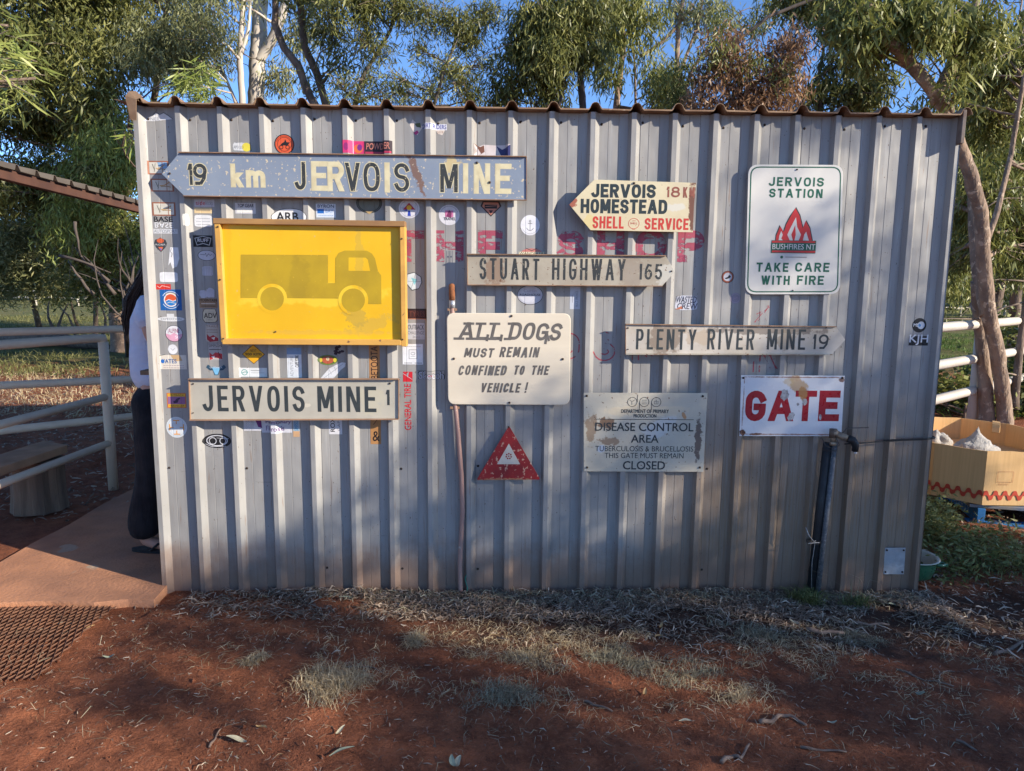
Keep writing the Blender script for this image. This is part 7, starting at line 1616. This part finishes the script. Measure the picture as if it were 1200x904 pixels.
for a in (([(890, 848), (905, 846), (915, 840), (930, 843), (945, 851)], .0085, 'curved grey stick on the dirt, lower right'), ([(845, 893), (860, 884), (868, 888), (878, 871)], .0075, 'short forked stick near the bottom edge, right of centre'), ([(945, 738), (965, 740), (989, 741)], .012, 'thick pale piece of wood below the standpipe'),
          ([(1000, 726), (1020, 727), (1042, 726)], .008, 'grey stick under the weeds by the cover plate'), ([(1165, 763), (1185, 758), (1215, 750)], .009, 'pale stick at the right edge'), ([(1050, 785), (1085, 795), (1118, 804)], .0045, 'long thin dark stick at the right of the dirt'), ([(938, 876), (965, 880), (992, 886)], .0050, 'thin dark stick at the bottom right'),
          ([(685, 824), (700, 830), (718, 836)], .0055, 'dark stick right of centre'), ([(1100, 800), (1102, 787), (1120, 781), (1150, 783)], .0030, 'thin arched twig at the right'), ([(245, 875), (252, 866), (259, 853)], .0045, 'short twig at the lower left'), ([(158, 708), (158, 696), (157, 694)], .0030, 'small upright twig stump by the concrete path'),
          ([(405, 780), (425, 781), (445, 787), (452, 786)], .0040, 'grey bent twig above the largest grass tuft'), ([(1045, 717), (1075, 712), (1098, 700)], .0032, 'thin long twig right of the wall end'), ([(1080, 727), (1084, 716), (1088, 712)], .0055, 'short curved stick on the earth mound'), ([(1120, 870), (1145, 878)], .0055, 'short dark stick at the lower right corner')):
    stick(*a)

# ================================================================== THE PERSON AT THE COUNTER
def skinned(name, joints, edges, mat, parent, sub=2, root=0):
    """joints: (pos, radius-pair)"""
    me = bpy.data.meshes.new(name); me.from_pydata([tuple(j[0]) for j in joints], edges, []); me.materials.append(mat)
    o = bpy.data.objects.new(name, me); COL.objects.link(o)
    md = o.modifiers.new('skin', 'SKIN'); md.use_smooth_shade = True
    for i, j in enumerate(joints):
        r = j[1] if hasattr(j[1], '__len__') else (j[1], j[1]); me.skin_vertices[0].data[i].radius = r; me.skin_vertices[0].data[i].use_root = (i == root)
    s_ = o.modifiers.new('sub', 'SUBSURF'); s_.levels = sub; s_.render_levels = sub
    dg = bpy.context.evaluated_depsgraph_get(); m2 = bpy.data.meshes.new_from_object(o.evaluated_get(dg)); o.modifiers.clear(); o.data = m2
    for p_ in m2.polygons: p_.use_smooth = True
    o.parent = parent; return o
M_SKIN = weather('skin', (.50, .27, .19), (.44, .23, .165), 20, .6, rough=.55, bump=.05)
M_HAIR = weather('dark_hair', (.020, .012, .009), (.038, .022, .015), 60, .9, rough=.7, bump=.5, stretch=(6, 6, .4), bump_scale=160)
M_SHIRT = weather('pale_blue_tshirt', (.56, .62, .76), (.50, .56, .70), 6, .7, rough=.9, bump=.7, bump_scale=7, bump_dist=.03, stretch=(1, 1, 1.8))
M_PANT = weather('black_trousers', (.010, .010, .013), (.016, .016, .02), 6, .7, rough=.9, bump=.6, bump_scale=8, bump_dist=.03, stretch=(2, 2, .5))
M_SOLE = weather('black_rubber', (.014, .014, .016), rough=.7, bump=.1)
ft = onZ(178, 634, .03)
per = empty('person', (ft.x+.07, ft.y, .017), 0, 'long-haired person in pale blue T-shirt and black trousers mostly hidden behind the left wall edge', 'person')
# local frame: facing +x, y to the left hand
V_ = Vector
J = [((.02, 0, .93), (.06, .06)), ((.02, 0, 1.05), (.08, .08)), ((.04, 0, 1.22), (.085, .085)), ((.07, 0, 1.36), (.075, .075)), ((.10, 0, 1.44), (.055, .055)), ((.125, 0, 1.50), (.05, .05)),
     ((.145, 0, 1.57), (.085, .075)), ((.150, 0, 1.64), (.088, .075)), ((.145, 0, 1.69), (.06, .055)),
     ((.07, .16, 1.375), (.055, .055)), ((.12, .20, 1.24), (.045, .045)), ((.19, .20, 1.13), (.038, .038)), ((.31, .17, 1.11), (.032, .032)), ((.42, .13, 1.12), (.024, .03)),
     ((.07, -.16, 1.375), (.055, .055)), ((.10, -.21, 1.23), (.045, .045)), ((.17, -.21, 1.12), (.038, .038)), ((.29, -.18, 1.10), (.032, .032)), ((.40, -.14, 1.11), (.024, .03)),
     ((.02, .07, .86), (.06, .06)), ((.03, .10, .50), (.058, .058)), ((.00, .10, .12), (.040, .040)), ((-.01, .10, .055), (.042, .035)), ((.10, .11, .030), (.028, .042)), ((.165, .11, .022), (.018, .040)),
     ((.02, -.07, .86), (.06, .06)), ((.00, -.10, .50), (.058, .058)), ((-.05, -.10, .12), (.040, .040)), ((-.06, -.10, .055), (.042, .035)), ((.05, -.11, .030), (.028, .042)), ((.115, -.11, .022), (.018, .040))]
E_ = [(0, 1), (1, 2), (2, 3), (3, 4), (4, 5), (5, 6), (6, 7), (7, 8), (3, 9), (9, 10), (10, 11), (11, 12), (12, 13), (3, 14), (14, 15), (15, 16), (16, 17), (17, 18), (0, 19), (19, 20), (20, 21), (21, 22), (22, 23), (23, 24), (0, 25), (25, 26), (26, 27), (27, 28), (28, 29), (29, 30)]
# hands: palm, four fingers, thumb rooted inside the palm
def hand(base, s_):
    k = len(J); px_, py_, pz_ = base
    J.append(((px_+.035, py_, pz_+.0), (.014, .036))); E_.append((13 if s_ > 0 else 18, k)); J.append(((px_+.075, py_, pz_-.002), (.012, .038))); E_.append((k, k+1)); kb = k+1
    for f, (oy, ln) in enumerate(((-.030, .062), (-.010, .072), (.010, .068), (.030, .052))):
        a = len(J); J.append(((px_+.090, py_+oy, pz_-.004), .0088)); J.append(((px_+.090+ln*.55, py_+oy*1.1, pz_-.012), .0082)); J.append(((px_+.090+ln, py_+oy*1.15, pz_-.030), .0070)); E_.extend([(kb, a), (a, a+1), (a+1, a+2)])
    a = len(J); J.append(((px_+.045, py_-s_*.045, pz_-.006), .011)); J.append(((px_+.075, py_-s_*.062, pz_-.014), .0095)); E_.extend([(k, a), (a, a+1)])
hand(J[13][0], 1); hand(J[18][0], -1)
body = skinned('body', J, E_, M_SKIN, per)
# face features on the (hidden) front of the head
mb = MB(); mb.lathe([(0, .0), (.008, .006), (.012, .02), (.006, .036), (0, .04)], (.232, 0, 1.585), 8); mb.build('nose', M_SKIN, per)
mb = MB(); mb.box((.226, 0, 1.560), (.012, .045, .008)); mb.build('mouth', paint((170, 90, 85)), per, bevel=.003)
for s_ in (-1, 1):
    mb = MB(); mb.lathe([(0, -.010), (.008, -.006), (.010, 0), (.008, .006), (0, .010)], (.222, s_*.030, 1.625), 10); mb.build('eye', paint((230, 228, 224)), per)
    mb = MB(); mb.lathe([(0, -.028), (.010, -.02), (.014, 0), (.012, .02), (0, .03)], (.150, s_*.078, 1.60), 8); mb.build('ear', M_SKIN, per)
# T-shirt
SJ = [((.02, 0, .885), (.145, .145)), ((.005, 0, 1.02), (.137, .137)), ((.02, 0, 1.20), (.137, .137)), ((.06, 0, 1.35), (.105, .105)), ((.085, 0, 1.42), (.07, .07)), ((.07, .17, 1.38), (.068, .068)), ((.115, .215, 1.26), (.078, .078)), ((.07, -.17, 1.38), (.068, .068)), ((.10, -.225, 1.25), (.078, .078))]
shirt = skinned('tshirt', SJ, [(0, 1), (1, 2), (2, 3), (3, 4), (3, 5), (5, 6), (3, 7), (7, 8)], M_SHIRT, per)
for v in shirt.data.vertices:
    n_ = noise.noise(Vector((v.co.x*9, v.co.y*9, v.co.z*5))); v.co += v.normal*(.014*n_-.010*abs(noise.noise(Vector((v.co.x*6, v.co.y*6, v.co.z*14)))))
    if v.co.z < .84: v.co.z = .84+(v.co.z-.84)*.1
# trousers: one mesh, wide legs
TJ = [((.02, 0, .96), (.125, .125)), ((.02, 0, .88), (.135, .135)), ((.02, .085, .78), (.102, .098)), ((.02, .09, .48), (.078, .078)), ((-.01, .10, .20), (.092, .085)), ((-.01, .10, .055), (.108, .100)), ((.02, -.085, .78), (.102, .098)), ((.0, -.095, .48), (.078, .078)), ((-.05, -.10, .20), (.092, .085)), ((-.05, -.10, .055), (.108, .100))]
tr_ = skinned('trousers', TJ, [(0, 1), (1, 2), (2, 3), (3, 4), (4, 5), (1, 6), (6, 7), (7, 8), (8, 9)], M_PANT, per)
for v in tr_.data.vertices:
    v.co += v.normal*(.008*noise.noise(Vector((v.co.x*11, v.co.y*11, v.co.z*4))))
    if v.co.z < .045: v.co.z = .045+.2*(v.co.z-.045)*.3
# hair
HJ = [((.12, 0, 1.70), (.05, .05)), ((.12, 0, 1.66), (.095, .095)), ((.10, 0, 1.60), (.092, .092)), ((.03, 0, 1.50), (.082, .082)), ((-.045, 0, 1.40), (.074, .074)), ((-.085, .0, 1.30), (.062, .062)), ((-.095, .01, 1.22), (.022, .022))]
hair = skinned('hair', HJ, [(i, i+1) for i in range(6)], M_HAIR, per, root=2)
for v in hair.data.vertices: v.co += v.normal*(.007*noise.noise(Vector((v.co.x*40, v.co.y*40, v.co.z*5)))-.012*(v.co.z < 1.5))
mb = MB(); hp = [Vector(j[0]) for j in HJ[1:]]; hr = [j[1][0] for j in HJ[1:]]
for k in range(260):
    an = random.uniform(0, 2*math.pi); rr_ = random.uniform(.80, 1.06); ln = random.randint(4, 6); ps_ = []
    for i in range(ln):
        r_ = hr[i]*rr_*(1 if i < 5 else 2.2); ps_.append(hp[i]+Vector((math.cos(an+.10*i)*r_, math.sin(an+.10*i)*r_, -.05 if i == 5 else 0))+Vector((random.gauss(0, .004), random.gauss(0, .004), random.gauss(0, .01))))
    mb.tube(ps_, [.0045, .004, .004, .0035, .003, .001][:ln], 4, cap=False)
mb.build('hair_strands', M_HAIR, per, kind='stuff')
for s_, ox in ((.11, 0), (-.11, -.05)):
    mb = MB(); n = 20; t0, b0_ = [], []
    for i in range(n):
        a = 2*math.pi*i/n; x = .055+ox+.135*math.cos(a); y = s_+(.046+.010*math.cos(a))*math.sin(a); t0.append((x, y, .014)); b0_.append((x, y, -.004))
    mb.raw(t0+b0_, [tuple(range(n)), tuple(reversed(range(n, 2*n)))]+[(i, n+i, n+(i+1) % n, (i+1) % n) for i in range(n)]); so = mb.build('sandal', M_SOLE, per)
    mb = MB(); c_ = (.165+ox, s_, .03)
    for q_ in (-1, 1): mb.tube([(.165+ox, s_, .018), (.145+ox, s_+q_*.015, .052), (.09+ox, s_+q_*.045, .052), (.045+ox, s_+q_*.05, .012)], .0065, 6)
    st_ = mb.build('strap', M_SOLE, per);
